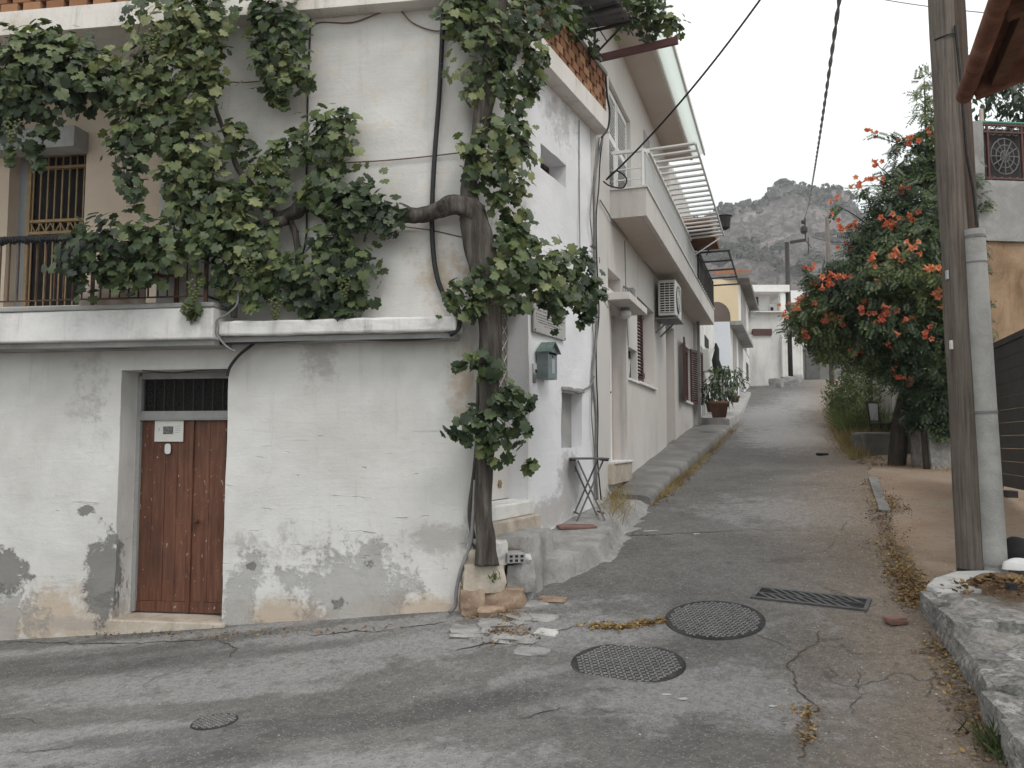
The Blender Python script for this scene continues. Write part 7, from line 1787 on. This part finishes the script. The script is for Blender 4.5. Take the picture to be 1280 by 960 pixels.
for (px, py, Y, r, n) in ((1042, 500, 21.5, .6, 900), (1050, 505, 19.8, .7, 1300), (1062, 508, 18.6, .7, 1400), (1074, 512, 17.6, .6, 1200), (1084, 515, 17, .45, 700)):
    c = at(px, py, Y)
    for i in range(n): x, y = c.x+random.gauss(0, r*.55), c.y+random.gauss(0, r*.8); x = max(x, road_edge_r(y)-.1); sp.append(Vector((x, y, gz(x, y))))
blades('weeds', sp, GRASSG, .3, .85, .013, 51, .45)
sp = []
for (px, py, Y, r, n) in ((1060, 532, 16.8, .5, 900), (1076, 535, 16.2, .5, 1000), (1092, 532, 16, .45, 800), (1056, 520, 18, .4, 600), (1110, 532, 15.8, .3, 300)):
    c = at(px, py, Y)
    for i in range(n): x, y = c.x+random.gauss(0, r*.5), c.y+random.gauss(0, r*.6); x = max(x, road_edge_r(y)-.05); sp.append(Vector((x, y, gz(x, y))))
blades('dry_grass', sp, GRASSY, .12, .42, .016, 52, .5)
sp = scatter([(1046, 528), (1054, 545), (1064, 560), (1072, 574)], 1400, 8, .12)+scatter([(1040, 512), (1050, 535)], 500, 9, .15)
blades('dry_grass', sp, GRASSY, .08, .32, .02, 58, .6)
sp = scatter([(818, 628), (845, 605), (866, 588), (885, 568), (905, 550), (925, 530)], 1800, 3, .06)+scatter([(830, 618), (850, 600)], 300, 4, .10)
blades('dry_grass', sp, GRASSY, .04, .15, .02, 53, .8)
sp = [onz(770+random.gauss(0, 9), 612+random.gauss(0, 4), 1.0) for i in range(420)]; sp = [Vector((p.x, p.y, gz(p.x, p.y)+.12)) for p in sp]
blades('dry_weed', sp, GRASSY, .08, .28, .014, 54, .6)
sp = scatter([(1248, 940), (1262, 950), (1245, 925)], 240, 5, .05); blades('weed', sp, GRASSG, .05, .16, .05, 55, .6)
sp = [at(619+random.gauss(0, 3), 724+random.gauss(0, 3), 6.86) for i in range(40)]; blades('moss_tuft', sp, GRASSG, .02, .06, .12, 56, .7)
sp = scatter([(1150, 560), (1165, 580), (1195, 590), (1120, 575), (1085, 572)], 260, 6, .15); blades('dry_grass', sp, GRASSY, .04, .14, .05, 57, .6)
# fallen leaves and grit
LP = [(0, 0, 0), (.32, .3, .12), (.25, .8, .02), (0, 1, .14), (-.28, .7, .0), (-.3, .25, .1)]
def litter(name, spots, s0, s1, seed):
    r_ = np.random.default_rng(seed); n = len(spots); p = np.array([tuple(s) for s in spots])+np.array([0, 0, .012]); X, Y, Z = frames(np.array([0, 0, 1.])+r_.normal(size=(n, 3))*.35, r_.normal(size=(n, 3)))
    leaf_mesh(name, LITTER, LP, [(0, 1, 2, 3, 4, 5)], p, X, Y, Z, s0+(s1-s0)*r_.random(n), None, 'stuff')
L_ = scatter([(1090, 600), (1100, 640), (1112, 680), (1125, 710), (1140, 740), (1150, 760)], 1500, 11, .07)+scatter([(1128, 712), (1150, 742), (1156, 756)], 700, 12, .09)+scatter([(1110, 620), (1120, 640)], 300, 13, .08)
L_ += scatter([(815, 632), (840, 610), (870, 585), (900, 556)], 700, 14, .06)+scatter([(738, 784), (775, 785), (828, 778)], 420, 15, .025)+scatter([(640, 772), (625, 800), (665, 795)], 200, 16, .08)
L_ += scatter([(1170, 800), (1200, 850), (1225, 900), (1240, 950)], 420, 17, .07)+scatter([(1035, 530), (1055, 560), (1080, 580), (1150, 585)], 600, 18, .12)+scatter([(1010, 885), (1008, 935)], 80, 19, .025)+scatter([(590, 770), (640, 768)], 120, 20, .04)
L_ += scatter([(100, 792), (280, 796), (500, 785)], 160, 21, .05)
litter('leaf_litter', L_+[Vector((p.x+random.gauss(0, .05), p.y+random.gauss(0, .05), 0))+Vector((0, 0, p.z)) for p in L_], .010, .034, 61)
L2 = [Vector((p.x+random.gauss(0, .16), p.y+random.gauss(0, .16), 0)) for p in [onz(1258, 738, .5)]*420]; L2 = [Vector((p.x, p.y, .49+.08*max(0, 1-((p.x-onz(1258, 738, .5).x)**2+(p.y-onz(1258, 738, .5).y)**2)/.12))) for p in L2]
litter('dead_leaves', L2, .02, .06, 62)
# loose grit and pebbles on the lane and yard
GP = [(-.5, -.4, 0), (.5, -.45, 0), (.45, .5, 0), (-.5, .4, 0), (0, 0, .55)]
sp = []
rr = random.Random(5)
for i in range(2600):
    y = rr.uniform(3, 13); r_ = road_edge_r(y); x = r_-abs(rr.gauss(0, .8))+.3 if rr.random() < .8 else rr.uniform(-4, r_)
    sp.append(Vector((x, y, gz(x, y)+.001)))
for i in range(900): x, y = rr.uniform(3.6, 7), rr.uniform(6.8, 13); sp.append(Vector((x, y, gz(x, y)+.012)))
n = len(sp); p = np.array([tuple(s) for s in sp]); r_ = np.random.default_rng(3); X, Y, Z = frames(np.tile([0, 0, 1.], (n, 1))+r_.normal(size=(n, 3))*.15, r_.normal(size=(n, 3)))
leaf_mesh('grit', surf('grit_stone', [(.12, .10, .085), (.24, .21, .18), (.40, .38, .35)], 3, .95, 0, island=.8), GP, [(0, 1, 4), (1, 2, 4), (2, 3, 4), (3, 0, 4)], p, X, Y, Z, .005+.012*r_.random(n)**2.5, None, 'stuff')
# ================================================================== mountain
def mountain():
    ridge = [(300, 330), (600, 320), (800, 300), (880, 272), (905, 266), (925, 265), (948, 263), (958, 254), (972, 245), (985, 238), (1010, 240), (1035, 241), (1055, 247), (1068, 258), (1082, 280), (1110, 305), (1160, 330), (1250, 350), (1500, 380)]
    YB, YR = 120, 330; cols = np.linspace(560, 1300, 440); J = 170; mb = MB()
    for px in cols:
        top = at(px, interp(ridge, px), YR)
        for j in range(J+1):
            t = j/J; Y = YB+(YR-YB)*t*1.12; x = at(px, 480, YR).x*(.55+.45*min(1.12, t*1.12))
            f = min(1, t*1.12); prof = f**1.25*(.80+.2*f) if t*1.12 <= 1 else 1-.9*(t*1.12-1)/.12*.5
            q = Vector((x*.018, Y*.018, 0)); rg = mn.ridged_multi_fractal(q*1.2, .9, 2.2, 6, 1.0, 2.0)-1.0; fn = mn.fractal(q*4, .8, 2.1, 5)
            amp = 14*f*(1-.65*f) ; z = 8+(top.z-8)*prof + rg*amp*1.15 + fn*(5*f*(1-f)*2+1.6) + (mn.ridged_multi_fractal(q*5, .8, 2.2, 5, 1.0, 2.0)-1)*2.6*f
            mb.v.append(Vector((x, Y, z)))
    n = J+1
    for i in range(len(cols)-1):
        for j in range(J): a = i*n+j; mb.f.append((a, a+n, a+n+1, a+1))
    m, nt, b = newmat('rocky_slope', .95); b.inputs['Specular IOR Level'].default_value = .05; v = coords(nt, 'World')
    mpn = nt.nodes.new('ShaderNodeMapping'); mpn.inputs['Scale'].default_value = (1, .5, 1.6); mpn.inputs['Rotation'].default_value = (0, .5, 0); nt.links.new(v, mpn.inputs[0])
    n1 = noise(nt, mpn.outputs[0], .06, 8, .68, .8); n2 = noise(nt, v, .5, 6, .7, .5); n3 = noise(nt, v, .028, 5, .6, .4)
    c = ramp(nt, n1, [(.36, (.10, .09, .088)), (.46, (.19, .168, .162)), (.55, (.265, .235, .224)), (.66, (.36, .325, .31))])  # low noise darkens the rock colour, painting shade into crevices
    c = mix(nt, mapr(nt, n2, .50, .62, 0, .6), c, (.05, .052, .046))
    c = mix(nt, mapr(nt, n3, .55, .64, 0, .6), c, mix(nt, n2, (.055, .062, .05), (.115, .115, .09)))
    nz = sep(nt, nt.nodes.new('ShaderNodeNewGeometry').outputs['Normal'])[2]
    c = mix(nt, mapr(nt, M(nt, 'ADD', nz, M(nt, 'MULTIPLY', M(nt, 'SUBTRACT', n2, .5), .5)), .66, .82, 0, .75), c, (.085, .085, .072))
    put(nt, b.inputs['Base Color'], c); bump(nt, b, M(nt, 'ADD', M(nt, 'MULTIPLY', n2, .6), n1), 1, 3.0)
    mb.build('mountain', m, None, True, kind='structure')
    # scrub on the slope and along the skyline
    V = mb.v; P = []; r_ = random.Random(4)
    for k in range(7000):
        i = r_.randrange(70, len(cols)-70); j = r_.randrange(48, 154); p = V[i*n+j]
        cl = mn.noise(Vector((p.x*.045, p.y*.03, p.z*.05)))
        if cl > .16 or (141 < j < 153 and r_.random() < .6):
            P.append((p.x+r_.uniform(-1, 1), p.y+r_.uniform(-1, 1), p.z, r_.uniform(.6, 1.7)))
    pos = []; nr = []; rg = np.random.default_rng(8)
    for x, y, z, r in P:
        d = norm(rg.normal(size=(9, 3))); d[:, 2] = abs(d[:, 2])*.8; pos.append(np.array([x, y, z])+d*r); nr.append(d)
    pos = np.concatenate(pos); nr = np.concatenate(nr); N = len(pos)
    X, Y, Z = frames(nr+rg.normal(size=(N, 3))*.3, rg.normal(size=(N, 3)))
    leaf_mesh('scrub', surf('scrub_leaf', [(.045, .05, .04), (.07, .075, .056), (.10, .10, .078)], .3, .95, 0, island=.4), [(-.5, -.5, 0), (.5, -.4, .1), (.6, .5, 0), (-.4, .6, .1)], [(0, 1, 2, 3)], pos, X, Y, Z, .8+.9*rg.random(N), None, 'stuff')
mountain()
HAZE = .0008
hb = bpy.data.meshes.new('haze'); bm = bmesh.new(); bmesh.ops.create_cube(bm, size=1)
for v in bm.verts: v.co = Vector((v.co.x*660, v.co.y*560+150, v.co.z*150+60))
bm.to_mesh(hb); bm.free()
hm = bpy.data.materials.new('pale_haze'); hm.use_nodes = True; nt = hm.node_tree; nt.nodes.remove(nt.nodes['Principled BSDF'])
pv = nt.nodes.new('ShaderNodeVolumePrincipled'); pv.inputs['Density'].default_value = HAZE; pv.inputs['Color'].default_value = (.86, .87, .92, 1); pv.inputs['Anisotropy'].default_value = .2
nt.links.new(pv.outputs[0], nt.nodes['Material Output'].inputs['Volume'])
hb.materials.append(hm)
if HAZE:
    ho = bpy.data.objects.new('haze', hb); COL.objects.link(ho); ho['kind'] = 'stuff'
